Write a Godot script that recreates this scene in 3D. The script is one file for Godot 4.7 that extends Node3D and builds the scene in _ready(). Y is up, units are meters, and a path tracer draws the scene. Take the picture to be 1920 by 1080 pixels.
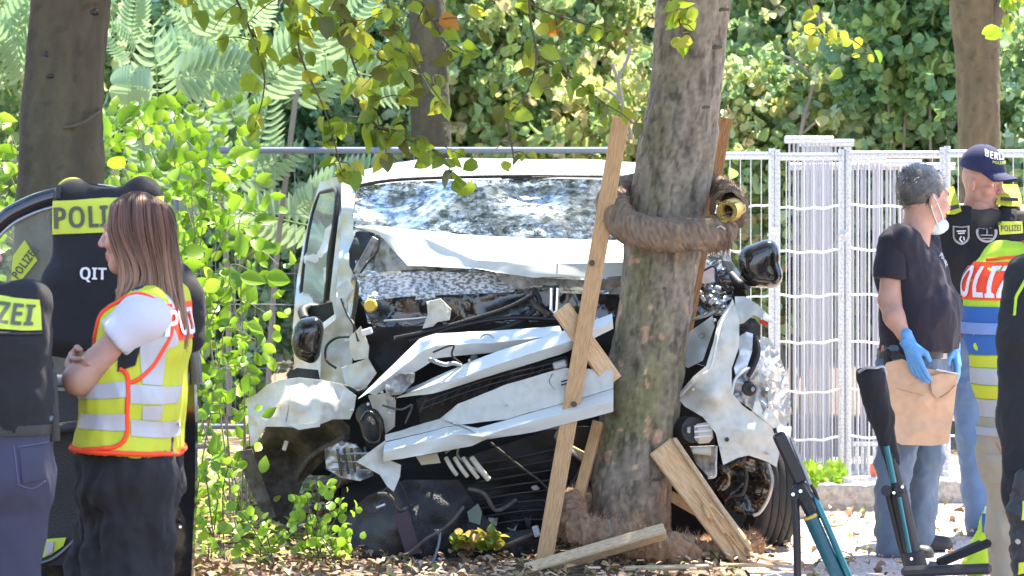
extends Node3D

const F := 5880.0      # focal length, in pixels of the 1920 wide photograph
const EYE := 1.75      # height of the lens over the ground
const SUN_TRAVEL := Vector3(-0.28, -1.0, 0.36)
var M := {}
var counts := {}
var rng := RandomNumberGenerator.new()

func _ready():
	var cam := Camera3D.new()
	cam.name = "camera"
	cam.projection = Camera3D.PROJECTION_FRUSTUM
	cam.near = 0.5
	cam.far = 200.0
	cam.size = 0.5 * 1080.0 / F
	cam.frustum_offset = Vector2(0, -0.5 * 220.0 / F)
	cam.position = Vector3(0, EYE, 0)
	var optics := CameraAttributesPhysical.new()      # a long lens, stopped down: what lies far behind is a little soft
	optics.frustum_near = 0.5
	optics.frustum_far = 200.0
	optics.frustum_focal_length = 200.0
	optics.frustum_focus_distance = 13.2
	optics.exposure_aperture = 13.0
	cam.attributes = optics
	add_child(cam)
	cam.near = 0.5
	cam.far = 200.0
	cam.size = 0.5 * 1080.0 / F
	cam.current = true
	var sky_mat := ProceduralSkyMaterial.new()
	sky_mat.sky_top_color = Color(0.52, 0.66, 0.88)
	sky_mat.sky_horizon_color = Color(0.86, 0.90, 0.94)
	sky_mat.sky_curve = 0.25
	sky_mat.ground_bottom_color = Color(0.30, 0.28, 0.25)
	sky_mat.ground_horizon_color = Color(0.6, 0.6, 0.58)
	sky_mat.sky_energy_multiplier = 0.85
	var sky := Sky.new()
	sky.sky_material = sky_mat
	var env := Environment.new()
	env.background_mode = Environment.BG_SKY
	env.sky = sky
	env.tonemap_mode = Environment.TONE_MAPPER_LINEAR
	env.tonemap_exposure = 5.4
	env.sdfgi_enabled = true
	env.ssao_enabled = true
	env.ssil_enabled = true
	var we := WorldEnvironment.new()
	we.name = "world_environment"
	we.environment = env
	add_child(we)
	var sun := DirectionalLight3D.new()
	sun.name = "sun"
	sun.light_energy = 1.3
	sun.light_color = Color(1.0, 0.96, 0.88)
	sun.light_angular_distance = 0.5
	sun.shadow_enabled = true
	add_child(sun)
	sun.look_at_from_position(Vector3(0, 20, 0), Vector3(0, 20, 0) + SUN_TRAVEL)
	rng.seed = 7
	make_materials()
	build_ground()
	build_trees()
	build_shrubs()
	build_fences()
	build_van()
	build_props()
	build_car()
	build_people()
	build_stands()
	build_branches()
	build_litter()

# ---------------------------------------------------------------- helpers

func at(px: float, py: float, d: float) -> Vector3:
	return Vector3((px - 960.0) * d / F, EYE - (py - 320.0) * d / F, -d)

func L(r: float, g: float, b: float) -> Color:
	return Color(r, g, b).linear_to_srgb()

func numbered(parent: Node, called: String) -> String:
	var key := str(parent.get_instance_id()) + called
	var n: int = counts.get(key, 0)
	counts[key] = n + 1
	return called if n == 0 else "%s_%03d" % [called, n]

func origin(n: Node) -> Vector3:
	var p := Vector3.ZERO
	while n != self:
		p += (n as Node3D).position
		n = n.get_parent()
	return p

func obj(called: String, mesh: Mesh, m: Material, parent: Node = self) -> MeshInstance3D:
	var o := MeshInstance3D.new()
	o.name = numbered(parent, called)
	o.mesh = mesh
	o.material_override = m
	parent.add_child(o, true)
	o.position = -origin(parent) if parent != self else Vector3.ZERO
	return o

func thing(called: String, label: String, category: String, base: Vector3, group := "") -> Node3D:
	var o := Node3D.new()
	o.name = numbered(self, called)
	add_child(o, true)
	o.position = base
	tag(o, label, category, group)
	return o

func tag(o: Node, label: String, category := "", group := "", kind := "") -> Node:
	if label: o.set_meta("label", label)
	if category: o.set_meta("category", category)
	if group: o.set_meta("group", group)
	if kind: o.set_meta("kind", kind)
	return o

func noise(s: int, freq: float, oct := 3, ridged := false) -> FastNoiseLite:
	var n := FastNoiseLite.new()
	n.seed = s
	n.noise_type = FastNoiseLite.TYPE_SIMPLEX_SMOOTH
	n.frequency = freq
	n.fractal_type = FastNoiseLite.FRACTAL_RIDGED if ridged else FastNoiseLite.FRACTAL_FBM
	n.fractal_octaves = oct
	return n

func ntex(s: int, freq: float, cols: Array, offs: Array, oct := 4, size := 512, cell := false) -> NoiseTexture2D:
	var t := NoiseTexture2D.new()
	t.width = size
	t.height = size
	t.seamless = true
	var n := noise(s, freq, oct)
	if cell:
		n.noise_type = FastNoiseLite.TYPE_CELLULAR
	t.noise = n
	if cols.size():
		var g := Gradient.new()
		g.offsets = PackedFloat32Array(offs)
		var pc := PackedColorArray()
		for c in cols: pc.append(c)
		g.colors = pc
		t.color_ramp = g
	return t

func nrm(s: int, freq: float, strength := 4.0, oct := 4, size := 512) -> NoiseTexture2D:
	var t := ntex(s, freq, [], [], oct, size)
	t.as_normal_map = true
	t.bump_strength = strength
	return t

func mat(c: Color, rough: float, o := {}) -> StandardMaterial3D:
	var m := StandardMaterial3D.new()
	m.albedo_color = c.linear_to_srgb() if not o.get("white", false) else Color.WHITE
	m.roughness = rough
	m.metallic = o.get("metal", 0.0)
	m.metallic_specular = o.get("spec", 0.5)
	if o.has("tex"):
		m.albedo_texture = o.tex
	if o.has("nrm"):
		m.normal_enabled = true
		m.normal_texture = o.nrm
		m.normal_scale = o.get("nscale", 1.0)
	if o.has("tex") or o.has("nrm"):
		m.uv1_triplanar = true
		m.uv1_world_triplanar = o.get("world", true)
		m.uv1_scale = o.get("scale", Vector3.ONE)
	if o.has("back"):
		m.backlight_enabled = true
		m.backlight = o.back
	if o.get("vc", false):
		m.vertex_color_use_as_albedo = true
		m.albedo_color = Color.WHITE
	if o.get("keep", false):
		m.vertex_color_use_as_albedo = true
	if o.has("coat"):
		m.clearcoat_enabled = true
		m.clearcoat = o.coat
		m.clearcoat_roughness = 0.05
	if o.has("sheen"):
		m.rim_enabled = true
		m.rim = o.sheen
		m.rim_tint = 0.5
	if o.has("alpha"):
		m.transparency = BaseMaterial3D.TRANSPARENCY_ALPHA
		m.albedo_color.a = o.alpha
	m.cull_mode = BaseMaterial3D.CULL_DISABLED
	return m

# a growing pile of triangles; front faces run clockwise
class Geo:
	var v := PackedVector3Array()
	var n := PackedVector3Array()
	var c := PackedColorArray()
	var i := PackedInt32Array()
	func vert(p: Vector3, nn: Vector3, col := Color.WHITE) -> int:
		v.append(p)
		n.append(nn)
		c.append(col)
		return v.size() - 1
	func face(a: int, b: int, d: int) -> void:
		var x := (v[b] - v[a]).cross(v[d] - v[a])
		if x.dot(n[a] + n[b] + n[d]) > 0.0:
			i.append_array(PackedInt32Array([a, d, b]))
		else:
			i.append_array(PackedInt32Array([a, b, d]))
	func quad(a: int, b: int, d: int, e: int) -> void:
		face(a, b, d)
		face(a, d, e)
	func flat(p: Array, out: Vector3, col := Color.WHITE) -> void:
		var nn: Vector3 = (p[1] - p[0]).cross(p[2] - p[0]).normalized()
		if nn.dot(out) < 0: nn = -nn
		var k := v.size()
		for q in p: vert(q, nn, col)
		for t in range(1, p.size() - 1): face(k, k + t, k + t + 1)
	func add(g: Geo) -> void:
		var k := v.size()
		v.append_array(g.v)
		n.append_array(g.n)
		c.append_array(g.c)
		for q in g.i: i.append(q + k)
	func paint(col: Color) -> Geo:
		c.fill(col)
		return self
	func smooth() -> void:
		n.fill(Vector3.ZERO)
		for t in range(0, i.size(), 3):
			var x := (v[i[t + 2]] - v[i[t]]).cross(v[i[t + 1]] - v[i[t]])
			n[i[t]] += x
			n[i[t + 1]] += x
			n[i[t + 2]] += x
		for q in n.size(): n[q] = n[q].normalized() if n[q].length_squared() > 0.0 else Vector3.UP
	func mesh() -> ArrayMesh:
		var a := []
		a.resize(Mesh.ARRAY_MAX)
		a[Mesh.ARRAY_VERTEX] = v
		a[Mesh.ARRAY_NORMAL] = n
		a[Mesh.ARRAY_COLOR] = c
		a[Mesh.ARRAY_INDEX] = i
		var m := ArrayMesh.new()
		if v.size(): m.add_surface_from_arrays(Mesh.PRIMITIVE_TRIANGLES, a)
		return m

func tube_into(g: Geo, pts: Array, r0: float, r1 := -1.0, sides := 7, col := Color.WHITE, cap := true) -> void:
	if r1 < 0.0: r1 = r0
	var m := pts.size()
	var t: Vector3 = (pts[1] - pts[0]).normalized()
	var u := t.cross(Vector3.UP if absf(t.y) < 0.9 else Vector3.RIGHT).normalized()
	var k := g.v.size()
	for a in m:
		var tt: Vector3 = (pts[mini(a + 1, m - 1)] - pts[maxi(a - 1, 0)]).normalized()
		u = (u - tt * u.dot(tt)).normalized()
		var w := tt.cross(u)
		var r := lerpf(r0, r1, float(a) / (m - 1))
		for s in sides:
			var an := TAU * s / sides
			var dir := u * cos(an) + w * sin(an)
			g.vert(pts[a] + dir * r, dir, col)
	for a in m - 1:
		for s in sides:
			var s2 := (s + 1) % sides
			g.quad(k + a * sides + s, k + a * sides + s2, k + (a + 1) * sides + s2, k + (a + 1) * sides + s)
	if cap:
		for e in [0, m - 1]:
			var out: Vector3 = (pts[0] - pts[1]) if e == 0 else (pts[m - 1] - pts[m - 2])
			var ring := []
			for s in sides: ring.append(g.v[k + e * sides + s])
			g.flat(ring, out, col)

func curve(pts: Array, per := 6) -> Array:
	var out := []
	for a in pts.size() - 1:
		var p0: Vector3 = pts[maxi(a - 1, 0)]
		var p3: Vector3 = pts[mini(a + 2, pts.size() - 1)]
		for s in per:
			out.append((pts[a] as Vector3).cubic_interpolate(pts[a + 1], p0, p3, float(s) / per))
	out.append(pts[-1])
	return out

func tube(pts: Array, r0: float, r1 := -1.0, sides := 8, per := 6) -> ArrayMesh:
	var g := Geo.new()
	tube_into(g, curve(pts, per) if per > 1 else pts, r0, r1, sides)
	return g.mesh()

func wire(list: Array, r: float, d := -1.0, sides := 6, per := 5) -> ArrayMesh:
	var pts := []
	for q in list: pts.append(at(q[0], q[1], q[2] if q.size() > 2 else d))
	return tube(pts, r, -1.0, sides, per)

func box_into(g: Geo, x: Transform3D, size: Vector3, bevel := 0.004, col := Color.WHITE) -> void:
	var h := size / 2.0
	var b := minf(bevel, minf(h.x, minf(h.y, h.z)) * 0.6)
	var pt := func(s: Vector3, axis: int) -> Vector3:
		var p := s * (h - Vector3.ONE * b)
		p[axis] = s[axis] * h[axis]
		return x * p
	for axis in 3:
		var b1 := (axis + 1) % 3
		var b2 := (axis + 2) % 3
		for sg in [-1.0, 1.0]:
			var ring := []
			for q in [[-1, -1], [1, -1], [1, 1], [-1, 1]]:
				var s := Vector3.ZERO
				s[axis] = sg
				s[b1] = q[0]
				s[b2] = q[1]
				ring.append(pt.call(s, axis))
			var o := Vector3.ZERO
			o[axis] = sg
			g.flat(ring, x.basis * o, col)
			for sh in [-1.0, 1.0]:       # edge along b2 between faces axis and b1
				var e := []
				var s1 := Vector3.ZERO
				s1[axis] = sg
				s1[b1] = sh
				for w in [-1.0, 1.0]:
					s1[b2] = w
					e.append(pt.call(s1, axis) if w < 0 else pt.call(s1, b1))
					e.append(pt.call(s1, b1) if w < 0 else pt.call(s1, axis))
				var o2 := Vector3.ZERO
				o2[axis] = sg
				o2[b1] = sh
				g.flat(e, x.basis * o2, col)
	for sx in [-1.0, 1.0]:
		for sy in [-1.0, 1.0]:
			for sz in [-1.0, 1.0]:
				var s := Vector3(sx, sy, sz)
				g.flat([pt.call(s, 0), pt.call(s, 1), pt.call(s, 2)], x.basis * s, col)

func box(x: Transform3D, size: Vector3, bevel := 0.004) -> ArrayMesh:
	var g := Geo.new()
	box_into(g, x, size, bevel)
	return g.mesh()

# a bar between two points, built in its own axes (y runs along it) so that grain follows it
func bar(called: String, p0: Vector3, p1: Vector3, w: float, t: float, m: Material, parent: Node, facing := Vector3.BACK, bevel := 0.003) -> MeshInstance3D:
	var y := (p1 - p0).normalized()
	var x := y.cross(facing).normalized()
	var z := x.cross(y)
	var o := obj(called, box(Transform3D(), Vector3(w, p0.distance_to(p1), t), bevel), m, parent)
	o.transform = Transform3D(Basis(x, y, z), (p0 + p1) / 2.0 - (origin(parent) if parent != self else Vector3.ZERO))
	return o

# a sheet of metal, cloth or glass: outline and inner points as [x, y, distance], bent through them, dented, given a thickness
func plate(outline: Array, inner := [], o := {}) -> ArrayMesh:
	var step: float = o.get("step", 9.0)
	var thick: float = o.get("thick", 0.006)
	var amp: float = o.get("amp", 0.0)
	var nz := noise(o.get("seed", 3), o.get("freq", 3.0), 3, true)
	var soft := noise(o.get("seed", 3) + 50, o.get("freq", 3.0) * 0.7, 2)
	var soft_px: float = o.get("soft", 260.0)
	var poly := PackedVector2Array()
	var ctrl := outline + inner
	for a in outline.size():
		var p := Vector2(outline[a][0], outline[a][1])
		var q := Vector2(outline[(a + 1) % outline.size()][0], outline[(a + 1) % outline.size()][1])
		var k := maxi(1, roundi(p.distance_to(q) / step))
		for s in k: poly.append(p.lerp(q, float(s) / k))
	var pts := poly.duplicate()
	var lo := poly[0]
	var hi := poly[0]
	for p in poly:
		lo = lo.min(p)
		hi = hi.max(p)
	var y := lo.y + step * 0.5
	var odd := false
	while y < hi.y:
		var x := lo.x + (step * 0.5 if odd else step)
		while x < hi.x:
			var p := Vector2(x, y)
			if Geometry2D.is_point_in_polygon(p, poly):
				var near := false
				for a in poly.size():
					if poly[a].distance_squared_to(p) < step * step * 0.3:
						near = true
						break
				if not near: pts.append(p)
			x += step
		y += step * 0.87
		odd = not odd
	var tri := Geometry2D.triangulate_delaunay(pts)
	var front := PackedVector3Array()
	var back := PackedVector3Array()
	for p in pts:
		var sw := 0.0
		var sd := 0.0
		for c in ctrl:
			var r2: float = (p.x - c[0]) * (p.x - c[0]) + (p.y - c[1]) * (p.y - c[1]) + soft_px
			var w: float = 1.0 / (r2 * sqrt(r2))
			sw += w
			sd += w * c[2]
		var d := sd / sw
		if amp > 0.0:
			var q := at(p.x, p.y, d)
			d += amp * (nz.get_noise_3dv(q * 3.0) * 0.6 + soft.get_noise_3dv(q * 3.0))
		var w3 := at(p.x, p.y, d)
		front.append(w3)
		back.append(w3 + Vector3(0, 0, -thick))
	var g := Geo.new()
	var nf := pts.size()
	for p in front: g.vert(p, Vector3.BACK)
	for p in back: g.vert(p, Vector3.FORWARD)
	for t in range(0, tri.size(), 3):
		var a := pts[tri[t]]
		var b := pts[tri[t + 1]]
		var c := pts[tri[t + 2]]
		if absf((b - a).cross(c - a)) < 0.05: continue
		if not Geometry2D.is_point_in_polygon((a + b + c) / 3.0, poly): continue
		g.face(tri[t], tri[t + 1], tri[t + 2])
		g.face(nf + tri[t], nf + tri[t + 1], nf + tri[t + 2])
	g.smooth()
	var m := poly.size()
	for a in m:
		var b := (a + 1) % m
		var mid := (front[a] + front[b]) / 2.0
		var e := poly[b] - poly[a]
		var out := Vector3(e.y, e.x, 0)
		var test := (poly[a] + poly[b]) / 2.0 + Vector2(e.y, -e.x).normalized() * 1.5
		if Geometry2D.is_point_in_polygon(test, poly): out = Vector3(-e.y, -e.x, 0)
		else: out = Vector3(e.y, e.x, 0)
		g.flat([front[a], front[b], back[b], back[a]], out)
	return g.mesh()

# sheet metal folded along lines: each line a list of [x, y, distance] of equal count; crisp folds between the strips
func fold(lines: Array, o := {}) -> ArrayMesh:
	var thick: float = o.get("thick", 0.006)
	var amp: float = o.get("amp", 0.006)
	var per: int = o.get("per", 8)
	var rows: int = o.get("rows", 4)
	var nz := noise(o.get("seed", 3), o.get("freq", 5.0), 3)
	var g := Geo.new()
	var runs := []
	for l in lines:
		var p := []
		for q in l: p.append(at(q[0], q[1], q[2]))
		var c := []
		for a in p.size() - 1:      # straight runs with slightly rounded corners
			for s in per: c.append((p[a] as Vector3).lerp(p[a + 1], float(s) / per))
		c.append(p[-1])
		runs.append(c)
	var n: int = runs[0].size()
	for k in runs.size() - 1:
		for side in 2:
			var k0 := g.v.size()
			for b in rows + 1:
				for a in n:
					var q: Vector3 = (runs[k][a] as Vector3).lerp(runs[k + 1][a], float(b) / rows)
					var edge := 1.0 if b > 0 and b < rows else 0.35
					q.z += nz.get_noise_3dv(q * Vector3(1, 1.6, 0.5)) * amp * 3.0 * edge
					q.y += nz.get_noise_3dv(q * 2.0 + Vector3(7, 3, 1)) * amp * 0.6
					if side: q.z -= thick
					g.vert(q, Vector3.ZERO)
			var part := Geo.new()
			for b in rows:
				for a in n - 1:
					var w := k0 + b * n + a
					g.i.append_array(PackedInt32Array([w, w + 1, w + n + 1, w, w + n + 1, w + n]))
	for t in range(0, g.i.size(), 3):
		var x := (g.v[g.i[t + 1]] - g.v[g.i[t]]).cross(g.v[g.i[t + 2]] - g.v[g.i[t]])
		if x.z > 0.0:
			var w := g.i[t + 1]
			g.i[t + 1] = g.i[t + 2]
			g.i[t + 2] = w
	g.smooth()
	return g.mesh()

# a distance field on a grid; limbs and lumps are joined into it with a smooth minimum, then meshed with surface nets
class Field:
	var h: float
	var o: Vector3
	var nx: int
	var ny: int
	var nz: int
	var f := PackedFloat32Array()
	var folds := []          # the creases laid into the surface: noise, squash, depth
	func _init(lo: Vector3, hi: Vector3, cell: float) -> void:
		h = cell
		o = lo
		nx = int((hi.x - lo.x) / cell) + 2
		ny = int((hi.y - lo.y) / cell) + 2
		nz = int((hi.z - lo.z) / cell) + 2
		f.resize(nx * ny * nz)
		f.fill(1.0)
	func _range(lo: Vector3, hi: Vector3) -> Array:
		var a := ((lo - o) / h).floor()
		var b := ((hi - o) / h).ceil()
		return [clampi(int(a.x), 0, nx - 1), clampi(int(b.x), 0, nx - 1), clampi(int(a.y), 0, ny - 1), clampi(int(b.y), 0, ny - 1), clampi(int(a.z), 0, nz - 1), clampi(int(b.z), 0, nz - 1)]
	func _mix(at: int, d: float, k: float, sub: bool) -> void:
		var e := f[at]
		if sub:
			var q := maxf(k - absf(e + d), 0.0) / k
			f[at] = maxf(e, -d) + q * q * k * 0.25
		else:
			var q := maxf(k - absf(e - d), 0.0) / k
			f[at] = minf(e, d) - q * q * k * 0.25
	# s squeezes the limb: 1.4 along an axis makes it 1.4 times thinner that way
	func cap(a: Vector3, b: Vector3, ra: float, rb: float, k := 0.04, sub := false, s := Vector3.ONE) -> void:
		var m := maxf(ra, rb) + k + h * 2.0
		var r := _range(a.min(b) - Vector3.ONE * m, a.max(b) + Vector3.ONE * m)
		var ab := (b - a) * s
		var l2 := maxf(ab.length_squared(), 1e-9)
		for z in range(r[4], r[5] + 1):
			var pz := (o.z + z * h - a.z) * s.z
			for y in range(r[2], r[3] + 1):
				var py := (o.y + y * h - a.y) * s.y
				var row := (z * ny + y) * nx
				for x in range(r[0], r[1] + 1):
					var px := (o.x + x * h - a.x) * s.x
					var t := clampf((px * ab.x + py * ab.y + pz * ab.z) / l2, 0.0, 1.0)
					var qx := px - ab.x * t
					var qy := py - ab.y * t
					var qz := pz - ab.z * t
					_mix(row + x, sqrt(qx * qx + qy * qy + qz * qz) - (ra + (rb - ra) * t), k, sub)
	func ell(c: Vector3, r: Vector3, k := 0.02, bs := Basis(), sub := false) -> void:
		var m := maxf(r.x, maxf(r.y, r.z)) + k + h * 2.0
		var g := _range(c - Vector3.ONE * m, c + Vector3.ONE * m)
		var inv := bs.transposed()
		var mn := minf(r.x, minf(r.y, r.z))
		for z in range(g[4], g[5] + 1):
			for y in range(g[2], g[3] + 1):
				var row := (z * ny + y) * nx
				for x in range(g[0], g[1] + 1):
					var q := inv * (Vector3(o.x + x * h, o.y + y * h, o.z + z * h) - c)
					var u := q / r
					var l := u.length()
					var d := (l - 1.0) * mn
					if l > 0.2:
						d = l * (l - 1.0) / (u / r).length()
					_mix(row + x, d, k, sub)
	func cut(n: Vector3, p: Vector3) -> void:        # keeps the side that n points away from
		n = n.normalized()
		for z in nz:
			for y in ny:
				var row := (z * ny + y) * nx
				var base := n.z * (o.z + z * h - p.z) + n.y * (o.y + y * h - p.y)
				for x in nx:
					var d := base + n.x * (o.x + x * h - p.x)
					if d > f[row + x]: f[row + x] = d
	func sample(p: Vector3) -> float:
		var q := (p - o) / h
		var x := int(q.x)
		var y := int(q.y)
		var z := int(q.z)
		if q.x < 0 or q.y < 0 or q.z < 0 or x >= nx - 1 or y >= ny - 1 or z >= nz - 1: return 1.0
		var u := q.x - x
		var v := q.y - y
		var w := q.z - z
		var i := (z * ny + y) * nx + x
		var sz := nx * ny
		var a := lerpf(lerpf(f[i], f[i + 1], u), lerpf(f[i + nx], f[i + nx + 1], u), v)
		var b := lerpf(lerpf(f[i + sz], f[i + sz + 1], u), lerpf(f[i + sz + nx], f[i + sz + nx + 1], u), v)
		return lerpf(a, b, w)
	func hit(from: Vector3, dir: Vector3, reach := 1.4) -> float:
		var t := 0.0
		var last := 1.0
		while t < reach:
			var d := sample(from + dir * t)
			if d < 0.0:
				var back := 0.006
				return t - back * (-d) / maxf(last - d, 1e-6)
			last = d
			t += 0.006
		return -1.0
	# where a thing thrown from there along dir comes to lie on the (creased) surface, lifted by off; null when it misses
	func lay(from: Vector3, dir: Vector3, off: float, reach := 1.4) -> Variant:
		var t := hit(from, dir, reach)
		if t < 0.0: return null
		var p := from + dir * t
		var n := Vector3(sample(p + Vector3(h, 0, 0)) - sample(p - Vector3(h, 0, 0)), sample(p + Vector3(0, h, 0)) - sample(p - Vector3(0, h, 0)), sample(p + Vector3(0, 0, h)) - sample(p - Vector3(0, 0, h))).normalized()
		for q in folds: p += n * q[0].get_noise_3dv(p * q[1]) * q[2]
		return p + n * off
	func net() -> Geo:
		var g := Geo.new()
		var sum := {}
		var quads := PackedInt32Array()
		var st := [1, nx, nx * ny]
		for z in range(1, nz - 1):
			for y in range(1, ny - 1):
				var row := (z * ny + y) * nx
				for x in range(1, nx - 1):
					var i := row + x
					var a := f[i]
					var ins := a < 0.0
					for k in 3:
						var b: float = f[i + st[k]]
						if (b < 0.0) != ins:
							var t := a / (a - b)
							var p := Vector3(x, y, z)
							p[k] += t
							var s1: int = st[(k + 1) % 3]
							var s2: int = st[(k + 2) % 3]
							for cc in [i, i - s1, i - s1 - s2, i - s2]:
								var e: Vector4 = sum.get(cc, Vector4.ZERO)
								sum[cc] = e + Vector4(p.x, p.y, p.z, 1.0)
							if ins: quads.append_array(PackedInt32Array([i, i - s2, i - s1 - s2, i - s1]))
							else: quads.append_array(PackedInt32Array([i, i - s1, i - s1 - s2, i - s2]))
		var ids := {}
		for cc in sum:
			var e: Vector4 = sum[cc]
			ids[cc] = g.v.size()
			g.vert(o + Vector3(e.x, e.y, e.z) / e.w * h, Vector3.ZERO)
		for q in range(0, quads.size(), 4):
			var a: int = ids[quads[q]]
			var b: int = ids[quads[q + 1]]
			var c: int = ids[quads[q + 2]]
			var d: int = ids[quads[q + 3]]
			g.i.append_array(PackedInt32Array([a, c, b, a, d, c]))
		# quads wind so that the cross product of clockwise faces points inwards
		g.smooth()
		var out := 0.0
		for q in range(0, g.v.size(), 17):
			out += 1.0 if sample(g.v[q] + g.n[q] * h) > sample(g.v[q] - g.n[q] * h) else -1.0
		if out < 0.0:
			for q in range(0, g.i.size(), 3):
				var w := g.i[q + 1]
				g.i[q + 1] = g.i[q + 2]
				g.i[q + 2] = w
			g.smooth()
		return g

func creased(fd: Field, s: int, freq: float, amp: float, squash := Vector3.ONE) -> Geo:
	fd.folds.append([noise(s, freq, 3, true), squash, amp])
	return rumple(fd.net(), s, freq, amp, squash)

func rumple(g: Geo, s: int, freq: float, amp: float, squash := Vector3.ONE, ridged := true) -> Geo:
	var n := noise(s, freq, 3, ridged)
	for q in g.v.size():
		g.v[q] += g.n[q] * n.get_noise_3dv(g.v[q] * squash) * amp
	g.smooth()
	return g

# a cloth patch laid on a field along -z; corners as pixels in the plane at distance d: top left, top right, bottom right, bottom left
func patch(fd: Field, q: Array, d: float, off := 0.003, nu := 24, nv := 12, dir := Vector3.FORWARD) -> ArrayMesh:
	var g := Geo.new()
	var ok := PackedInt32Array()
	for b in nv + 1:
		for a in nu + 1:
			var u := float(a) / nu
			var v := float(b) / nv
			var x := lerpf(lerpf(q[0][0], q[1][0], u), lerpf(q[3][0], q[2][0], u), v)
			var y := lerpf(lerpf(q[0][1], q[1][1], u), lerpf(q[3][1], q[2][1], u), v)
			var from := at(x, y, d) - dir * 0.6
			var p = fd.lay(from, dir, off)
			ok.append(0 if p == null else 1)
			g.vert(from if p == null else p, -dir)
	for b in nv:
		for a in nu:
			var k := b * (nu + 1) + a
			if ok[k] and ok[k + 1] and ok[k + nu + 1] and ok[k + nu + 2]:
				var zmax := maxf(maxf(g.v[k].z, g.v[k + 1].z), maxf(g.v[k + nu + 1].z, g.v[k + nu + 2].z))
				var zmin := minf(minf(g.v[k].z, g.v[k + 1].z), minf(g.v[k + nu + 1].z, g.v[k + nu + 2].z))
				if zmax - zmin < 0.16: g.quad(k, k + 1, k + nu + 2, k + nu + 1)
	g.smooth()
	return g.mesh()

# lettering laid on a field; across and up are the directions of writing in pixels per metre-free units
func lettering(fd: Field, words: String, cx: float, cy: float, high: float, wide: float, d: float, tilt := 0.0, off := 0.006, bend := 0.0, bold := 700) -> ArrayMesh:
	var g := Geo.new()
	var tm := text_geo(words, bold)
	var lo := Vector2(1e9, 1e9)
	var hi := -lo
	for p in tm:
		lo = lo.min(Vector2(p.x, p.y))
		hi = hi.max(Vector2(p.x, p.y))
	var size := (hi - lo).max(Vector2(1e-6, 1e-6))
	for t in range(0, tm.size(), 3):
		for piece in split3([Vector2(tm[t].x, tm[t].y), Vector2(tm[t + 1].x, tm[t + 1].y), Vector2(tm[t + 2].x, tm[t + 2].y)], size.x / 24.0):
			var w := []
			for p in piece:
				var u: Vector2 = ((p - lo) / size - Vector2(0.5, 0.5)) * Vector2(wide, high)
				var y: float = -u.y + bend * (u.x / wide) * (u.x / wide) * 4.0
				var r := Vector2(u.x, y).rotated(tilt)
				var from := at(cx + r.x, cy + r.y, d) + Vector3(0, 0, 0.6)
				if fd == null:
					w.append(at(cx + r.x, cy + r.y, d))
					continue
				var h = fd.lay(from, Vector3.FORWARD, off)
				if h != null: w.append(h)
			if w.size() == 3: g.flat(w, Vector3.BACK)
	return g.mesh()

func text_geo(words: String, weight := 700) -> PackedVector3Array:
	var sf := SystemFont.new()
	sf.font_names = PackedStringArray(["Droid Sans"])
	sf.font_weight = weight
	var tm := TextMesh.new()
	tm.font = sf
	tm.text = words
	tm.font_size = 64
	tm.pixel_size = 0.01
	tm.depth = 0.0
	tm.curve_step = 2.0
	var out := PackedVector3Array()
	for s in tm.get_surface_count():
		var a := tm.surface_get_arrays(s)
		var v: PackedVector3Array = a[Mesh.ARRAY_VERTEX]
		if a[Mesh.ARRAY_INDEX] != null:
			for k in a[Mesh.ARRAY_INDEX]: out.append(v[k])
		else: out.append_array(v)
	return out

func split3(t: Array, most: float) -> Array:
	var best := 0
	var far := 0.0
	for k in 3:
		var e: float = t[k].distance_to(t[(k + 1) % 3])
		if e > far:
			far = e
			best = k
	if far <= most: return [t]
	var m: Vector2 = (t[best] + t[(best + 1) % 3]) / 2.0
	return split3([t[best], m, t[(best + 2) % 3]], most) + split3([m, t[(best + 1) % 3], t[(best + 2) % 3]], most)

# a strip wound round an upright field: heights as pixels, axis through c0 (at py0) and c1 (at py1)
func belt(fd: Field, top: Vector3, bottom: Vector3, dy: float, a0: float, a1: float, off := 0.003, seg := 64, slope := 0.0) -> ArrayMesh:
	var g := Geo.new()
	for k in 4:
		var c := top.lerp(bottom, k / 3.0)
		for s in seg + 1:
			var an := lerpf(a0, a1, float(s) / seg)
			var dir := Vector3(cos(an), 0, sin(an))
			var from := c + dir * 0.5 + Vector3(0, cos(an) * slope + dy, 0)
			var p = fd.lay(from, -dir, off, 0.5)
			g.vert(from - dir * 0.4 if p == null else p, dir)
	for k in 3:
		for s in seg:
			var q := k * (seg + 1) + s
			g.quad(q, q + 1, q + seg + 2, q + seg + 1)
	g.smooth()
	return g.mesh()

# ---------------------------------------------------------------- materials

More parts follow.
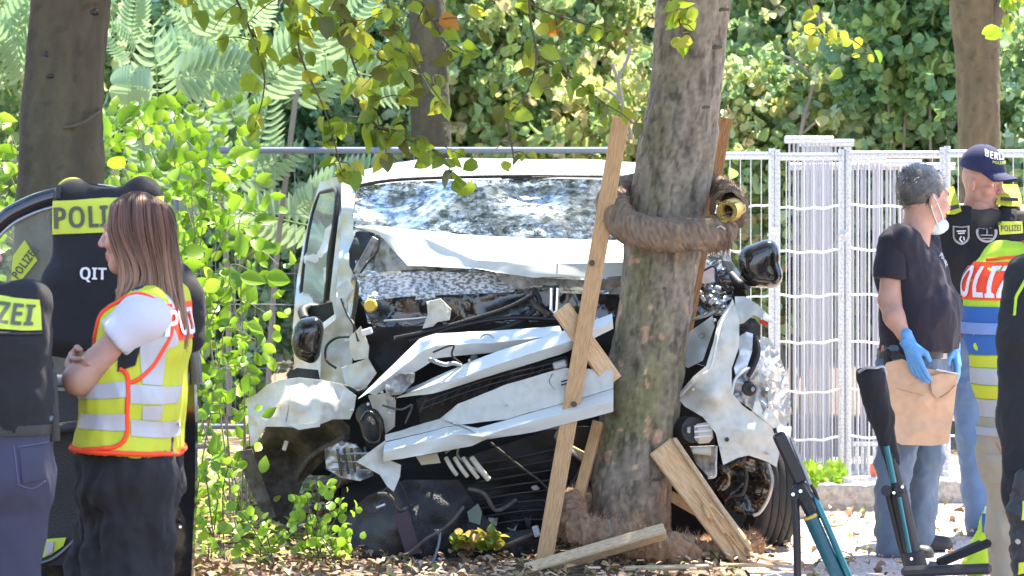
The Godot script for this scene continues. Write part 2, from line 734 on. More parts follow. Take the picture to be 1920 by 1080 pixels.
func make_materials() -> void:
	var grain := nrm(11, 0.02, 5.0)
	var fine := nrm(12, 0.09, 3.0, 3, 256)
	M.bark = mat(Color.WHITE, 0.95, {"vc": true, "nrm": grain, "scale": Vector3(3.5, 1.2, 3.5), "nscale": 1.0})
	M.leaf = mat(Color.WHITE, 0.34, {"vc": true, "back": Color(0.95, 0.95, 0.95)})
	M.leaf_a = mat(Color(0.17, 0.25, 0.02), 0.45, {"keep": true, "back": Color(0.8, 0.8, 0.8)})
	M.leaf_b = mat(Color(0.26, 0.35, 0.03), 0.45, {"keep": true, "back": Color(0.9, 0.9, 0.9)})
	M.leaf_c = mat(Color(0.11, 0.125, 0.015), 0.45, {"keep": true, "back": Color(0.6, 0.6, 0.6)})
	M.leaf_d = mat(Color(0.36, 0.38, 0.04), 0.5, {"keep": true, "back": Color(0.9, 0.9, 0.9)})
	M.leaf_e = mat(Color(0.42, 0.17, 0.02), 0.6, {"keep": true, "back": Color(0.8, 0.8, 0.8)})
	M.lime_a = mat(Color(0.24, 0.42, 0.025), 0.42, {"keep": true, "back": Color(1, 1, 1)})
	M.lime_b = mat(Color(0.32, 0.50, 0.045), 0.42, {"keep": true, "back": Color(1, 1, 1)})
	M.lime_c = mat(Color(0.16, 0.30, 0.02), 0.42, {"keep": true, "back": Color(1, 1, 1)})
	M.frond = mat(Color(0.36, 0.50, 0.28), 0.38, {"keep": true, "back": Color(0.8, 0.8, 0.8)})
	M.twig = mat(Color(0.10, 0.08, 0.055), 0.9, {"nrm": fine, "scale": Vector3(8, 8, 8)})
	M.grey_twig = mat(Color(0.26, 0.23, 0.20), 0.9, {"nrm": fine, "scale": Vector3(8, 8, 8)})
	M.soil = mat(Color.WHITE, 0.97, {"white": true, "tex": ntex(21, 0.02, [L(0.07, 0.05, 0.03), L(0.17, 0.12, 0.08), L(0.30, 0.23, 0.16)], [0.15, 0.5, 0.9], 5, 1024), "nrm": nrm(22, 0.05, 8.0, 5, 512), "scale": Vector3(0.6, 0.6, 0.6), "nscale": 1.0})
	M.path = mat(Color.WHITE, 0.95, {"white": true, "tex": ntex(23, 0.05, [L(0.46, 0.35, 0.31), L(0.58, 0.48, 0.43), L(0.66, 0.58, 0.53)], [0.2, 0.5, 0.8], 5, 1024), "nrm": nrm(24, 0.12, 6.0, 4, 512), "scale": Vector3(0.8, 0.8, 0.8)})
	M.litter = mat(Color.WHITE, 0.8, {"vc": true})
	M.concrete = mat(Color.WHITE, 0.92, {"white": true, "tex": ntex(25, 0.02, [L(0.24, 0.22, 0.20), L(0.36, 0.34, 0.31), L(0.46, 0.43, 0.40)], [0.15, 0.5, 0.85], 5), "nrm": fine, "scale": Vector3(2, 2, 2)})
	M.galv = mat(Color.WHITE, 0.45, {"white": true, "metal": 0.25, "tex": ntex(26, 0.03, [L(0.38, 0.39, 0.42), L(0.54, 0.56, 0.60), L(0.64, 0.65, 0.68)], [0.2, 0.5, 0.8]), "scale": Vector3(4, 4, 4)})
	M.galv_dull = mat(Color(0.15, 0.17, 0.21), 0.5, {"metal": 0.2})
	M.wire = mat(Color(0.24, 0.26, 0.28), 0.5, {"metal": 0.3})
	M.wire_white = mat(Color(0.74, 0.75, 0.80), 0.5, {"metal": 0.05})
	M.wire_lilac = mat(Color(0.42, 0.42, 0.47), 0.5, {"metal": 0.1})
	M.paint = mat(Color.WHITE, 0.42, {"white": true, "coat": 0.35, "tex": ntex(27, 0.012, [L(0.55, 0.58, 0.55), L(0.60, 0.63, 0.60), L(0.62, 0.65, 0.62)], [0.12, 0.4, 0.8], 5), "scale": Vector3(0.7, 0.7, 0.7)})
	M.paint_dirty = mat(Color.WHITE, 0.5, {"white": true, "coat": 0.3, "tex": ntex(28, 0.02, [L(0.46, 0.45, 0.38), L(0.53, 0.52, 0.45), L(0.58, 0.57, 0.51)], [0.15, 0.42, 0.7], 5), "scale": Vector3(1.6, 1.6, 1.6)})
	M.inner = mat(Color.WHITE, 0.55, {"white": true, "tex": ntex(29, 0.02, [L(0.10, 0.10, 0.095), L(0.30, 0.29, 0.27), L(0.48, 0.47, 0.44)], [0.2, 0.5, 0.8], 5), "scale": Vector3(1.4, 1.4, 1.4)})
	M.glass_front = mat(Color.WHITE, 0.16, {"white": true, "metal": 0.75, "tex": ntex(31, 0.035, [L(0.16, 0.20, 0.19), L(0.38, 0.42, 0.42), L(0.86, 0.88, 0.88)], [0.34, 0.46, 0.55], 4), "nrm": nrm(30, 0.05, 5.0, 3), "scale": Vector3(0.8, 1.7, 1.7), "nscale": 0.6})  # leaf and sky reflections painted as mottling into the glass colour
	M.glass_side = mat(Color(0.42, 0.48, 0.44), 0.12, {"metal": 0.3})
	M.black_gloss = mat(Color(0.012, 0.012, 0.014), 0.16, {"coat": 0.8})
	M.black = mat(Color(0.018, 0.018, 0.02), 0.55, {"nrm": fine, "scale": Vector3(5, 5, 5)})
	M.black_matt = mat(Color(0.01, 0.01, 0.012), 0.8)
	M.liner = mat(Color.WHITE, 0.75, {"white": true, "tex": ntex(32, 0.02, [L(0.04, 0.036, 0.030), L(0.08, 0.072, 0.06), L(0.13, 0.115, 0.095)], [0.2, 0.5, 0.9], 4), "scale": Vector3(2, 2, 2)})
	M.liner_dark = mat(Color(0.016, 0.016, 0.019), 0.6, {"nrm": fine, "scale": Vector3(4, 4, 4)})
	M.rubber = mat(Color(0.035, 0.034, 0.033), 0.8, {"nrm": fine, "scale": Vector3(6, 6, 6)})
	M.metal_grey = mat(Color(0.34, 0.35, 0.36), 0.35, {"metal": 0.7, "nrm": fine, "scale": Vector3(6, 6, 6), "nscale": 0.5})
	M.chrome = mat(Color(0.75, 0.76, 0.78), 0.12, {"metal": 1.0})
	M.cream = mat(Color(0.58, 0.56, 0.47), 0.6, {"nrm": fine, "scale": Vector3(5, 5, 5), "nscale": 0.5})
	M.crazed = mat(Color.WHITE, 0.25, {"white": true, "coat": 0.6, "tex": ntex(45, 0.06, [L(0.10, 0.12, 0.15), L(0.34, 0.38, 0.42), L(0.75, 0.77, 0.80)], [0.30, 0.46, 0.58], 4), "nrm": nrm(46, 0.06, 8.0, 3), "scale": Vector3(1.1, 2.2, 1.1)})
	M.seam = mat(Color(0.09, 0.088, 0.15), 0.9)
	M.lens = mat(Color(0.62, 0.65, 0.65), 0.10, {"metal": 0.15, "coat": 1.0, "nrm": nrm(33, 0.02, 4.0, 3), "scale": Vector3(3, 2, 3), "nscale": 0.7})
	M.red = mat(Color(0.5, 0.02, 0.015), 0.3)
	M.yellow = mat(Color(0.62, 0.40, 0.04), 0.5)
	M.yellow_pipe = mat(Color(0.62, 0.42, 0.10), 0.55)
	M.wood = mat(Color.WHITE, 0.8, {"white": true, "world": false, "tex": ntex(34, 0.03, [L(0.42, 0.25, 0.11), L(0.51, 0.31, 0.15), L(0.57, 0.37, 0.19)], [0.2, 0.5, 0.8], 5), "nrm": grain, "scale": Vector3(9, 0.7, 9), "nscale": 0.6})
	M.wood_dark = mat(Color.WHITE, 0.8, {"white": true, "world": false, "tex": ntex(35, 0.03, [L(0.26, 0.12, 0.045), L(0.36, 0.18, 0.075), L(0.45, 0.25, 0.11)], [0.2, 0.5, 0.8], 5), "nrm": grain, "scale": Vector3(9, 0.7, 9), "nscale": 0.6})
	M.wood_pale = mat(Color.WHITE, 0.85, {"white": true, "world": false, "tex": ntex(36, 0.03, [L(0.46, 0.29, 0.14), L(0.58, 0.39, 0.21), L(0.66, 0.47, 0.28)], [0.2, 0.5, 0.8], 5), "nrm": grain, "scale": Vector3(9, 0.7, 9), "nscale": 0.8})
	M.wood_grey = mat(Color.WHITE, 0.85, {"white": true, "world": false, "tex": ntex(37, 0.03, [L(0.40, 0.29, 0.17), L(0.48, 0.36, 0.22), L(0.56, 0.43, 0.28)], [0.25, 0.45, 0.8], 5), "nrm": grain, "scale": Vector3(9, 1.5, 9), "nscale": 0.8})
	M.coir = mat(Color.WHITE, 0.95, {"vc": true, "nrm": nrm(38, 0.08, 8.0, 3), "scale": Vector3(6, 6, 6)})
	var weave := nrm(41, 0.18, 2.5, 2, 256)
	for q in [["navy_tee", 0.016, 0.013, 0.024], ["black_cloth", 0.011, 0.011, 0.014], ["charcoal", 0.012, 0.011, 0.014], ["jeans", 0.10, 0.14, 0.20], ["jeans_blue", 0.10, 0.17, 0.30], ["lavender", 0.042, 0.042, 0.072], ["khaki", 0.33, 0.28, 0.20], ["white_cloth", 0.52, 0.51, 0.56], ["blue_cloth", 0.03, 0.11, 0.34], ["navy", 0.016, 0.02, 0.07]]:
		M[q[0]] = mat(Color(q[1], q[2], q[3]), 0.9, {"nrm": weave, "scale": Vector3(9, 9, 9), "nscale": 0.5, "sheen": 0.25})
	M.hi_lime = mat(Color(0.50, 0.53, 0.03), 0.75, {"nrm": weave, "scale": Vector3(9, 9, 9), "nscale": 0.4})
	M.hi_lime_green = mat(Color(0.40, 0.60, 0.03), 0.75, {"nrm": weave, "scale": Vector3(9, 9, 9), "nscale": 0.4})
	M.patch_lime = mat(Color(0.52, 0.60, 0.06), 0.7, {"nrm": weave, "scale": Vector3(9, 9, 9), "nscale": 0.3})
	M.hi_orange = mat(Color(0.90, 0.07, 0.015), 0.7)
	M.silver = mat(Color(0.42, 0.42, 0.44), 0.5, {"metal": 0.2, "nrm": weave, "scale": Vector3(9, 9, 9), "nscale": 0.3})
	M.print_dark = mat(Color(0.09, 0.10, 0.07), 0.8)
	M.print_white = mat(Color(0.70, 0.68, 0.70), 0.7)
	M.print_grey = mat(Color(0.34, 0.35, 0.37), 0.7)
	M.skin = mat(Color.WHITE, 0.5, {"vc": true, "nrm": fine, "scale": Vector3(9, 9, 9), "nscale": 0.15})
	M.skin.subsurf_scatter_enabled = true
	M.skin.subsurf_scatter_strength = 0.15
	M.hair = mat(Color.WHITE, 0.45, {"vc": true})
	M.glove = mat(Color(0.10, 0.30, 0.62), 0.5, {"nrm": fine, "scale": Vector3(7, 7, 7), "nscale": 0.5})
	M.mask = mat(Color(0.55, 0.68, 0.70), 0.85)
	M.kraft = mat(Color.WHITE, 0.8, {"white": true, "tex": ntex(43, 0.02, [L(0.56, 0.35, 0.22), L(0.59, 0.37, 0.235), L(0.61, 0.39, 0.25)], [0.2, 0.5, 0.8], 4), "scale": Vector3(2, 2, 2)})
	M.leather = mat(Color(0.02, 0.018, 0.018), 0.5, {"nrm": fine, "scale": Vector3(8, 8, 8)})
	M.teal = mat(Color(0.012, 0.16, 0.19), 0.25, {"coat": 0.7, "metal": 0.3})
	M.teal_dark = mat(Color(0.01, 0.09, 0.12), 0.35, {"coat": 0.4})
	M.black_tube = mat(Color(0.022, 0.02, 0.022), 0.45)
	M.red_plastic = mat(Color(0.55, 0.16, 0.10), 0.6)

# ---------------------------------------------------------------- ground

func build_ground() -> void:
	var g := Geo.new()
	var nz := noise(5, 0.9, 4)
	var n := 140
	for b in n + 1:
		for a in n + 1:
			var x := -11.0 + 22.0 * a / n
			var z := 4.0 - 44.0 * b / n
			var w := smoothstep(1.0, 0.2, x + (z + 14.0) * 0.12)
			var near_tree := Vector2(x - 0.6, z + 14.2).length()
			var y := nz.get_noise_2d(x, z) * 0.03 * w + 0.03 * maxf(0.0, 1.0 - near_tree / 0.9)
			g.vert(Vector3(x, y - (0.0 if w > 0.02 else 0.004), z), Vector3.UP)
	for b in n:
		for a in n:
			var k := b * (n + 1) + a
			g.quad(k, k + 1, k + n + 2, k + n + 1)
	g.smooth()
	tag(obj("ground", g.mesh(), M.soil), "bare brown soil under leaf litter", "", "", "structure")
	var far := Geo.new()
	far.flat([Vector3(-120, -0.06, 20), Vector3(120, -0.06, 20), Vector3(120, -0.06, -150), Vector3(-120, -0.06, -150)], Vector3.UP)
	tag(obj("terrain", far.mesh(), M.soil), "flat soil running to the horizon", "", "", "structure")
	var p := Geo.new()
	var edge := noise(6, 1.3, 3)
	for b in 61:
		var z := -8.0 - 11.0 * b / 60.0
		for a in 2:
			var x := 8.0 if a else 1.12 + edge.get_noise_1d(z) * 0.25 - (z + 14.0) * 0.02
			p.vert(Vector3(x, 0.016, z), Vector3.UP)
	for b in 60: p.quad(b * 2, b * 2 + 1, b * 2 + 3, b * 2 + 2)
	tag(obj("path", p.mesh(), M.path), "pale pinkish gravel path by the fence", "", "", "structure")

# ---------------------------------------------------------------- trees

# pts: [x, y, radius] in pixels down the middle of the trunk at distance d
func trunk_geo(pts: Array, d: float, s: int, step: float, col: Callable, lumps := 0.012, flake := 0.006) -> Geo:
	var g := Geo.new()
	var path := []
	for q in pts: path.append(at(q[0], q[1], d))
	var long: float = (path[0] as Vector3).distance_to(path[-1])
	var rows := int(long / step)
	var ring := int(TAU * pts[0][2] * d / F / step)
	var big := noise(s, 2.2, 3)
	var fl := noise(s + 1, 12.0, 4, true)
	for b in rows + 1:
		var u := float(b) / rows * (pts.size() - 1)
		var k := mini(int(u), pts.size() - 2)
		var w := u - k
		var p0: Vector3 = path[maxi(k - 1, 0)]
		var p3: Vector3 = path[mini(k + 2, path.size() - 1)]
		var c: Vector3 = (path[k] as Vector3).cubic_interpolate(path[k + 1], p0, p3, w)
		var r: float = lerpf(pts[k][2], pts[k + 1][2], smoothstep(0, 1, w)) * d / F
		for a in ring:
			var an := TAU * a / ring
			var dir := Vector3(cos(an), 0, sin(an))
			var q := c + dir * r
			var qs := q * Vector3(1, 0.35, 1)
			var f := fl.get_noise_3dv(qs)
			g.vert(q + dir * (big.get_noise_3dv(q) * lumps * 2.0 + f * flake * 2.0), dir, col.call(q, f))
	for b in rows:
		for a in ring:
			var a2 := (a + 1) % ring
			g.quad(b * ring + a, b * ring + a2, (b + 1) * ring + a2, (b + 1) * ring + a)
	g.smooth()
	return g

func sunlit_spot(p: Vector3) -> bool:      # gaps shaped into the unseen crowns to place sunlight, followed along the sun
	var q := p + SUN_TRAVEL * ((p.y - 0.9) / 1.0)
	if q.x < -1.22 and q.z < -13.6: return true
	if q.z > -14.2 and q.x < 1.05: return false
	if q.x > 1.05 and q.z < -14.6: return true
	return q.z < -14.2

func leaf_mesh(wide: float, droop := 0.25, fold := 0.22, heart := 0.0) -> ArrayMesh:
	var g := Geo.new()
	var prof := [[0.0, 0.0], [0.12, 0.55 + heart], [0.32, 0.98], [0.55, 0.92], [0.78, 0.55], [0.93, 0.18], [1.0, 0.0]]
	for q in prof:
		var y: float = q[0]
		var hw: float = q[1] * wide * 0.5
		var z := -droop * y * y
		for s in [-1.0, 0.0, 1.0]:
			g.vert(Vector3(hw * s, y - (heart * 0.25 if s != 0.0 and y < 0.2 else 0.0), z + absf(s) * hw * fold * 2.0), Vector3.BACK)
	for b in prof.size() - 1:
		for s in 2:
			var k: int = b * 3 + s
			g.quad(k, k + 1, k + 4, k + 3)
	g.smooth()
	return g.mesh()

func sprig_geo(wide: float, s: int, many := 7) -> ArrayMesh:
	var r := RandomNumberGenerator.new()
	r.seed = s
	var g := Geo.new()
	var lm := leaf_mesh(wide)
	var a := lm.surface_get_arrays(0)
	for k in many:
		var bs := Basis.from_euler(Vector3(r.randf_range(-0.9, 0.9), r.randf_range(0, TAU), r.randf_range(-1.4, 1.4)))
		var o := Vector3(r.randf_range(-0.5, 0.5), r.randf_range(-0.6, 1.0), r.randf_range(-0.5, 0.5))
		var sc := r.randf_range(0.7, 1.1)
		var base := g.v.size()
		var tint := r.randf_range(0.75, 1.25)
		for q in a[Mesh.ARRAY_VERTEX].size():
			g.vert(o + bs * (a[Mesh.ARRAY_VERTEX][q] * sc), bs * a[Mesh.ARRAY_NORMAL][q], Color(tint, tint, tint))
		for q in a[Mesh.ARRAY_INDEX]: g.i.append(base + q)
	return g.mesh()

func scatter(called: String, parent: Node, mesh: Mesh, m: Material, spots: Array) -> MultiMeshInstance3D:
	var mm := MultiMesh.new()
	mm.transform_format = MultiMesh.TRANSFORM_3D
	mm.use_colors = true
	mm.mesh = mesh
	mm.instance_count = spots.size()
	var off := -origin(parent) if parent != self else Vector3.ZERO
	for k in spots.size():
		var t: Transform3D = spots[k][0]
		t.origin += off
		mm.set_instance_transform(k, t)
		mm.set_instance_color(k, spots[k][1])
	var o := MultiMeshInstance3D.new()
	o.name = numbered(parent, called)
	o.multimesh = mm
	o.material_override = m
	parent.add_child(o, true)
	o.set_meta("kind", "stuff")
	return o

func pick(r: RandomNumberGenerator, pal: Array) -> Color:
	var c: Color = pal[r.randi() % pal.size()]
	var t := r.randf_range(0.75, 1.25)
	return Color(c.r * t, c.g * t, c.b * t)

func crown_spots(r: RandomNumberGenerator, lo: Vector3, hi: Vector3, clumps: int, each: int, spread: float, size: Vector2, pal: Array, holes: bool) -> Array:
	var out := []
	for c in clumps:
		var o := Vector3(r.randf_range(lo.x, hi.x), r.randf_range(lo.y, hi.y), r.randf_range(lo.z, hi.z))
		for k in each:
			var p := o + Vector3(r.randfn(), r.randfn() * 0.6, r.randfn()) * spread
			if holes and sunlit_spot(p): continue
			if holes and p.y < 2.95: continue
			var bs := Basis.from_euler(Vector3(r.randf_range(-0.7, 0.7), r.randf_range(0, TAU), r.randf_range(-0.7, 0.7)))
			out.append([Transform3D(bs.scaled(Vector3.ONE * r.randf_range(size.x, size.y)), p), pick(r, pal)])
	return out

func build_trees() -> void:
	var r := RandomNumberGenerator.new()
	r.seed = 42
	var pal := [Color(0.09, 0.13, 0.015), Color(0.12, 0.16, 0.015), Color(0.06, 0.10, 0.015), Color(0.20, 0.18, 0.02)]
	var sprig := sprig_geo(0.75, 3)
	var patchn := noise(70, 6.0, 3)
	var moss := noise(71, 2.6, 3)
	var pits := noise(72, 30.0, 2)
	var cracks := noise(73, 3.2, 3, true)
	var main_col := func(p: Vector3, f: float) -> Color:
		var hh := p.y
		var c := Color(0.150, 0.128, 0.098)
		c = c.lerp(Color(0.115, 0.108, 0.055), clampf(moss.get_noise_3dv(p * Vector3(1, 0.7, 1)) * 1.6 + 0.35 - maxf(0.0, p.x - 0.62) * 3.0, 0, 1))
		var s := patchn.get_noise_3dv(p * Vector3(1, 0.75, 1))
		if s > 0.40 and hh < 1.5: c = c.lerp(Color(0.32, 0.20, 0.125), 0.75)
		elif s < -0.40: c = c.lerp(Color(0.075, 0.065, 0.045), 0.6)
		c = c.lerp(Color(0.17, 0.085, 0.05), smoothstep(0.42, 0.05, hh) * 0.7)
		var cr := cracks.get_noise_3dv(p * Vector3(4.0, 0.8, 4.0))
		if cr > 0.62: c = c * lerpf(1.0, 0.55, clampf((cr - 0.62) * 7.0, 0, 1))
		return c * 1.5 * (0.78 + 0.6 * f + 0.35 * pits.get_noise_3dv(p))
	var t := thing("street_tree", "leaning patchy-barked tree trunk that the white van has hit", "tree", at(1180, 1040, 14.15))
	obj("trunk", trunk_geo([[1318, -420, 62], [1312, -150, 66], [1302, 0, 67], [1290, 110, 66], [1281, 200, 66], [1266, 300, 73], [1252, 400, 72], [1240, 480, 70], [1225, 600, 69], [1206, 720, 72], [1194, 820, 73], [1182, 920, 76], [1176, 990, 80], [1172, 1060, 96]], 14.15, 101, 0.008, main_col, 0.006, 0.004).mesh(), M.bark, t)
	for q in [[1349, 22, 14, 5], [1338, 92, 12, 5], [1314, 204, 13, 5], [1240, 540, 8, 5], [1222, 895, 13, 6]]:      # old branch scars
		var gk := Geo.new()
		var c := at(q[0], q[1], 14.15) + Vector3(0, 0, 0.0)
		var rr: float = 0.165
		var ax := at(1302 - q[1] * 0.12, q[1], 14.15)
		var dx := c.x - ax.x
		c.z += sqrt(maxf(0.0, rr * rr - dx * dx)) - 0.012
		tube_into(gk, curve([c + Vector3(-q[2], -2, 0) * 0.0024, c + Vector3(0, q[3] * 0.0008, 0.014), c + Vector3(q[2], 2, -0.004) * 0.0024], 4), 0.011, 0.006, 7)
		obj("branch_scar", gk.mesh(), M.twig, t)
	var gs := Geo.new()      # the loose strip of bark down the left side
	var strip := []
	for q in [[1245, 145, 0.10], [1236, 175, 0.09], [1226, 215, 0.075], [1214, 260, 0.06], [1204, 310, 0.05], [1196, 350, 0.05]]: strip.append(at(q[0], q[1], 14.15) + Vector3(0, 0, q[2]))
	tube_into(gs, curve(strip, 6), 0.014, 0.026, 7, Color(0.19, 0.17, 0.13))
	rumple(gs, 8, 16.0, 0.014)
	obj("loose_bark", gs.mesh(), M.bark, t)
	obj("limb", tube([at(1316, -300, 14.15), at(1420, -480, 14.4), at(1560, -640, 15.0), at(1640, -800, 15.6)], 0.10, 0.03, 10), M.twig, t)
	obj("limb", tube([at(1316, -360, 14.15), at(1180, -560, 13.8), at(960, -700, 13.4), at(720, -760, 13.0)], 0.11, 0.03, 10), M.twig, t)
	scatter("crown", t, sprig, M.leaf, crown_spots(r, Vector3(-1.6, 3.2, -17.5), Vector3(3.2, 6.5, -10.5), 150, 16, 0.34, Vector2(0.10, 0.15), pal, true))
	var grey_col := func(p: Vector3, f: float) -> Color:
		var c := Color(0.062, 0.05, 0.032).lerp(Color(0.09, 0.078, 0.045), clampf(moss.get_noise_3dv(p * Vector3(3, 0.25, 3)) + 0.5, 0, 1))
		if pits.get_noise_3dv(p * Vector3(0.3, 0.32, 0.3)) > 0.46: c = c * 0.75
		return c * (0.85 + 0.35 * f)
	var t2 := thing("street_tree", "thick smooth trunk behind the black car door at far left", "tree", at(120, 1100, 11.8))
	obj("trunk", trunk_geo([[140, -500, 72], [135, -100, 74], [132, 0, 76], [121, 150, 76], [112, 330, 78], [106, 500, 80], [102, 800, 84], [100, 1200, 96]], 11.8, 111, 0.014, grey_col, 0.008, 0.003).mesh(), M.bark, t2)
	for q in [[100, 105, 7, 8], [108, 145, 13, 6], [75, 170, 9, 3], [178, 26, 13, 8], [122, 272, 4, 3], [80, 308, 3, 3], [174, 304, 6, 6]]:
		var gk := Geo.new()
		var c := at(q[0], q[1], 11.8)
		var dx := c.x - at(132 - q[1] * 0.07, q[1], 11.8).x
		c.z += sqrt(maxf(0.0, 0.15 * 0.15 - dx * dx)) - 0.01
		tube_into(gk, [c + Vector3(-q[2] * 0.0018, 0, -0.006), c + Vector3(0, 0, 0.01), c + Vector3(q[2] * 0.0018, 0.002, -0.006)], q[3] * 0.0022, q[3] * 0.0014, 8)
		obj("knot", gk.mesh(), M.black, t2)
	obj("twig", wire([[120, 240, 11.64], [152, 232, 11.64], [178, 215, 11.67], [190, 206, 11.75]], 0.006), M.twig, t2)
	obj("limb", tube([at(138, -300, 11.8), at(320, -560, 12.2), at(560, -760, 12.8)], 0.10, 0.03, 10), M.twig, t2)
	scatter("crown", t2, sprig, M.leaf, crown_spots(r, Vector3(-4.2, 3.2, -14.5), Vector3(-1.0, 6.5, -9.0), 110, 16, 0.34, Vector2(0.10, 0.15), pal, true))
	var t3 := thing("street_tree", "slender trunk behind the van, half hidden by hanging leaves", "tree", at(808, 860, 20.5))
	obj("trunk", trunk_geo([[798, -400, 30], [801, 0, 32], [805, 120, 34], [806, 220, 36], [808, 300, 37], [808, 880, 42]], 20.5, 121, 0.016, grey_col, 0.006, 0.004).mesh(), M.bark, t3)
	obj("limb", tube([at(800, -200, 20.5), at(900, -340, 20.3), at(1040, -420, 20.0)], 0.07, 0.02, 9), M.twig, t3)
	scatter("crown", t3, sprig, M.leaf, crown_spots(r, Vector3(-2.5, 3.4, -22.5), Vector3(1.5, 6.0, -18.9), 60, 14, 0.34, Vector2(0.10, 0.15), pal, true))
	var t4 := thing("street_tree", "brown forked trunk behind the officer in the cap", "tree", at(1835, 900, 18.4))
	var brown := func(p: Vector3, f: float) -> Color: return grey_col.call(p, f) * 1.7 * Color(1.0, 0.93, 0.83)
	obj("trunk", trunk_geo([[1822, -400, 46], [1824, -80, 48], [1827, 20, 46], [1832, 100, 40], [1835, 200, 37], [1836, 300, 37], [1838, 880, 42]], 18.4, 131, 0.016, brown, 0.008, 0.004).mesh(), M.bark, t4)
	obj("limb", tube([at(1838, 110, 18.4), at(1858, 50, 18.35), at(1884, -10, 18.3), at(1930, -90, 18.2)], 0.055, 0.04, 10), M.twig, t4)
	scatter("crown", t4, sprig, M.leaf, crown_spots(r, Vector3(1.5, 3.4, -20.5), Vector3(4.8, 6.0, -16.0), 60, 14, 0.34, Vector2(0.10, 0.15), pal, true))

# ---------------------------------------------------------------- shrubs

func frond_geo(pairs: int) -> ArrayMesh:
	var g := Geo.new()
	var lm := leaf_mesh(0.34, 0.18, 0.2).surface_get_arrays(0)
	var spine := []
	for k in 9: spine.append(Vector3(0, k / 8.0, -0.34 * (k / 8.0) * (k / 8.0)))
	tube_into(g, spine, 0.008, 0.004, 5, Color(1.1, 1.0, 0.8))
	for k in pairs:
		var u := 0.16 + 0.82 * k / (pairs - 1.0)
		var ln := 0.30 * sin(PI * clampf(0.22 + 0.68 * u, 0, 1)) + 0.03
		for s in [-1.0, 1.0]:
			var bs := Basis(Vector3(0, 0, 1), -s * (1.25 - 0.35 * u)) * Basis(Vector3(0, 1, 0), s * 0.35)
			var o := Vector3(0, u, -0.34 * u * u)
			var base := g.v.size()
			for q in lm[Mesh.ARRAY_VERTEX].size():
				g.vert(o + bs * (lm[Mesh.ARRAY_VERTEX][q] * ln), bs * lm[Mesh.ARRAY_NORMAL][q])
			for q in lm[Mesh.ARRAY_INDEX]: g.i.append(base + q)
	return g.mesh()

func shrub(called: String, label: String, cat: String, d: float, px: Array, clumps: int, each: int, size: Vector2, pal: Array, s: int, mesh: Mesh, deep := 1.2, spread := 0.16, stems := 3, group := "") -> Node3D:
	var r := RandomNumberGenerator.new()
	r.seed = s
	var lo := at(px[0], px[3], d)
	var hi := at(px[2], px[1], d)
	lo.y = maxf(lo.y, 0.05)
	var base := Vector3((lo.x + hi.x) / 2.0, 0, -d)
	var t := thing(called, label, cat, base, group)
	var spots := []
	var mid := (lo + hi) / 2.0
	for c in clumps:
		var o := Vector3(r.randf_range(lo.x, hi.x), r.randf_range(lo.y, hi.y), -d + r.randf_range(-deep, deep * 0.35))
		for k in each:
			var p := o + Vector3(r.randfn(), r.randfn(), r.randfn()) * spread
			p.y = maxf(p.y, 0.03)
			var bs := Basis.from_euler(Vector3(r.randf_range(-1.0, 0.9), r.randf_range(0, TAU), r.randf_range(-1.1, 1.1)))
			spots.append([Transform3D(bs.scaled(Vector3.ONE * r.randf_range(size.x, size.y)), p), pick(r, pal)])
	scatter("foliage", t, mesh, M.leaf, spots)
	for k in stems:
		var top := Vector3(r.randf_range(lo.x, hi.x), r.randf_range(mid.y, hi.y), -d + r.randf_range(-deep, deep * 0.3))
		var b := base + Vector3(r.randf_range(-0.25, 0.25), 0, r.randf_range(-0.3, 0.1))
		var m1 := b.lerp(top, 0.5) + Vector3(r.randf_range(-0.15, 0.15), 0.1, 0)
		obj("stem", tube([b, m1, top], 0.018, 0.006, 6), M.grey_twig, t)
	return t

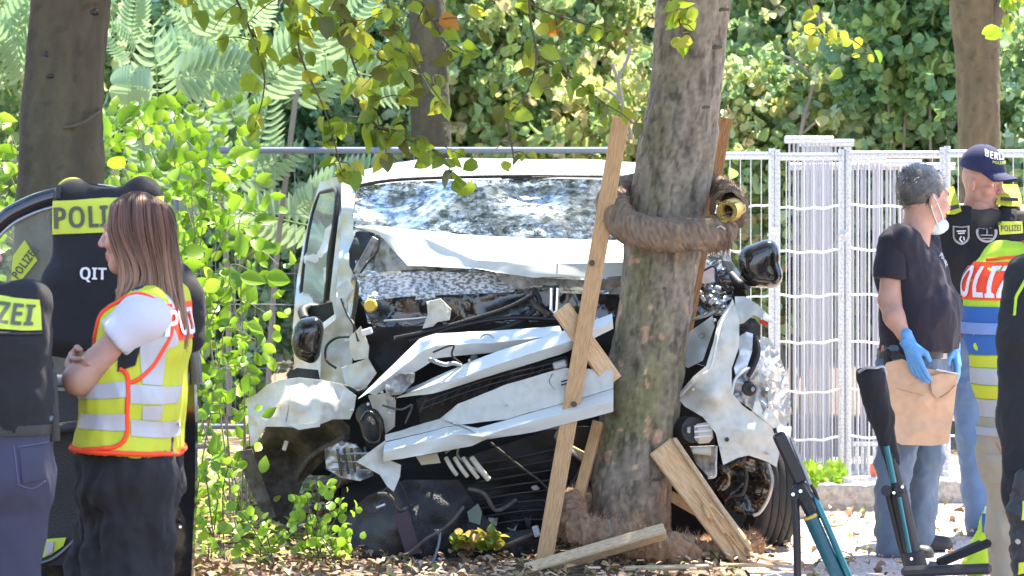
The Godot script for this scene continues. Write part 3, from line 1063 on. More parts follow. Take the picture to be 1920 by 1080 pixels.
func build_shrubs() -> void:
	var sprig := sprig_geo(0.62, 9)
	var round_sprig := sprig_geo(0.74, 10)
	var green := [Color(0.40, 0.55, 0.26), Color(0.50, 0.63, 0.32), Color(0.26, 0.40, 0.18), Color(0.60, 0.66, 0.34)]
	var yellow := [Color(0.48, 0.55, 0.18), Color(0.58, 0.60, 0.24), Color(0.36, 0.48, 0.16), Color(0.64, 0.56, 0.30), Color(0.24, 0.36, 0.13)]
	var dark := [Color(0.32, 0.45, 0.19), Color(0.42, 0.54, 0.24), Color(0.20, 0.33, 0.17)]
	var cool := [Color(0.38, 0.57, 0.36), Color(0.52, 0.67, 0.48), Color(0.27, 0.45, 0.27)]
	# the dense bank far behind
	for q in [[-900, -200, 33, 1], [-300, 300, 32, 2], [200, 800, 31, 3], [700, 1300, 33, 4], [1200, 1800, 32, 5], [1700, 2300, 31, 6], [2200, 2900, 33, 7]]:
		var nm: String = ["", "left of the frame edge", "behind the trunk at far left", "behind the feathery fronds", "behind the slender trunk and the van roof", "behind the leaning tree and the stacked fence", "behind the brown forked trunk", "past the right frame edge"][q[3]]
		shrub("hedge", "tall dense dark green thicket " + nm, "hedge", q[2], [q[0], -420, q[1], 760], 300, 16, Vector2(0.15, 0.24), dark + [Color(0.40, 0.52, 0.26), Color(0.50, 0.58, 0.30)], 200 + q[3], sprig, 1.2, 0.45, 3, "thicket far behind the fence")
	# sunlit bushes behind the fence
	shrub("bush", "pale feathery bush at far left beside the thick trunk", "bush", 22.0, [-420, -140, 160, 760], 204, 15, Vector2(0.055, 0.12), green, 301, sprig)
	shrub("bush", "bright pale green bush behind the left fence rail", "bush", 23.0, [150, -160, 480, 760], 280, 15, Vector2(0.055, 0.12), cool + green, 302, sprig)
	shrub("bush", "cool green bush between the feathery fronds and the slender trunk", "bush", 23.5, [460, -180, 800, 640], 280, 15, Vector2(0.055, 0.12), cool, 303, sprig)
	shrub("bush", "yellow-green bush right of the slender trunk above the van roof", "bush", 22.5, [800, -40, 1060, 420], 190, 15, Vector2(0.055, 0.12), yellow + green, 304, round_sprig)
	shrub("bush", "yellowing bush with bare grey branches left of the leaning tree", "bush", 22.0, [1010, 150, 1230, 520], 113, 15, Vector2(0.055, 0.12), yellow, 305, round_sprig)
	shrub("bush", "yellowish bush with bare twigs above the stacked fence panels", "bush", 21.5, [1330, 90, 1590, 560], 204, 15, Vector2(0.055, 0.12), yellow + green, 306, round_sprig)
	shrub("bush", "green leafy bush between the stacked fence and the forked trunk", "bush", 21.5, [1560, 60, 1840, 560], 215, 15, Vector2(0.055, 0.12), cool + green, 307, round_sprig)
	shrub("bush", "light green bush right of the forked trunk", "bush", 21.0, [1840, 20, 2240, 600], 204, 15, Vector2(0.055, 0.12), green + cool, 308, round_sprig)
	shrub("ivy", "ivy curtain hanging beside the forked trunk", "ivy", 20.6, [1650, -220, 1790, 170], 107, 15, Vector2(0.055, 0.12), [Color(0.16, 0.30, 0.12), Color(0.20, 0.34, 0.14), Color(0.25, 0.38, 0.11)], 309, round_sprig, 0.5)
	shrub("bush", "upper bush of mixed green and yellow leaves right of the leaning tree", "bush", 22.5, [1360, -220, 1680, 110], 190, 15, Vector2(0.055, 0.12), yellow + green, 310, round_sprig)
	shrub("bush", "upper pale bush left of the leaning tree top", "bush", 23.2, [880, -260, 1180, 60], 178, 15, Vector2(0.055, 0.12), green + yellow, 311, round_sprig)
	var bare := thing("dead_branch", "bare grey forked branch standing out of the yellowish bush", "branch", at(1490, 700, 21.0))
	for q in [[[1492, 300], [1508, 220], [1528, 150], [1540, 70], [1536, 20]], [[1505, 250], [1560, 205], [1610, 180], [1655, 150]], [[1528, 150], [1500, 120], [1470, 105]], [[1560, 205], [1590, 215], [1620, 235]]]:
		obj("twig", wire(q, 0.016 if q.size() == 5 else 0.010, 21.0), M.grey_twig, bare)
	var bare2 := thing("dead_branch", "bare pale forked branch left of the leaning tree", "branch", at(1180, 700, 20.8))
	for q in [[[1186, 262], [1170, 205], [1158, 150], [1148, 120]], [[1158, 150], [1176, 112], [1182, 84]], [[1186, 230], [1160, 185], [1130, 165]]]:
		obj("twig", wire(q, 0.013, 20.8), M.grey_twig, bare2)
	# pinnate fronds, each a part
	var fr := [frond_geo(11), frond_geo(14)]
	var r := RandomNumberGenerator.new()
	r.seed = 61
	var fl := []
	for q in [[30, 120, 22], [10, 95, -8], [40, 160, 14], [60, 140, 30], [20, 180, -20]]: fl.append([q, 20.8])
	var a1 := thing("tree_of_heaven", "feathery pale fronds left of the thick trunk", "shrub", at(20, 700, 20.8))
	var a2 := thing("tree_of_heaven", "tall feathery pale fronds behind the left fence rail", "shrub", at(430, 800, 20.4))
	for q in fl: frond(fr[0], a1, at(q[0][0], q[0][1], q[1]), 0.55, r)
	for k in 34:
		var x := r.randf_range(220, 640)
		var y := r.randf_range(20, 500)
		frond(fr[k % 2], a2, at(x, y, r.randf_range(20.1, 21.2)), r.randf_range(0.40, 0.72), r)
	for q in [[470, 190, 20.0, 0.66, 0.75], [330, 60, 20.0, 0.62, 0.95], [300, 150, 20.0, 0.7, 1.45], [560, 390, 20.0, 0.6, 1.1], [470, 340, 20.0, 0.6, -1.2]]:
		var o := frond(fr[1], a2, at(q[0], q[1], q[2]), q[3], r)
		o.basis = (Basis(Vector3(0, 0, 1), -q[4]) * Basis(Vector3(1, 0, 0), 0.35)).scaled(Vector3.ONE * q[3])
	for q in [[[430, 780], [425, 500], [400, 200], [380, 40]], [[500, 780], [515, 520], [540, 300], [560, 140]]]: obj("stem", wire(q, 0.02, 20.6), M.grey_twig, a2)
	lime_bush()
	ground_plants()
	ivy_ground()

func frond(mesh: Mesh, t: Node3D, p: Vector3, size: float, r: RandomNumberGenerator) -> MeshInstance3D:
	var o := obj("frond", mesh, M.frond, t)
	o.transform = Transform3D((Basis(Vector3.UP, r.randf_range(-0.7, 0.7)) * Basis(Vector3(0, 0, 1), r.randf_range(-1.9, 1.9)) * Basis(Vector3(1, 0, 0), r.randf_range(-0.3, 0.7))).scaled(Vector3.ONE * size), p - t.position)
	return o

func lime_bush() -> void:
	var r := RandomNumberGenerator.new()
	r.seed = 77
	var t := thing("linden_bush", "bright lime leafy bush between the woman and the van", "bush", at(400, 1020, 14.9))
	var lm := [leaf_mesh(0.62, 0.22, 0.16, 0.05), leaf_mesh(0.54, 0.35, 0.2, 0.0)]
	var ms := [M.lime_a, M.lime_b, M.lime_c, M.lime_a]
	var sprays := []
	for q in [[330, 1010, 240, 330, 14.7], [360, 1010, 330, 520, 14.6], [390, 1010, 430, 430, 14.8], [400, 1010, 450, 410, 14.9], [350, 1010, 260, 240, 15.0], [340, 1010, 180, 260, 14.9], [380, 1010, 420, 620, 14.5], [400, 1010, 440, 570, 14.7], [380, 1010, 400, 760, 14.4], [390, 1010, 420, 690, 14.5], [340, 1010, 290, 430, 14.8], [360, 1010, 320, 270, 15.2], [370, 1010, 465, 480, 15.0], [350, 1010, 20, 330, 14.9], [350, 1010, 20, 250, 14.9], [360, 1010, 385, 860, 14.3], [360, 1010, 360, 350, 14.9], [380, 1010, 430, 505, 14.6], [350, 1010, 10, 440, 14.7], [360, 1010, 400, 330, 15.2]]:
		sprays.append(q)
	var n := 0
	for q in sprays:
		var p0 := at(r.randf_range(200, 480), q[1], r.randf_range(14.7, 15.4))
		var p2 := at(q[2], q[3], q[4])
		var m := p0.lerp(p2, 0.55) + Vector3(r.randf_range(-0.05, 0.05), 0.12, 0)
		var path := curve([p0, m, p2, p2 + Vector3(signf(q[2] - 300) * 0.13 + 0.02, -0.04, 0.04)], 10)
		obj("stem", tube(path, 0.0045, 0.002, 5, 1), M.grey_twig, t)
		for k in 15:
			if n >= 296: break
			n += 1
			var c: Vector3 = path[path.size() - 1 - (k * 13) / 9]
			c += Vector3(r.randf_range(-0.11, 0.11), r.randf_range(-0.09, 0.09), r.randf_range(-0.1, 0.1))
			var o := obj("leaf", lm[k % 2], ms[r.randi() % 4], t)
			var bs := Basis(Vector3(0, 0, 1), r.randf_range(-2.3, 2.3)) * Basis(Vector3(1, 0, 0), r.randf_range(-1.0, 0.2)) * Basis(Vector3(0, 1, 0), r.randf_range(-0.5, 0.5))
			o.transform = Transform3D(bs.scaled(Vector3.ONE * r.randf_range(0.055, 0.115) * (1.2 if c.y > 1.2 else 0.9)), c - t.position)
	var pal := [Color(0.20, 0.36, 0.02), Color(0.27, 0.42, 0.03), Color(0.12, 0.24, 0.02)]
	var spots := []
	for k in 1250:
		var p := at(r.randf_range(190, 490), r.randf_range(190, 1000), r.randf_range(14.9, 15.8))
		if r.randf() < 0.16: p = at(r.randf_range(-260, 40), r.randf_range(210, 700), r.randf_range(14.5, 15.6))
		if p.x > at(420, 0, 15).x and r.randf() < 0.5: continue
		var bs := Basis(Vector3(0, 0, 1), r.randf_range(-2.3, 2.3)) * Basis(Vector3(1, 0, 0), r.randf_range(-1.2, 0.3))
		spots.append([Transform3D(bs.scaled(Vector3.ONE * r.randf_range(0.045, 0.09)), p), pick(r, pal)])
	scatter("foliage", t, lm[0], M.leaf, spots)

func ground_plants() -> void:
	var r := RandomNumberGenerator.new()
	r.seed = 83
	var lm := [leaf_mesh(0.8, 0.15, 0.12, 0.25), leaf_mesh(0.7, 0.3, 0.15, 0.2)]
	var ms := [M.lime_a, M.lime_c, M.lime_b]
	var list := [[590, 1050, [[575, 930], [600, 905], [560, 960], [640, 900], [650, 950], [610, 990]], 13.75, "leafy sapling in front of the crushed wheel arch"],
		[500, 1055, [[450, 960], [500, 985], [540, 1000], [420, 1000], [480, 1030], [400, 1030]], 13.7, "low green plant left of the crushed wheel arch"],
		[400, 1040, [[385, 880], [410, 920], [370, 950], [430, 870], [390, 990]], 14.0, "low bright plant at the foot of the lime bush"],
		[620, 1060, [[600, 1010], [640, 1020], [570, 1030], [660, 1000]], 13.65, "small green sprout under the dark front of the van"]]
	for q in list:
		var base := at(q[0], q[1], q[3])
		var t := thing("wild_plant", q[4], "plant", base)
		for tip in q[2]:
			var p2 := at(tip[0], tip[1], q[3] + r.randf_range(-0.1, 0.12))
			var path := curve([base + Vector3(r.randf_range(-0.06, 0.06), -0.02, r.randf_range(-0.05, 0.05)), base.lerp(p2, 0.6) + Vector3(0, 0.03, 0), p2], 7)
			obj("stem", tube(path, 0.004, 0.002, 5, 1), M.twig, t)
			for k in 9:
				var c: Vector3 = path[path.size() - 1 - k] + Vector3(r.randf_range(-0.06, 0.06), r.randf_range(-0.03, 0.03), r.randf_range(-0.06, 0.06))
				var o := obj("leaf", lm[k % 2], ms[r.randi() % 3], t)
				var bs := Basis(Vector3(0, 0, 1), r.randf_range(-2.2, 2.2)) * Basis(Vector3(1, 0, 0), r.randf_range(-1.3, -0.1))
				o.transform = Transform3D(bs.scaled(Vector3.ONE * r.randf_range(0.030, 0.060)), c - base)

func ivy_ground() -> void:
	var r := RandomNumberGenerator.new()
	r.seed = 91
	var lm := leaf_mesh(0.8, 0.2, 0.15, 0.25)
	var spots := []
	var pal := [Color(0.30, 0.38, 0.07), Color(0.42, 0.48, 0.12), Color(0.50, 0.46, 0.20), Color(0.20, 0.30, 0.05)]
	for k in 2600:
		var x := r.randf_range(-2.6, -0.72)
		var z := r.randf_range(-18.5, -13.6)
		if x > -1.0 and z < -14.6: continue
		var p := Vector3(x, absf(r.randfn()) * 0.07 + 0.02, z)
		var bs := Basis(Vector3.UP, r.randf_range(0, TAU)) * Basis(Vector3(1, 0, 0), r.randf_range(-1.7, -0.6))
		spots.append([Transform3D(bs.scaled(Vector3.ONE * r.randf_range(0.03, 0.065)), p), pick(r, pal)])
	var o := scatter("ground_cover", self, lm, M.leaf, spots)
	tag(o, "low sunlit ground cover on the soil left of the van", "ground cover", "", "stuff")
	var t := thing("weeds", "fresh green weeds growing at the foot of the stacked fence", "plant", at(1540, 905, 16.3))
	for k in 90:
		var l := obj("leaf", lm, M.lime_b if k % 2 else M.lime_a, t)
		var c := at(r.randf_range(1500, 1580), r.randf_range(874, 912), 16.25 + r.randf_range(-0.1, 0.1))
		l.transform = Transform3D((Basis(Vector3(0, 0, 1), r.randf_range(-1.4, 1.4)) * Basis(Vector3(1, 0, 0), r.randf_range(-0.8, 0.6))).scaled(Vector3.ONE * r.randf_range(0.028, 0.06)), c - t.position)

# ---------------------------------------------------------------- fences

func fence_panel(label: String, d0: float, x0: float, x1: float, d1: float, top: float, bottom: float, bars: int, white: bool, group: String, levels := [], posts := true, rod := 0.0022, called := "wire_fence") -> Node3D:
	var a := at(x0, top, d0)
	var b := at(x1, top, d1)
	var lowa := at(x0, bottom, d0)
	lowa.x = a.x
	var lowb := at(x1, bottom, d1)
	lowb.x = b.x
	var t := thing(called, label, "fence", Vector3((a.x + b.x) / 2.0, 0, (a.z + b.z) / 2.0), group)
	var m: Material = M.galv if white else M.galv_dull
	var wm: Material = (M.wire_white if posts else M.wire_lilac) if white else M.wire
	obj("top_rail", tube([a, b], 0.021, -1, 10, 1), m, t)
	obj("bottom_rail", tube([lowa, lowb], 0.017, -1, 10, 1), m, t)
	if posts:
		obj("post", tube([a + Vector3(0, 0.04, 0), Vector3(a.x, 0.06, a.z)], 0.0175, -1, 10, 1), m, t)
		obj("post", tube([b + Vector3(0, 0.04, 0), Vector3(b.x, 0.06, b.z)], 0.0175, -1, 10, 1), m, t)
	var g := Geo.new()
	for k in range(1, bars):
		var u := float(k) / bars
		tube_into(g, [a.lerp(b, u), lowa.lerp(lowb, u)], rod, -1, 5, Color.WHITE, false)
	tag(obj("wire_mesh", g.mesh(), wm, t), "", "", "", "stuff")
	for y in levels:
		var pa := at(x0, y, d0)
		pa.x = a.x
		var pb := at(x1, y - 2.0, d1)
		pb.x = b.x
		var pts := []
		for k in 13:
			var u := k / 12.0
			pts.append(pa.lerp(pb, u) + Vector3(0, -0.012 * sin(u * PI) + 0.004 * sin(u * 17.0 + y), 0.012 * sin(u * PI * 4.0)))
		obj("wire", tube(pts, 0.0065 if white else 0.003, -1, 6, 2), wm, t)
	return t

func build_fences() -> void:
	fence_panel("grey rail fence panel behind the lime bush and the van roof", 19.6, 330, 1150, 19.5, 282, 800, 22, false, "", [400, 512, 570, 690])
	fence_panel("white wire fence panel directly behind the leaning tree", 16.9, 1330, 1447, 16.8, 292, 900, 6, true, "", [385, 468, 555, 640, 730, 820])
	fence_panel("white wire fence panel between the van mirror and the middle post", 16.8, 1457, 1578, 16.7, 294, 900, 7, true, "", [388, 470, 553, 640, 733, 822])
	fence_panel("white wire fence panel behind the man holding the bag", 16.7, 1590, 1768, 16.6, 290, 900, 9, true, "", [384, 466, 551, 640, 730, 818])
	fence_panel("white wire fence panel behind the officer in the cap", 16.6, 1776, 2150, 16.4, 288, 900, 18, true, "", [384, 466, 551, 640, 730, 818])
	# panels leaned together behind the standing ones
	var names := ["frontmost dense panel of the white stack left of the man, its top above the rail", "second dense panel of the white stack, set a little right of the frontmost", "dense white panel in the stack just right of the middle post", "dense white panel in the stack nearest the man's head", "hindmost dense panel of the white stack, leaning sideways"]
	var spec := [[1472, 1562, 262, 17.1], [1500, 1600, 268, 17.25], [1592, 1660, 300, 17.15], [1630, 1725, 306, 17.3], [1480, 1790, 312, 17.45]]
	for k in 5:
		var q: Array = spec[k]
		fence_panel(names[k], q[3], q[0], q[1], q[3] + 0.04, q[2], 890, [11, 12, 9, 12, 27][k], true, "fence panels leaned together in a stack", [], false, 0.0058, "wire_fence_stack")
	var gr := Geo.new()
	for q in [[1447, 380], [1580, 440], [1770, 440]]:
		var c := thing("pipe_clamp", ["pale clamp joining the fence posts above the van mirror", "pale clamp on the middle fence post", "pale clamp on the fence post behind the man's head"][[1447, 1580, 1770].find(q[0])], "clamp", at(q[0], q[1], 16.72))
		obj("bracket", box(Transform3D(Basis(), at(q[0] + 3, q[1] + 60 if q[0] == 1447 else q[1], 16.72)), Vector3(0.045, 0.07, 0.075), 0.01), M.galv, c)
		obj("bolt", tube([at(q[0] - 8, q[1] + (60 if q[0] == 1447 else 0), 16.66), at(q[0] + 14, q[1] + (60 if q[0] == 1447 else 0), 16.66)], 0.008, -1, 8, 1), M.galv, c)
	var fl := ["concrete fence foot behind the teal stand", "concrete fence foot behind the man's legs", "low concrete fence foot beside the front wheel"]
	var fs := [[1590, 944, 0.30, 0.14, 16.15, -0.15], [1778, 922, 0.25, 0.14, 16.5, 0.0], [1478, 968, 0.12, 0.15, 15.75, 0.2]]
	for k in 3:
		var q: Array = fs[k]
		var c := thing("concrete_block", fl[k], "concrete block", Vector3(at(q[0], 0, q[4]).x, 0, -q[4]), "concrete feet of the fence")
		var y := Basis(Vector3.UP, q[5])
		obj("block", rumple_box(Transform3D(y, c.position + Vector3(0, q[3] / 2.0, 0)), Vector3(q[2], q[3], 0.3)), M.concrete, c)
		obj("socket", tube([c.position + Vector3(0, q[3], 0), c.position + Vector3(0, q[3] + 0.03, 0)], 0.03, 0.028, 10, 1), M.galv, c)
	tag(obj("kerb", box(Transform3D(Basis(Vector3.UP, -0.03), Vector3(2.6, 0.05, -17.1)), Vector3(4.4, 0.12, 0.9), 0.015), M.concrete), "pale concrete kerb under the stacked fence", "", "", "structure")
	var cr := thing("crate", "pale slatted crate on the ground behind the man's legs", "crate", at(1635, 905, 17.0))
	for k in 6: obj("slat", box(Transform3D(Basis(), at(1606 + k * 11, 862, 16.95)), Vector3(0.018, 0.17, 0.02), 0.003), M.galv, cr)
	obj("rim", box(Transform3D(Basis(), at(1633, 832, 16.95)), Vector3(0.20, 0.025, 0.03), 0.003), M.galv, cr)
	obj("base", box(Transform3D(Basis(), at(1633, 893, 17.0)), Vector3(0.20, 0.02, 0.16), 0.003), M.galv, cr)
	var hy := thing("marker_post", "small pale red knobbed post on the kerb behind the man's legs", "post", at(1639, 905, 16.7))
	obj("body", tube([at(1639, 905, 16.7), at(1639, 882, 16.7)], 0.022, 0.016, 10, 1), M.red_plastic, hy)
	obj("head", tube([at(1639, 886, 16.7), at(1640, 874, 16.7), at(1645, 868, 16.7)], 0.026, 0.02, 10, 2), M.red_plastic, hy)

func rumple_box(x: Transform3D, size: Vector3) -> ArrayMesh:
	var f := Field.new(x.origin - Vector3.ONE * size.length() * 0.6, x.origin + Vector3.ONE * size.length() * 0.6, 0.016)
	f.ell(x.origin, Vector3.ONE * size.length(), 0.01)
	for a in 3:
		for s in [-1.0, 1.0]:
			var n := Vector3.ZERO
			n[a] = s
			f.cut(x.basis * n, x * (n * size[a] / 2.0))
	return rumple(f.net(), 4, 14.0, 0.006, Vector3.ONE, false).mesh()

# ---------------------------------------------------------------- the crashed van

func mirror(t: Node3D, c: Vector3, rx: float, ry: float, rz: float, lean: float, arm: Array, s: int) -> void:
	var f := Field.new(c - Vector3.ONE * 0.3, c + Vector3.ONE * 0.3, 0.008)
	var b := Basis(Vector3(0, 0, 1), lean)
	for sx in [-1.0, 1.0]:
		for sy in [-1.0, 1.0]:
			f.ell(c + b * Vector3(sx * rx * 0.42, sy * ry * 0.40 + (0.012 if sx > 0 else -0.006) * sy, 0), Vector3(rx * 0.58, ry * 0.58, rz), 0.06, b)
	var o := obj("side_mirror", f.net().mesh(), M.black_gloss, t)
	obj("mirror_arm", wire(arm, 0.024, -1, 8, 4), M.black, o)
	var q := []
	for k in 4:
		var an: float = [-2.5, -0.65, 0.6, 2.4][k]
		q.append(c + b * Vector3(cos(an) * rx * 0.75, sin(an) * ry * 0.72, -rz * 0.98))
	var g := Geo.new()
	g.flat(q, Vector3.FORWARD)
	obj("mirror_glass", g.mesh(), M.glass_side, o)
	if s > 0:
		var r := Geo.new()
		r.flat([c + b * Vector3(-rx * 0.35, -ry * 0.30, rz * 1.01), c + b * Vector3(rx * 0.05, -ry * 0.1, rz * 1.04), c + b * Vector3(rx * 0.1, ry * 0.15, rz * 1.04), c + b * Vector3(-rx * 0.05, ry * 0.1, rz * 1.04)], Vector3.BACK)
		obj("mirror_facet", r.mesh(), M.black, o)

func wheel(t: Node3D, c: Vector3, axis: Vector3, r: float, w: float) -> void:
	var x := axis.normalized()
	var y := Vector3.UP
	var z := x.cross(y).normalized()
	var g := Geo.new()
	var prof := [[-0.5, 0.66], [-0.5, 0.86], [-0.44, 0.95]]
	for k in 5:
		var a := -0.38 + k * 0.17
		prof.append([a, 1.0])
		prof.append([a + 0.13, 1.0])
		prof.append([a + 0.135, 0.965])
		prof.append([a + 0.165, 0.965])
	prof.append_array([[0.44, 0.95], [0.5, 0.86], [0.5, 0.66]])
	var n := 56
	for k in prof.size():
		for s in n:
			var an := TAU * s / n
			var d := y * cos(an) + z * sin(an)
			g.vert(c + x * (prof[k][0] * w) + d * (prof[k][1] * r), d)
	for k in prof.size() - 1:
		for s in n:
			g.quad(k * n + s, k * n + (s + 1) % n, (k + 1) * n + (s + 1) % n, (k + 1) * n + s)
	g.smooth()
	var o := obj("wheel", g.mesh(), M.rubber, t)
	var rim := Geo.new()
	tube_into(rim, [c - x * w * 0.3, c + x * w * 0.3], r * 0.66, -1, 32)
	obj("rim", rim.mesh(), M.metal_grey, o)

func build_van() -> void:
	var t := thing("crashed_van", "white van with its crushed front wrapped round the leaning tree", "van", at(1000, 1050, 15.5))
	# shell
	var g := Geo.new()
	var fl := at(652, 342, 15.35)
	var fr := at(1328, 340, 15.35)
	for b in 13:
		var v := b / 12.0
		var dz := pow(v, 1.4)
		for a in 21:
			var u := a / 20.0
			var e := absf(u - 0.5) * 2.0
			var x := lerpf(fl.x, fr.x, u) - 0.20 * dz - signf(u - 0.5) * 0.0
			var rise := 0.115 * (1.0 - pow(1.0 - minf(v * 2.6, 1.0), 2.2))
			g.vert(Vector3(x, 1.695 + rise - 0.085 * pow(e, 5.0) * (0.25 + minf(1.0, v * 3.0)), -15.35 - 4.0 * dz - 0.10 * (1.0 - e * e) * 0.0), Vector3.UP)
	for b in 12:
		for a in 20:
			var k := b * 21 + a
			g.quad(k, k + 1, k + 22, k + 21)
	g.smooth()
	rumple(g, 12, 1.6, 0.012, Vector3.ONE, false)
	obj("roof", g.mesh(), M.paint, t)
	obj("side_panel", plate([[600, 342, 17.6], [625, 333, 16.4], [645, 329, 15.55], [668, 338, 15.3], [660, 430, 15.1], [668, 520, 14.98], [655, 620, 14.9], [660, 725, 14.85], [604, 740, 16.2], [552, 700, 17.4], [549, 610, 17.4], [557, 520, 17.5], [570, 450, 17.6], [584, 390, 17.6]], [[612, 470, 16.4], [604, 600, 16.2]], {"thick": 0.03, "step": 10.0}), M.paint, t)
	var sw := obj("side_window", plate([[600, 364, 17.3], [628, 360, 16.0], [628, 400, 15.85], [613, 480, 16.2], [606, 566, 16.0], [566, 566, 17.2], [574, 480, 17.3], [586, 410, 17.35]], [[600, 470, 16.6]], {"thick": 0.01, "step": 12.0}), M.glass_side, t)
	obj("seal", wire([[634, 368, 15.55], [628, 420, 15.5], [620, 490, 15.5], [612, 562, 15.55]], 0.016), M.black, sw)
	obj("trim", wire([[600, 362, 17.2], [616, 357, 16.5], [630, 358, 15.9], [630, 400, 15.8], [616, 480, 15.85], [609, 566, 15.8], [566, 569, 17.1], [572, 480, 17.2], [586, 400, 17.25], [600, 362, 17.2]], 0.010, -1, 6, 3), M.black, sw)
	obj("pillar", plate([[640, 333, 15.5], [668, 345, 15.28], [662, 395, 15.14], [668, 430, 15.05], [664, 500, 14.95], [650, 560, 14.85], [655, 640, 14.78], [628, 640, 14.95], [632, 520, 15.1], [640, 430, 15.25]], [], {"thick": 0.05, "step": 9.0, "amp": 0.006}), M.paint, t)
	var rs := Geo.new()
	var quads := [[at(1328, 345, 15.35), at(1392, 560, 14.9), at(1392, 900, 14.9)], [Vector3(0.75, 1.70, -19.3), Vector3(0.86, 1.05, -19.3), Vector3(0.86, 0.35, -19.3)]]
	for k in 2: rs.flat([quads[0][k], quads[1][k], quads[1][k + 1], quads[0][k + 1]], Vector3.RIGHT)
	rs.flat([Vector3(-1.04, 1.70, -19.3), Vector3(0.75, 1.70, -19.3), Vector3(0.86, 1.05, -19.3), Vector3(-1.16, 1.05, -19.3)], Vector3.FORWARD)
	rs.flat([Vector3(-1.16, 1.05, -19.3), Vector3(0.86, 1.05, -19.3), Vector3(0.86, 0.35, -19.3), Vector3(-1.16, 0.35, -19.3)], Vector3.FORWARD)
	rs.flat([at(602, 345, 17.4), Vector3(-1.04, 1.70, -19.3), Vector3(-1.16, 1.05, -19.3), at(556, 560, 17.3)], Vector3.LEFT)
	rs.flat([at(556, 560, 17.3), Vector3(-1.16, 1.05, -19.3), Vector3(-1.16, 0.35, -19.3), at(556, 740, 17.3), at(600, 800, 17.0)], Vector3.LEFT)
	obj("rear_body", rs.mesh(), M.paint, t)
	obj("underbody", box(Transform3D(Basis(), Vector3(-0.1, 0.36, -17.2)), Vector3(1.8, 0.18, 4.0), 0.03), M.black_matt, t)
	for s in [-0.85, 0.68]: wheel(t, Vector3(s, 0.33, -18.3), Vector3(1, 0, 0.08), 0.33, 0.21)
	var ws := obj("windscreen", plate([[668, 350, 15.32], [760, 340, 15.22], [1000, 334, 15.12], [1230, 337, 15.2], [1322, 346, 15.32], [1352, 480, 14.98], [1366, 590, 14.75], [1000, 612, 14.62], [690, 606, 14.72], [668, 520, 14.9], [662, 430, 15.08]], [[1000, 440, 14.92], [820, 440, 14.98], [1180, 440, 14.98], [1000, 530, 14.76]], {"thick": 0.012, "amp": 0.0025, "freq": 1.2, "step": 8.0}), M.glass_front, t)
	obj("header_seal", wire([[664, 350, 15.30], [760, 336, 15.2], [1000, 330, 15.1], [1230, 333, 15.18], [1326, 344, 15.3]], 0.010), M.black, ws)
	obj("grab_strip", wire([[940, 335, 15.11], [1060, 331, 15.08], [1160, 331, 15.1]], 0.006), M.black, ws)
	# black sheet put in for the shade behind the torn front
	obj("dark_backing", plate([[672, 560, 14.86], [1000, 600, 14.80], [1390, 520, 14.86], [1440, 720, 14.8], [1440, 960, 14.75], [1340, 1030, 14.7], [1000, 1050, 14.6], [700, 1058, 14.5], [640, 1000, 14.55], [640, 760, 14.8]], [], {"thick": 0.05, "step": 22.0, "amp": 0.05, "freq": 1.5}), M.black_matt, t)
	# hood, folded back over the screen
	var hood := obj("hood", fold([[[664, 424, 15.03], [690, 423, 15.0], [760, 428, 14.95], [870, 440, 14.86], [1000, 447, 14.83], [1180, 450, 14.86], [1305, 456, 14.95]], [[672, 426, 15.0], [706, 430, 14.92], [800, 448, 14.70], [892, 488, 14.48], [1000, 494, 14.43], [1180, 492, 14.43], [1305, 490, 14.6]], [[680, 430, 14.99], [716, 444, 14.9], [764, 497, 14.64], [892, 504, 14.46], [1000, 521, 14.40], [1180, 518, 14.41], [1305, 512, 14.6]]], {"thick": 0.008, "amp": 0.010, "freq": 1.6, "rows": 8}), M.paint, t)
	obj("hood_crease", wire([[940, 452, 14.74], [1010, 474, 14.55], [1050, 492, 14.42]], 0.003), M.paint, hood)
	obj("hood_lip", plate([[928, 511, 14.42], [1000, 521, 14.38], [1120, 526, 14.38], [1182, 517, 14.41], [1184, 530, 14.45], [1150, 542, 14.48], [1112, 546, 14.5], [1086, 538, 14.46], [1010, 534, 14.46], [975, 540, 14.48], [945, 532, 14.47]], [], {"thick": 0.01, "amp": 0.012, "step": 6.0}), M.inner, hood)
	obj("hood_underside", plate([[706, 438, 14.97], [742, 464, 14.83], [772, 491, 14.68], [800, 504, 14.6], [760, 506, 14.72], [700, 512, 14.9], [668, 522, 14.98], [690, 480, 15.0]], [], {"thick": 0.008, "amp": 0.03, "step": 6.0}), M.inner, hood)  # hood underside with its shade put into the grey colour
	obj("hinge", plate([[668, 434, 14.98], [704, 436, 14.93], [690, 470, 14.9], [664, 516, 14.9], [655, 498, 14.92], [654, 470, 14.95]], [], {"thick": 0.01, "amp": 0.02, "step": 6.0}), M.black, hood)  # black plate put in for the shade of the cavity under the hood
	bar("hinge_strut", at(704, 446, 14.86), at(668, 512, 14.82), 0.035, 0.012, M.inner, hood)
	obj("cable", wire([[712, 446, 14.84], [708, 470, 14.82], [690, 492, 14.8], [676, 512, 14.8]], 0.005), M.black, hood)
	# below the hood: cowl, wipers, broken pieces
	obj("cowl", plate([[676, 566, 14.62], [760, 556, 14.58], [960, 548, 14.55], [1160, 552, 14.55], [1170, 592, 14.5], [960, 606, 14.5], [700, 614, 14.55]], [], {"thick": 0.02, "amp": 0.012, "step": 9.0}), M.black_gloss, t)
	obj("shattered_glass", plate([[676, 524, 14.70], [700, 514, 14.68], [800, 508, 14.62], [930, 514, 14.58], [968, 540, 14.56], [960, 550, 14.555], [800, 560, 14.57], [690, 570, 14.61], [672, 552, 14.68]], [], {"thick": 0.008, "amp": 0.01, "step": 7.0}), M.crazed, t)
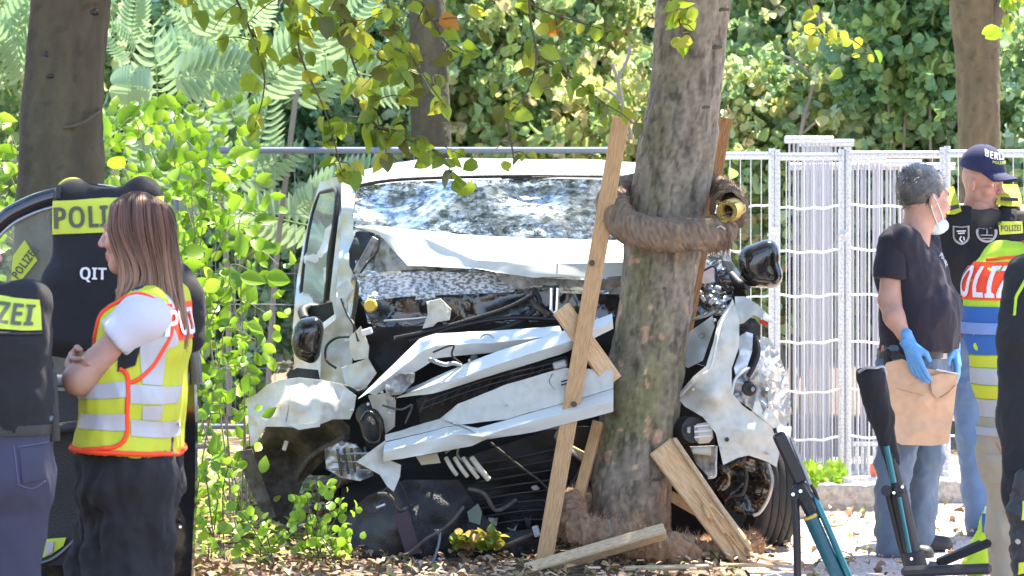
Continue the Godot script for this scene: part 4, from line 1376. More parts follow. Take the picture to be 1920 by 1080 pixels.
	obj("lower_cowl", plate([[690, 614, 14.55], [960, 606, 14.5], [1165, 596, 14.5], [1165, 640, 14.45], [900, 660, 14.5], [720, 700, 14.55], [690, 660, 14.6]], [], {"thick": 0.02, "amp": 0.02, "step": 10.0}), M.black_matt, t)
	obj("wiper", wire([[740, 634, 14.44], [800, 622, 14.4], [880, 600, 14.38], [950, 578, 14.36], [1000, 552, 14.36]], 0.012), M.black, t)
	obj("wiper", wire([[768, 640, 14.42], [860, 612, 14.38], [960, 596, 14.36], [1060, 600, 14.36]], 0.011), M.black_tube, t)
	obj("linkage", wire([[850, 640, 14.42], [960, 610, 14.37], [1010, 570, 14.38], [1000, 545, 14.4]], 0.014), M.black, t)
	obj("linkage", wire([[985, 545, 14.4], [1005, 575, 14.36], [1030, 590, 14.36]], 0.013), M.liner, t)
	obj("trim_strip", wire([[720, 602, 14.5], [780, 598, 14.48], [840, 590, 14.47]], 0.006), M.metal_grey, t)
	obj("torn_mount", plate([[800, 566, 14.40], [826, 560, 14.38], [846, 580, 14.36], [843, 600, 14.36], [820, 604, 14.36], [812, 612, 14.36], [792, 616, 14.4], [802, 590, 14.4]], [], {"thick": 0.03, "amp": 0.03, "step": 5.0, "freq": 5.0}), M.cream, t)
	obj("filler_cap", tube([at(695, 573, 14.50), at(694, 573, 14.44)], 0.032, 0.026, 12, 1), M.yellow, t)
	var lk := obj("hood_catch", plate([[1031, 536, 14.37], [1049, 534, 14.37], [1047, 584, 14.37], [1030, 582, 14.37]], [], {"thick": 0.006}), M.black, t)
	obj("catch_bar", wire([[1034, 540, 14.36], [1033, 581, 14.355]], 0.009), M.chrome, lk)
	obj("catch_bar", wire([[1046, 540, 14.36], [1044, 582, 14.355]], 0.009), M.chrome, lk)
	obj("catch_loop", wire([[1033, 581, 14.355], [1038, 586, 14.355], [1044, 582, 14.355]], 0.009), M.chrome, lk)
	# left corner structure
	obj("inner_wing", plate([[604, 620, 14.96], [640, 590, 14.86], [662, 600, 14.78], [660, 700, 14.7], [640, 726, 14.72], [600, 716, 14.95]], [], {"thick": 0.01, "amp": 0.02, "step": 7.0}), M.paint_dirty, t)
	obj("lamp_mount", plate([[655, 632, 14.62], [676, 612, 14.56], [692, 650, 14.54], [690, 672, 14.54], [664, 676, 14.6], [655, 660, 14.62]], [], {"thick": 0.04, "amp": 0.02, "step": 6.0}), M.cream, t)
	obj("lamp_mount", plate([[640, 690, 14.6], [690, 672, 14.5], [706, 700, 14.48], [684, 730, 14.48], [652, 740, 14.55]], [], {"thick": 0.03, "amp": 0.03, "step": 6.0}), M.cream, t)
	obj("bracket", box(Transform3D(Basis(Vector3(0, 0, 1), 0.3), at(688, 622, 14.5)), Vector3(0.05, 0.03, 0.03), 0.004), M.print_white, t)
	obj("cable", wire([[655, 632, 14.7], [630, 634, 14.75], [612, 650, 14.76], [612, 676, 14.74], [630, 690, 14.7]], 0.006), M.black, t)
	obj("cable", wire([[600, 716, 14.55], [640, 722, 14.45], [670, 734, 14.42], [690, 728, 14.42]], 0.009), M.black, t)
	obj("cable", wire([[640, 560, 14.7], [652, 590, 14.66], [664, 610, 14.6], [672, 640, 14.58]], 0.007), M.black, t)
	obj("pillar_scrap", plate([[630, 540, 14.84], [652, 524, 14.8], [664, 540, 14.78], [656, 560, 14.78], [640, 580, 14.8]], [], {"thick": 0.01, "amp": 0.03, "step": 5.0}), M.paint, t)
	obj("wing_bracket", plate([[540, 700, 14.9], [556, 690, 14.86], [596, 694, 14.8], [600, 712, 14.78], [560, 722, 14.8], [536, 720, 14.88]], [], {"thick": 0.02, "amp": 0.02, "step": 5.0}), M.black, t)
	mirror(t, at(577, 636, 14.8), 0.068, 0.10, 0.055, -0.12, [[572, 600, 14.85], [568, 582, 14.95], [590, 578, 15.0], [616, 590, 15.0]], 0)
	obj("mirror_foot", plate([[562, 574, 15.0], [598, 572, 14.96], [622, 566, 14.9], [626, 590, 14.9], [604, 606, 14.92], [574, 592, 14.98]], [], {"thick": 0.04, "step": 6.0}), M.black, t)
	# left wing and wheel arch
	obj("front_wing", plate([[463, 748, 14.75], [482, 738, 14.7], [500, 722, 14.66], [528, 712, 14.62], [560, 708, 14.58], [600, 712, 14.5], [640, 720, 14.42], [668, 742, 14.36], [664, 768, 14.36], [656, 786, 14.38], [624, 786, 14.36], [600, 796, 14.36], [540, 800, 14.42], [498, 800, 14.5], [482, 828, 14.6], [470, 838, 14.7], [466, 800, 14.74]], [[560, 760, 14.40], [610, 755, 14.36]], {"thick": 0.008, "amp": 0.022, "freq": 1.6, "step": 6.0}), M.paint_dirty, t)
	obj("wing_fold", plate([[540, 796, 14.40], [600, 792, 14.33], [600, 800, 14.35], [560, 806, 14.38]], [], {"thick": 0.004, "step": 5.0}), M.paint, t)
	obj("wing_dent", wire([[548, 726, 14.50], [542, 760, 14.42], [536, 790, 14.41]], 0.004), M.inner, t)
	obj("wheel_arch_liner", plate([[452, 846, 14.9], [466, 836, 14.8], [486, 828, 14.7], [500, 800, 14.62], [560, 802, 14.52], [640, 786, 14.5], [656, 800, 14.5], [656, 824, 14.52], [600, 870, 14.72], [570, 900, 14.85], [548, 956, 14.9], [536, 985, 14.86], [500, 970, 14.8], [476, 930, 14.84], [462, 890, 14.88]], [[540, 860, 14.92], [520, 900, 14.92], [600, 840, 14.75]], {"thick": 0.012, "amp": 0.04, "freq": 1.4, "step": 8.0}), M.liner, t)
	obj("liner_edge", plate([[450, 846, 14.78], [472, 842, 14.7], [486, 880, 14.7], [504, 930, 14.72], [518, 970, 14.74], [500, 974, 14.76], [474, 930, 14.78], [458, 890, 14.8]], [], {"thick": 0.02, "amp": 0.02, "step": 7.0}), M.liner, t)
	obj("liner_rib", wire([[556, 900, 14.82], [580, 860, 14.7], [616, 836, 14.6], [650, 820, 14.5]], 0.016), M.liner, t)
	obj("clip", box(Transform3D(Basis(Vector3(0, 0, 1), -0.3), at(535, 835, 14.72)), Vector3(0.02, 0.05, 0.01), 0.004), M.print_white, t)
	for q in [[510, 754], [490, 770], [620, 742]]: obj("bolt_hole", tube([at(q[0], q[1], 14.56), at(q[0], q[1], 14.44)], 0.020 if q[0] == 510 else 0.010, -1, 10, 1), M.print_white, t)
	wheel(t, at(688, 955, 14.95), Vector3(0.94, 0, 0.35), 0.31, 0.2)
	obj("suspension_arm", plate([[608, 842, 14.46], [640, 828, 14.42], [668, 834, 14.38], [690, 860, 14.34], [700, 892, 14.36], [676, 902, 14.38], [640, 896, 14.42], [612, 880, 14.46]], [], {"thick": 0.06, "amp": 0.035, "freq": 5.0, "step": 5.0}), M.metal_grey, t)
	for k in 5: obj("rib", wire([[632 + k * 13, 842 - k, 14.35], [640 + k * 13, 892 - k * 3, 14.33]], 0.007), M.liner, t)
	for k in 3: obj("rib", wire([[622, 852 + k * 14, 14.36], [694, 850 + k * 16, 14.32]], 0.006), M.metal_grey, t)
	obj("duct", tube([at(690, 776, 14.52), at(700, 800, 14.4), at(706, 840, 14.42)], 0.06, 0.045, 12), M.black, t)
	obj("duct_rim", wire([[676, 790, 14.34], [690, 772, 14.33], [712, 790, 14.32], [712, 826, 14.33], [688, 826, 14.34], [676, 790, 14.34]], 0.008), M.black_gloss, t)
	obj("strut_tower", plate([[690, 742, 14.44], [726, 738, 14.4], [742, 750, 14.38], [740, 800, 14.38], [720, 816, 14.4], [712, 790, 14.42], [700, 770, 14.44]], [], {"thick": 0.03, "amp": 0.02, "step": 6.0}), M.cream, t)
	obj("arm_shaft", wire([[600, 930, 14.7], [640, 900, 14.6], [690, 880, 14.5]], 0.03, -1, 9), M.liner, t)
	# crossmembers
	obj("crossmember", fold([[[671, 748, 14.24], [786, 636, 14.26], [818, 626, 14.26], [921, 621, 14.2], [1049, 612, 14.14]], [[690, 737, 14.14], [796, 656, 14.14], [820, 647, 14.14], [921, 643, 14.1], [1057, 628, 14.04]], [[702, 742, 14.16], [790, 690, 14.17], [818, 672, 14.17], [921, 661, 14.13], [1060, 640, 14.06]]], {"thick": 0.03, "amp": 0.004}), M.paint, t)
	obj("crossmember_dent", wire([[900, 634, 14.12], [912, 626, 14.15], [926, 634, 14.11]], 0.003), M.inner, t)
	obj("torn_insulation", plate([[722, 716, 14.1], [748, 700, 14.08], [778, 700, 14.08], [776, 716, 14.06], [752, 740, 14.06], [724, 742, 14.08]], [], {"thick": 0.03, "amp": 0.04, "freq": 6.0, "step": 4.0}), M.inner, t)
	obj("grille_bar", fold([[[752, 736, 14.16], [870, 683, 14.08], [947, 654, 14.04], [1049, 624, 14.0], [1148, 588, 14.06]], [[766, 736, 14.06], [870, 706, 13.99], [959, 674, 13.95], [1062, 642, 13.91], [1149, 602, 13.99]], [[742, 746, 14.1], [812, 738, 14.04], [921, 704, 14.0], [1064, 660, 13.94], [1150, 616, 14.01]]], {"thick": 0.02, "amp": 0.004}), M.paint, t)
	var gr := obj("grille", plate([[780, 750, 14.14], [870, 714, 14.08], [960, 690, 14.05], [1062, 668, 14.02], [1070, 690, 14.02], [990, 716, 14.06], [900, 744, 14.1], [850, 790, 14.15], [790, 800, 14.2]], [], {"thick": 0.02, "amp": 0.012, "step": 8.0}), M.black, t)
	for k in 13:
		var x := 800 + k * 20
		obj("mesh_bar", wire([[x, 746 - k * 5.6, 14.07 - k * 0.004], [x - 12, 772 - k * 6.0, 14.08 - k * 0.004]], 0.006), M.black_tube, gr)
	for k in 2: obj("mesh_bar", wire([[790, 756 + k * 11, 14.07], [900, 716 + k * 11, 14.03], [1050, 678 + k * 8, 13.98]], 0.005), M.black_tube, gr)
	obj("grille_badge", box(Transform3D(Basis(Vector3(0, 0, 1), 0.25), at(1050, 684, 13.93)), Vector3(0.062, 0.036, 0.03), 0.006), M.metal_grey, t)
	# bumper
	var bump := obj("bumper", fold([[[722, 816, 14.14], [825, 785, 14.04], [858, 758, 14.0], [947, 722, 13.96], [1056, 690, 13.92], [1150, 694, 13.92]], [[722, 828, 14.06], [830, 802, 13.96], [868, 796, 13.93], [950, 786, 13.90], [1056, 756, 13.87], [1150, 728, 13.88]]], {"thick": 0.006, "amp": 0.004, "rows": 8}), M.paint_dirty, t)
	obj("bumper_ledge", fold([[[721, 830, 14.06], [830, 803, 13.955], [866, 797, 13.925], [896, 803, 13.90], [1011, 770, 13.875], [1150, 729, 13.88]], [[719, 848, 13.98], [830, 820, 13.87], [862, 815, 13.84], [905, 818, 13.82], [1011, 786, 13.79], [1150, 752, 13.80]], [[719, 866, 14.0], [800, 852, 13.90], [884, 836, 13.86], [912, 824, 13.84], [1004, 810, 13.81], [1150, 772, 13.82]]], {"thick": 0.008, "amp": 0.004}), M.paint, bump)
	obj("bumper_tip", plate([[668, 866, 14.02], [700, 842, 14.02], [722, 826, 14.04], [724, 860, 14.04], [752, 872, 14.02], [750, 894, 14.0], [738, 922, 13.98], [726, 912, 13.98], [712, 890, 14.0]], [], {"thick": 0.006, "amp": 0.015, "step": 6.0}), M.paint_dirty, bump)
	obj("bumper_seam", wire([[830, 788, 13.97], [866, 800, 13.87], [892, 812, 13.85]], 0.004), M.inner, bump)
	obj("tow_flap", wire([[1036, 700, 13.865], [1030, 716, 13.86], [1040, 730, 13.85]], 0.003), M.inner, bump)
	for k in 2: obj("vent_slot", wire([[1052, 716 + k * 6, 13.85], [1066, 712 + k * 6, 13.85]], 0.004), M.black, bump)
	for k in 4: obj("bracket_tab", wire([[836 + k * 16, 858, 14.0], [846 + k * 18, 876 + k, 13.98], [856 + k * 20, 890 + k * 3, 14.0]], 0.010 if k != 3 else 0.013), M.cream, t)
	obj("number_plate_holder", plate([[780, 856, 14.04], [820, 850, 14.0], [826, 868, 14.0], [790, 872, 14.04]], [], {"thick": 0.01, "amp": 0.01}), M.cream, t)
	# radiator and dark lower front
	var rad := obj("radiator", plate([[870, 860, 14.25], [1050, 800, 14.2], [1110, 800, 14.2], [1110, 1000, 14.3], [900, 1020, 14.3], [850, 960, 14.3]], [], {"thick": 0.04, "amp": 0.04, "step": 14.0}), M.black, t)
	for k in 8: obj("slat", wire([[900 - k, 870 + k * 17, 14.2], [980, 856 + k * 17, 14.17], [1070, 836 + k * 20, 14.18]], 0.007), M.black_tube, rad)
	obj("lower_bumper", plate([[640, 970, 14.3], [690, 930, 14.22], [760, 900, 14.15], [860, 900, 14.12], [900, 960, 14.1], [940, 1000, 14.08], [1010, 990, 14.05], [1020, 1044, 14.05], [900, 1062, 14.05], [760, 1066, 14.05], [660, 1040, 14.15]], [[760, 1000, 14.0], [840, 960, 14.02]], {"thick": 0.02, "amp": 0.03, "freq": 2.5, "step": 8.0}), M.liner_dark, t)
	bar("brace", at(752, 962, 13.96), at(776, 1040, 13.96), 0.07, 0.02, mat(Color(0.05, 0.03, 0.045), 0.6), t)
	obj("hose", wire([[690, 1060, 13.95], [760, 1040, 13.92], [800, 1010, 13.9], [840, 985, 13.92], [870, 950, 13.95]], 0.008), M.liner, t)
	obj("hose", wire([[736, 1058, 13.9], [800, 1066, 13.88], [820, 1030, 13.9], [824, 1000, 13.92], [816, 994, 13.95]], 0.007), M.galv_dull, t)
	obj("hose", wire([[920, 830, 14.1], [970, 870, 14.1], [1010, 900, 14.12], [1030, 920, 14.15]], 0.006), M.liner, t)
	obj("reflector", plate([[876, 960, 14.03], [896, 944, 14.02], [904, 960, 14.02], [900, 984, 14.02], [880, 978, 14.03]], [], {"thick": 0.01, "step": 5.0}), mat(Color(0.10, 0.16, 0.13), 0.25), t)
	obj("sensor", box(Transform3D(Basis(Vector3(0, 0, 1), 0.3), at(1006, 996, 13.95)), Vector3(0.03, 0.05, 0.02), 0.004), M.galv, t)
	obj("lower_grille_edge", wire([[910, 1040, 13.98], [960, 1020, 13.96], [1000, 1002, 13.96]], 0.014), M.black_tube, t)
	obj("silver_clip", wire([[706, 952, 14.05], [722, 946, 14.04]], 0.006), M.galv, t)
	# right of the tree
	obj("right_pillar", plate([[1318, 346, 15.3], [1334, 350, 15.32], [1352, 420, 15.12], [1372, 490, 14.98], [1398, 528, 14.88], [1388, 536, 14.86], [1360, 500, 14.94], [1340, 440, 15.06]], [], {"thick": 0.04, "step": 7.0}), M.metal_grey, t)
	obj("dash_scrap", plate([[1303, 512, 14.6], [1322, 494, 14.58], [1338, 502, 14.56], [1340, 528, 14.56], [1320, 532, 14.58], [1300, 524, 14.6]], [], {"thick": 0.02, "amp": 0.02, "step": 5.0}), M.print_white, t)
	obj("scrap_edge", wire([[1302, 520, 14.54], [1322, 506, 14.53], [1340, 500, 14.53], [1344, 526, 14.53], [1336, 534, 14.53]], 0.006), M.navy, t)
	obj("side_cowl", plate([[1300, 540, 14.62], [1360, 500, 14.66], [1376, 540, 14.6], [1372, 560, 14.5], [1330, 580, 14.45], [1296, 600, 14.45]], [], {"thick": 0.03, "amp": 0.05, "freq": 4.0, "step": 6.0}), M.black_gloss, t)
	obj("bay_edge", wire([[1296, 600, 14.36], [1324, 592, 14.34], [1340, 582, 14.34]], 0.008), M.metal_grey, t)
	for q in [[1310, 548], [1318, 560], [1334, 566], [1346, 540], [1356, 552]]: obj("connector", box(Transform3D(Basis(Vector3(0, 0, 1), q[0] * 0.7), at(q[0], q[1], 14.46)), Vector3(0.03, 0.02, 0.03), 0.004), M.metal_grey if q[0] % 4 else M.black, t)
	obj("inner_panel", plate([[1282, 650, 14.3], [1294, 622, 14.28], [1336, 592, 14.22], [1340, 612, 14.18], [1318, 676, 14.16], [1290, 690, 14.2], [1276, 682, 14.26]], [], {"thick": 0.01, "amp": 0.014, "step": 6.0}), M.paint, t)
	obj("panel_hole", wire([[1310, 628, 14.18], [1318, 624, 14.17], [1322, 630, 14.17], [1314, 634, 14.17], [1310, 628, 14.18]], 0.004, -1, 5, 2), M.inner, t)
	var rb := obj("torn_bumper", plate([[1268, 744, 14.12], [1300, 706, 14.0], [1324, 686, 13.98], [1338, 640, 14.0], [1346, 604, 14.05], [1374, 560, 14.14], [1386, 600, 14.1], [1386, 650, 14.06], [1372, 690, 14.0], [1372, 736, 13.98], [1392, 760, 14.0], [1416, 778, 14.02], [1460, 812, 14.06], [1462, 846, 14.08], [1456, 876, 14.06], [1440, 866, 14.04], [1404, 854, 14.0], [1384, 858, 13.98], [1356, 872, 13.98], [1350, 846, 13.98], [1342, 812, 13.98], [1318, 782, 14.0], [1284, 762, 14.06]], [[1360, 650, 13.98], [1340, 740, 13.93], [1400, 810, 13.96]], {"thick": 0.006, "amp": 0.012, "freq": 1.7, "step": 6.0}), M.paint_dirty, t)
	obj("bumper_crease", wire([[1276, 742, 14.06], [1310, 708, 13.96], [1332, 690, 13.95], [1344, 640, 13.97], [1352, 606, 14.02], [1374, 566, 14.11]], 0.006), M.paint, rb)
	obj("sensor_hole", tube([at(1363, 824, 13.99), at(1363, 824, 13.945)], 0.010, -1, 10, 1), M.black, rb)
	obj("headlight", plate([[1384, 632, 14.14], [1400, 622, 14.12], [1412, 626, 14.12], [1410, 660, 14.08], [1400, 690, 14.06], [1380, 706, 14.06], [1376, 690, 14.06], [1386, 664, 14.1]], [], {"thick": 0.05, "amp": 0.012, "step": 5.0}), M.lens, t)
	obj("lamp_gasket", wire([[1416, 630, 14.1], [1422, 660, 14.08], [1412, 690, 14.06], [1402, 706, 14.06]], 0.012), M.black, t)
	obj("lamp_shroud", plate([[1384, 618, 14.2], [1400, 594, 14.2], [1416, 598, 14.18], [1426, 612, 14.16], [1424, 632, 14.16], [1400, 622, 14.16]], [], {"thick": 0.05, "amp": 0.02, "step": 5.0}), M.black, t)
	obj("bent_flap", plate([[1378, 556, 14.2], [1396, 556, 14.2], [1420, 570, 14.1], [1456, 606, 14.0], [1440, 604, 14.02], [1414, 590, 14.1], [1394, 606, 14.14], [1380, 610, 14.16]], [], {"thick": 0.005, "amp": 0.012, "step": 5.0}), M.paint, t)
	obj("red_trim", plate([[1424, 598, 14.06], [1438, 602, 14.04], [1440, 610, 14.05], [1426, 608, 14.07]], [], {"thick": 0.006}), M.red, t)
	obj("right_wing", plate([[1406, 700, 14.14], [1424, 664, 14.12], [1426, 630, 14.14], [1442, 634, 14.2], [1460, 662, 14.26], [1474, 700, 14.34], [1482, 750, 14.4], [1482, 790, 14.4], [1468, 800, 14.34], [1446, 770, 14.24], [1424, 740, 14.16]], [[1444, 700, 14.14]], {"thick": 0.006, "amp": 0.026, "freq": 3.0, "step": 4.5}), M.lens, t)
	obj("wing_lower", plate([[1416, 742, 14.1], [1446, 772, 14.14], [1470, 800, 14.24], [1484, 800, 14.34], [1482, 826, 14.3], [1466, 834, 14.2], [1460, 812, 14.12], [1430, 784, 14.08], [1404, 764, 14.06]], [], {"thick": 0.008, "amp": 0.012, "step": 5.0}), M.paint, t)
	var fg := obj("fog_lamp_pocket", plate([[1374, 734, 14.02], [1380, 706, 14.04], [1398, 690, 14.08], [1422, 690, 14.1], [1440, 724, 14.12], [1440, 760, 14.12], [1430, 776, 14.1], [1400, 762, 14.06], [1378, 746, 14.03]], [], {"thick": 0.04, "amp": 0.03, "freq": 5.0, "step": 4.5}), M.metal_grey, t)
	obj("fog_lamp", tube([at(1404, 728, 14.06), at(1406, 730, 14.02)], 0.036, 0.03, 12, 1), M.black, fg)
	obj("bulb", tube([at(1408, 726, 14.03), at(1412, 730, 13.99)], 0.018, 0.010, 10, 1), M.chrome, fg)
	obj("pocket_rim", wire([[1372, 738, 14.0], [1378, 712, 14.01], [1394, 696, 14.03], [1404, 690, 14.05]], 0.007), M.paint, fg)
	obj("strip", wire([[1428, 752, 14.04], [1436, 760, 14.04]], 0.005), M.galv, fg)
	mirror(t, at(1426, 497, 14.75), 0.098, 0.105, 0.055, 0.15, [[1402, 534, 14.8], [1388, 534, 14.84], [1370, 516, 14.9]], 1)
	obj("mirror_foot", plate([[1356, 488, 14.95], [1370, 490, 14.93], [1396, 522, 14.84], [1394, 532, 14.84], [1382, 536, 14.86], [1366, 510, 14.92]], [], {"thick": 0.05, "step": 5.0}), M.metal_grey, t)
	wheel(t, at(1408, 906, 14.62), Vector3(0.93, 0.0, -0.36), 0.335, 0.21)
	obj("arch_liner", plate([[1330, 860, 14.3], [1356, 874, 14.22], [1400, 858, 14.2], [1440, 870, 14.2], [1446, 900, 14.2], [1440, 940, 14.24], [1420, 966, 14.26], [1380, 964, 14.26], [1350, 930, 14.3], [1336, 900, 14.32]], [[1394, 910, 14.32]], {"thick": 0.012, "amp": 0.05, "freq": 2.5, "step": 6.0}), M.black_gloss, t)
	obj("liner_edge", wire([[1440, 870, 14.18], [1448, 900, 14.17], [1440, 934, 14.2], [1424, 960, 14.22], [1412, 966, 14.22]], 0.010), M.metal_grey, t)
	obj("liner_edge", wire([[1372, 930, 14.22], [1392, 926, 14.2], [1400, 900, 14.2], [1398, 880, 14.2]], 0.010), M.black_tube, t)
	obj("pump", tube([at(1284, 806, 14.1), at(1300, 806, 14.02)], 0.062, 0.058, 16, 1), M.black, t)
	obj("washer_motor", box(Transform3D(Basis(Vector3(0, 0, 1), 0.1), at(1318, 812, 14.04)), Vector3(0.085, 0.09, 0.07), 0.02), M.cream, t)
	for k in 3: obj("motor_rib", wire([[1302, 800 + k * 10, 14.0], [1334, 797 + k * 10, 14.0]], 0.005), M.print_white, t)
	obj("plug", box(Transform3D(Basis(), at(1291, 806, 14.0)), Vector3(0.018, 0.03, 0.02), 0.004), M.metal_grey, t)
	obj("motor_bracket", plate([[1294, 838, 14.12], [1340, 836, 14.1], [1344, 894, 14.1], [1330, 896, 14.1], [1306, 870, 14.12]], [], {"thick": 0.02, "amp": 0.01, "step": 6.0}), M.inner, t)
	obj("bracket_edge", wire([[1343, 836, 14.08], [1342, 870, 14.07], [1341, 892, 14.07], [1328, 896, 14.08]], 0.006), M.galv, t)
	obj("horn", tube([at(1300, 844, 14.06), at(1332, 846, 14.04)], 0.016, 0.02, 10, 1), M.cream, t)
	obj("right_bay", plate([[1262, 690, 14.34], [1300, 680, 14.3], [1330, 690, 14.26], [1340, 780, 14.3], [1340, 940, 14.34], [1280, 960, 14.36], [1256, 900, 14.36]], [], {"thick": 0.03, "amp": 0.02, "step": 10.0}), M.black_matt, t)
	# torn odds and ends hanging in the dark engine bay
	var sr := RandomNumberGenerator.new()
	sr.seed = 12
	for k in 34:
		var x := sr.randf_range(700, 1120)
		var y := sr.randf_range(560, 1010)
		var on_bumper := y > 650.0 + (1130.0 - x) * 0.27 and y < 870.0
		if on_bumper: y = sr.randf_range(880, 1030)
		var dd := 14.42 if y < 640 else 14.12
		var w := sr.randf_range(6, 20)
		var hh := sr.randf_range(5, 26)
		var tl := sr.randf_range(-9, 9)
		obj("shard", plate([[x, y, dd], [x + w * 0.6, y - tl * 0.5, dd - 0.03], [x + w, y + tl, dd], [x + w * 0.8, y + hh, dd + 0.02], [x + w * 0.3, y + hh * sr.randf_range(0.6, 1.2), dd], [x - tl * 0.4, y + hh * 0.5, dd - 0.02]], [], {"thick": 0.012, "amp": 0.02, "seed": k, "step": 6.0}), [M.black, M.liner, M.metal_grey, M.black_gloss, M.liner, M.inner, M.black_tube][k % 7], t)
	for k in 12:
		var x := sr.randf_range(680, 1080)
		var y := sr.randf_range(600, 940)
		var dd := 14.40 if y < 650 else 14.08
		obj("cable", wire([[x, y, dd], [x + sr.randf_range(10, 40), y + sr.randf_range(-20, 30), dd - 0.02], [x + sr.randf_range(20, 70), y + sr.randf_range(-10, 50), dd], [x + sr.randf_range(30, 110), y + sr.randf_range(0, 70), dd + 0.03]], sr.randf_range(0.004, 0.011)), [M.black, M.liner, M.black_tube, M.metal_grey][k % 4], t)
	for q in [[690, 758], [716, 736], [660, 770], [1100, 634], [1020, 640], [880, 676], [760, 700], [820, 838], [950, 760], [1340, 600], [1352, 840], [1300, 730], [1440, 850]]:
		obj("bolt", tube([at(q[0], q[1], 14.2 if q[0] > 1280 else 14.3), at(q[0], q[1], 13.92 if q[0] > 1280 or q[1] > 750 else 14.0)], 0.008, 0.006, 9, 1), M.metal_grey, t)
	# spilt leaves caught under the nose
	var r := RandomNumberGenerator.new()
	r.seed = 5
	var lm := leaf_mesh(0.8, 0.2)
	var spots := []
	for k in 120:
		var p := at(r.randf_range(850, 940), r.randf_range(1020, 1050), r.randf_range(13.9, 14.0))
		p.y = absf(r.randfn()) * 0.03 + 0.06
		spots.append([Transform3D(Basis.from_euler(Vector3(r.randf_range(-1.5, 0), r.randf_range(0, TAU), 0)).scaled(Vector3.ONE * r.randf_range(0.04, 0.06)), p), pick(r, [Color(0.35, 0.32, 0.06), Color(0.2, 0.3, 0.04), Color(0.5, 0.36, 0.12)])])
	tag(scatter("fallen_leaves", self, lm, M.leaf, spots), "heap of yellow leaves lying under the dark nose of the van", "leaves", "", "stuff")

# ---------------------------------------------------------------- props round the tree

func coir_roll(path: Array, r: float, s: int, dark: bool) -> Geo:
	var g := Geo.new()
	var pts := curve(path, 14)
	tube_into(g, pts, r, r * 0.96, 26)
	var wind := noise(s, 5.0, 3)
	for q in g.v.size():
		var ridge := sin((g.v[q].x * 1.0 + g.v[q].y * 0.4 + g.v[q].z * 0.6) * 260.0)
		g.v[q] += g.n[q] * (ridge * (0.0015 if dark else 0.0) + wind.get_noise_3dv(g.v[q] * 3.0) * (0.014 if dark else 0.030) + (0.0 if dark else wind.get_noise_3dv(g.v[q] * 9.0) * 0.010))
		var f := 0.9 + (0.12 if dark else 0.03) * ridge + 0.6 * wind.get_noise_3dv(g.v[q] * 8.0)
		var c := Color(0.25, 0.18, 0.125) if dark else Color(0.30, 0.185, 0.11)
		g.c[q] = Color(c.r * f, c.g * f, c.b * f) if f > 0.3 else c * 0.3
	g.smooth()
	var rr := RandomNumberGenerator.new()
	rr.seed = s
	for k in (1900 if dark else 2400):      # loose fibres
		var q := rr.randi() % (pts.size() * 26)
		var p := g.v[q]
		var n := g.n[q]
		var d := Vector3(rr.randfn(), rr.randfn(), rr.randfn()) * 0.7 + n
		var e := p + d.normalized() * rr.randf_range(0.006, 0.034 if dark else 0.05)
		var side := d.cross(Vector3(0.3, 1, 0.2)).normalized() * 0.0014
		g.flat([p - side, p + side, e], n, Color(0.24, 0.16, 0.10) if dark else Color(0.36, 0.21, 0.12))
	return g

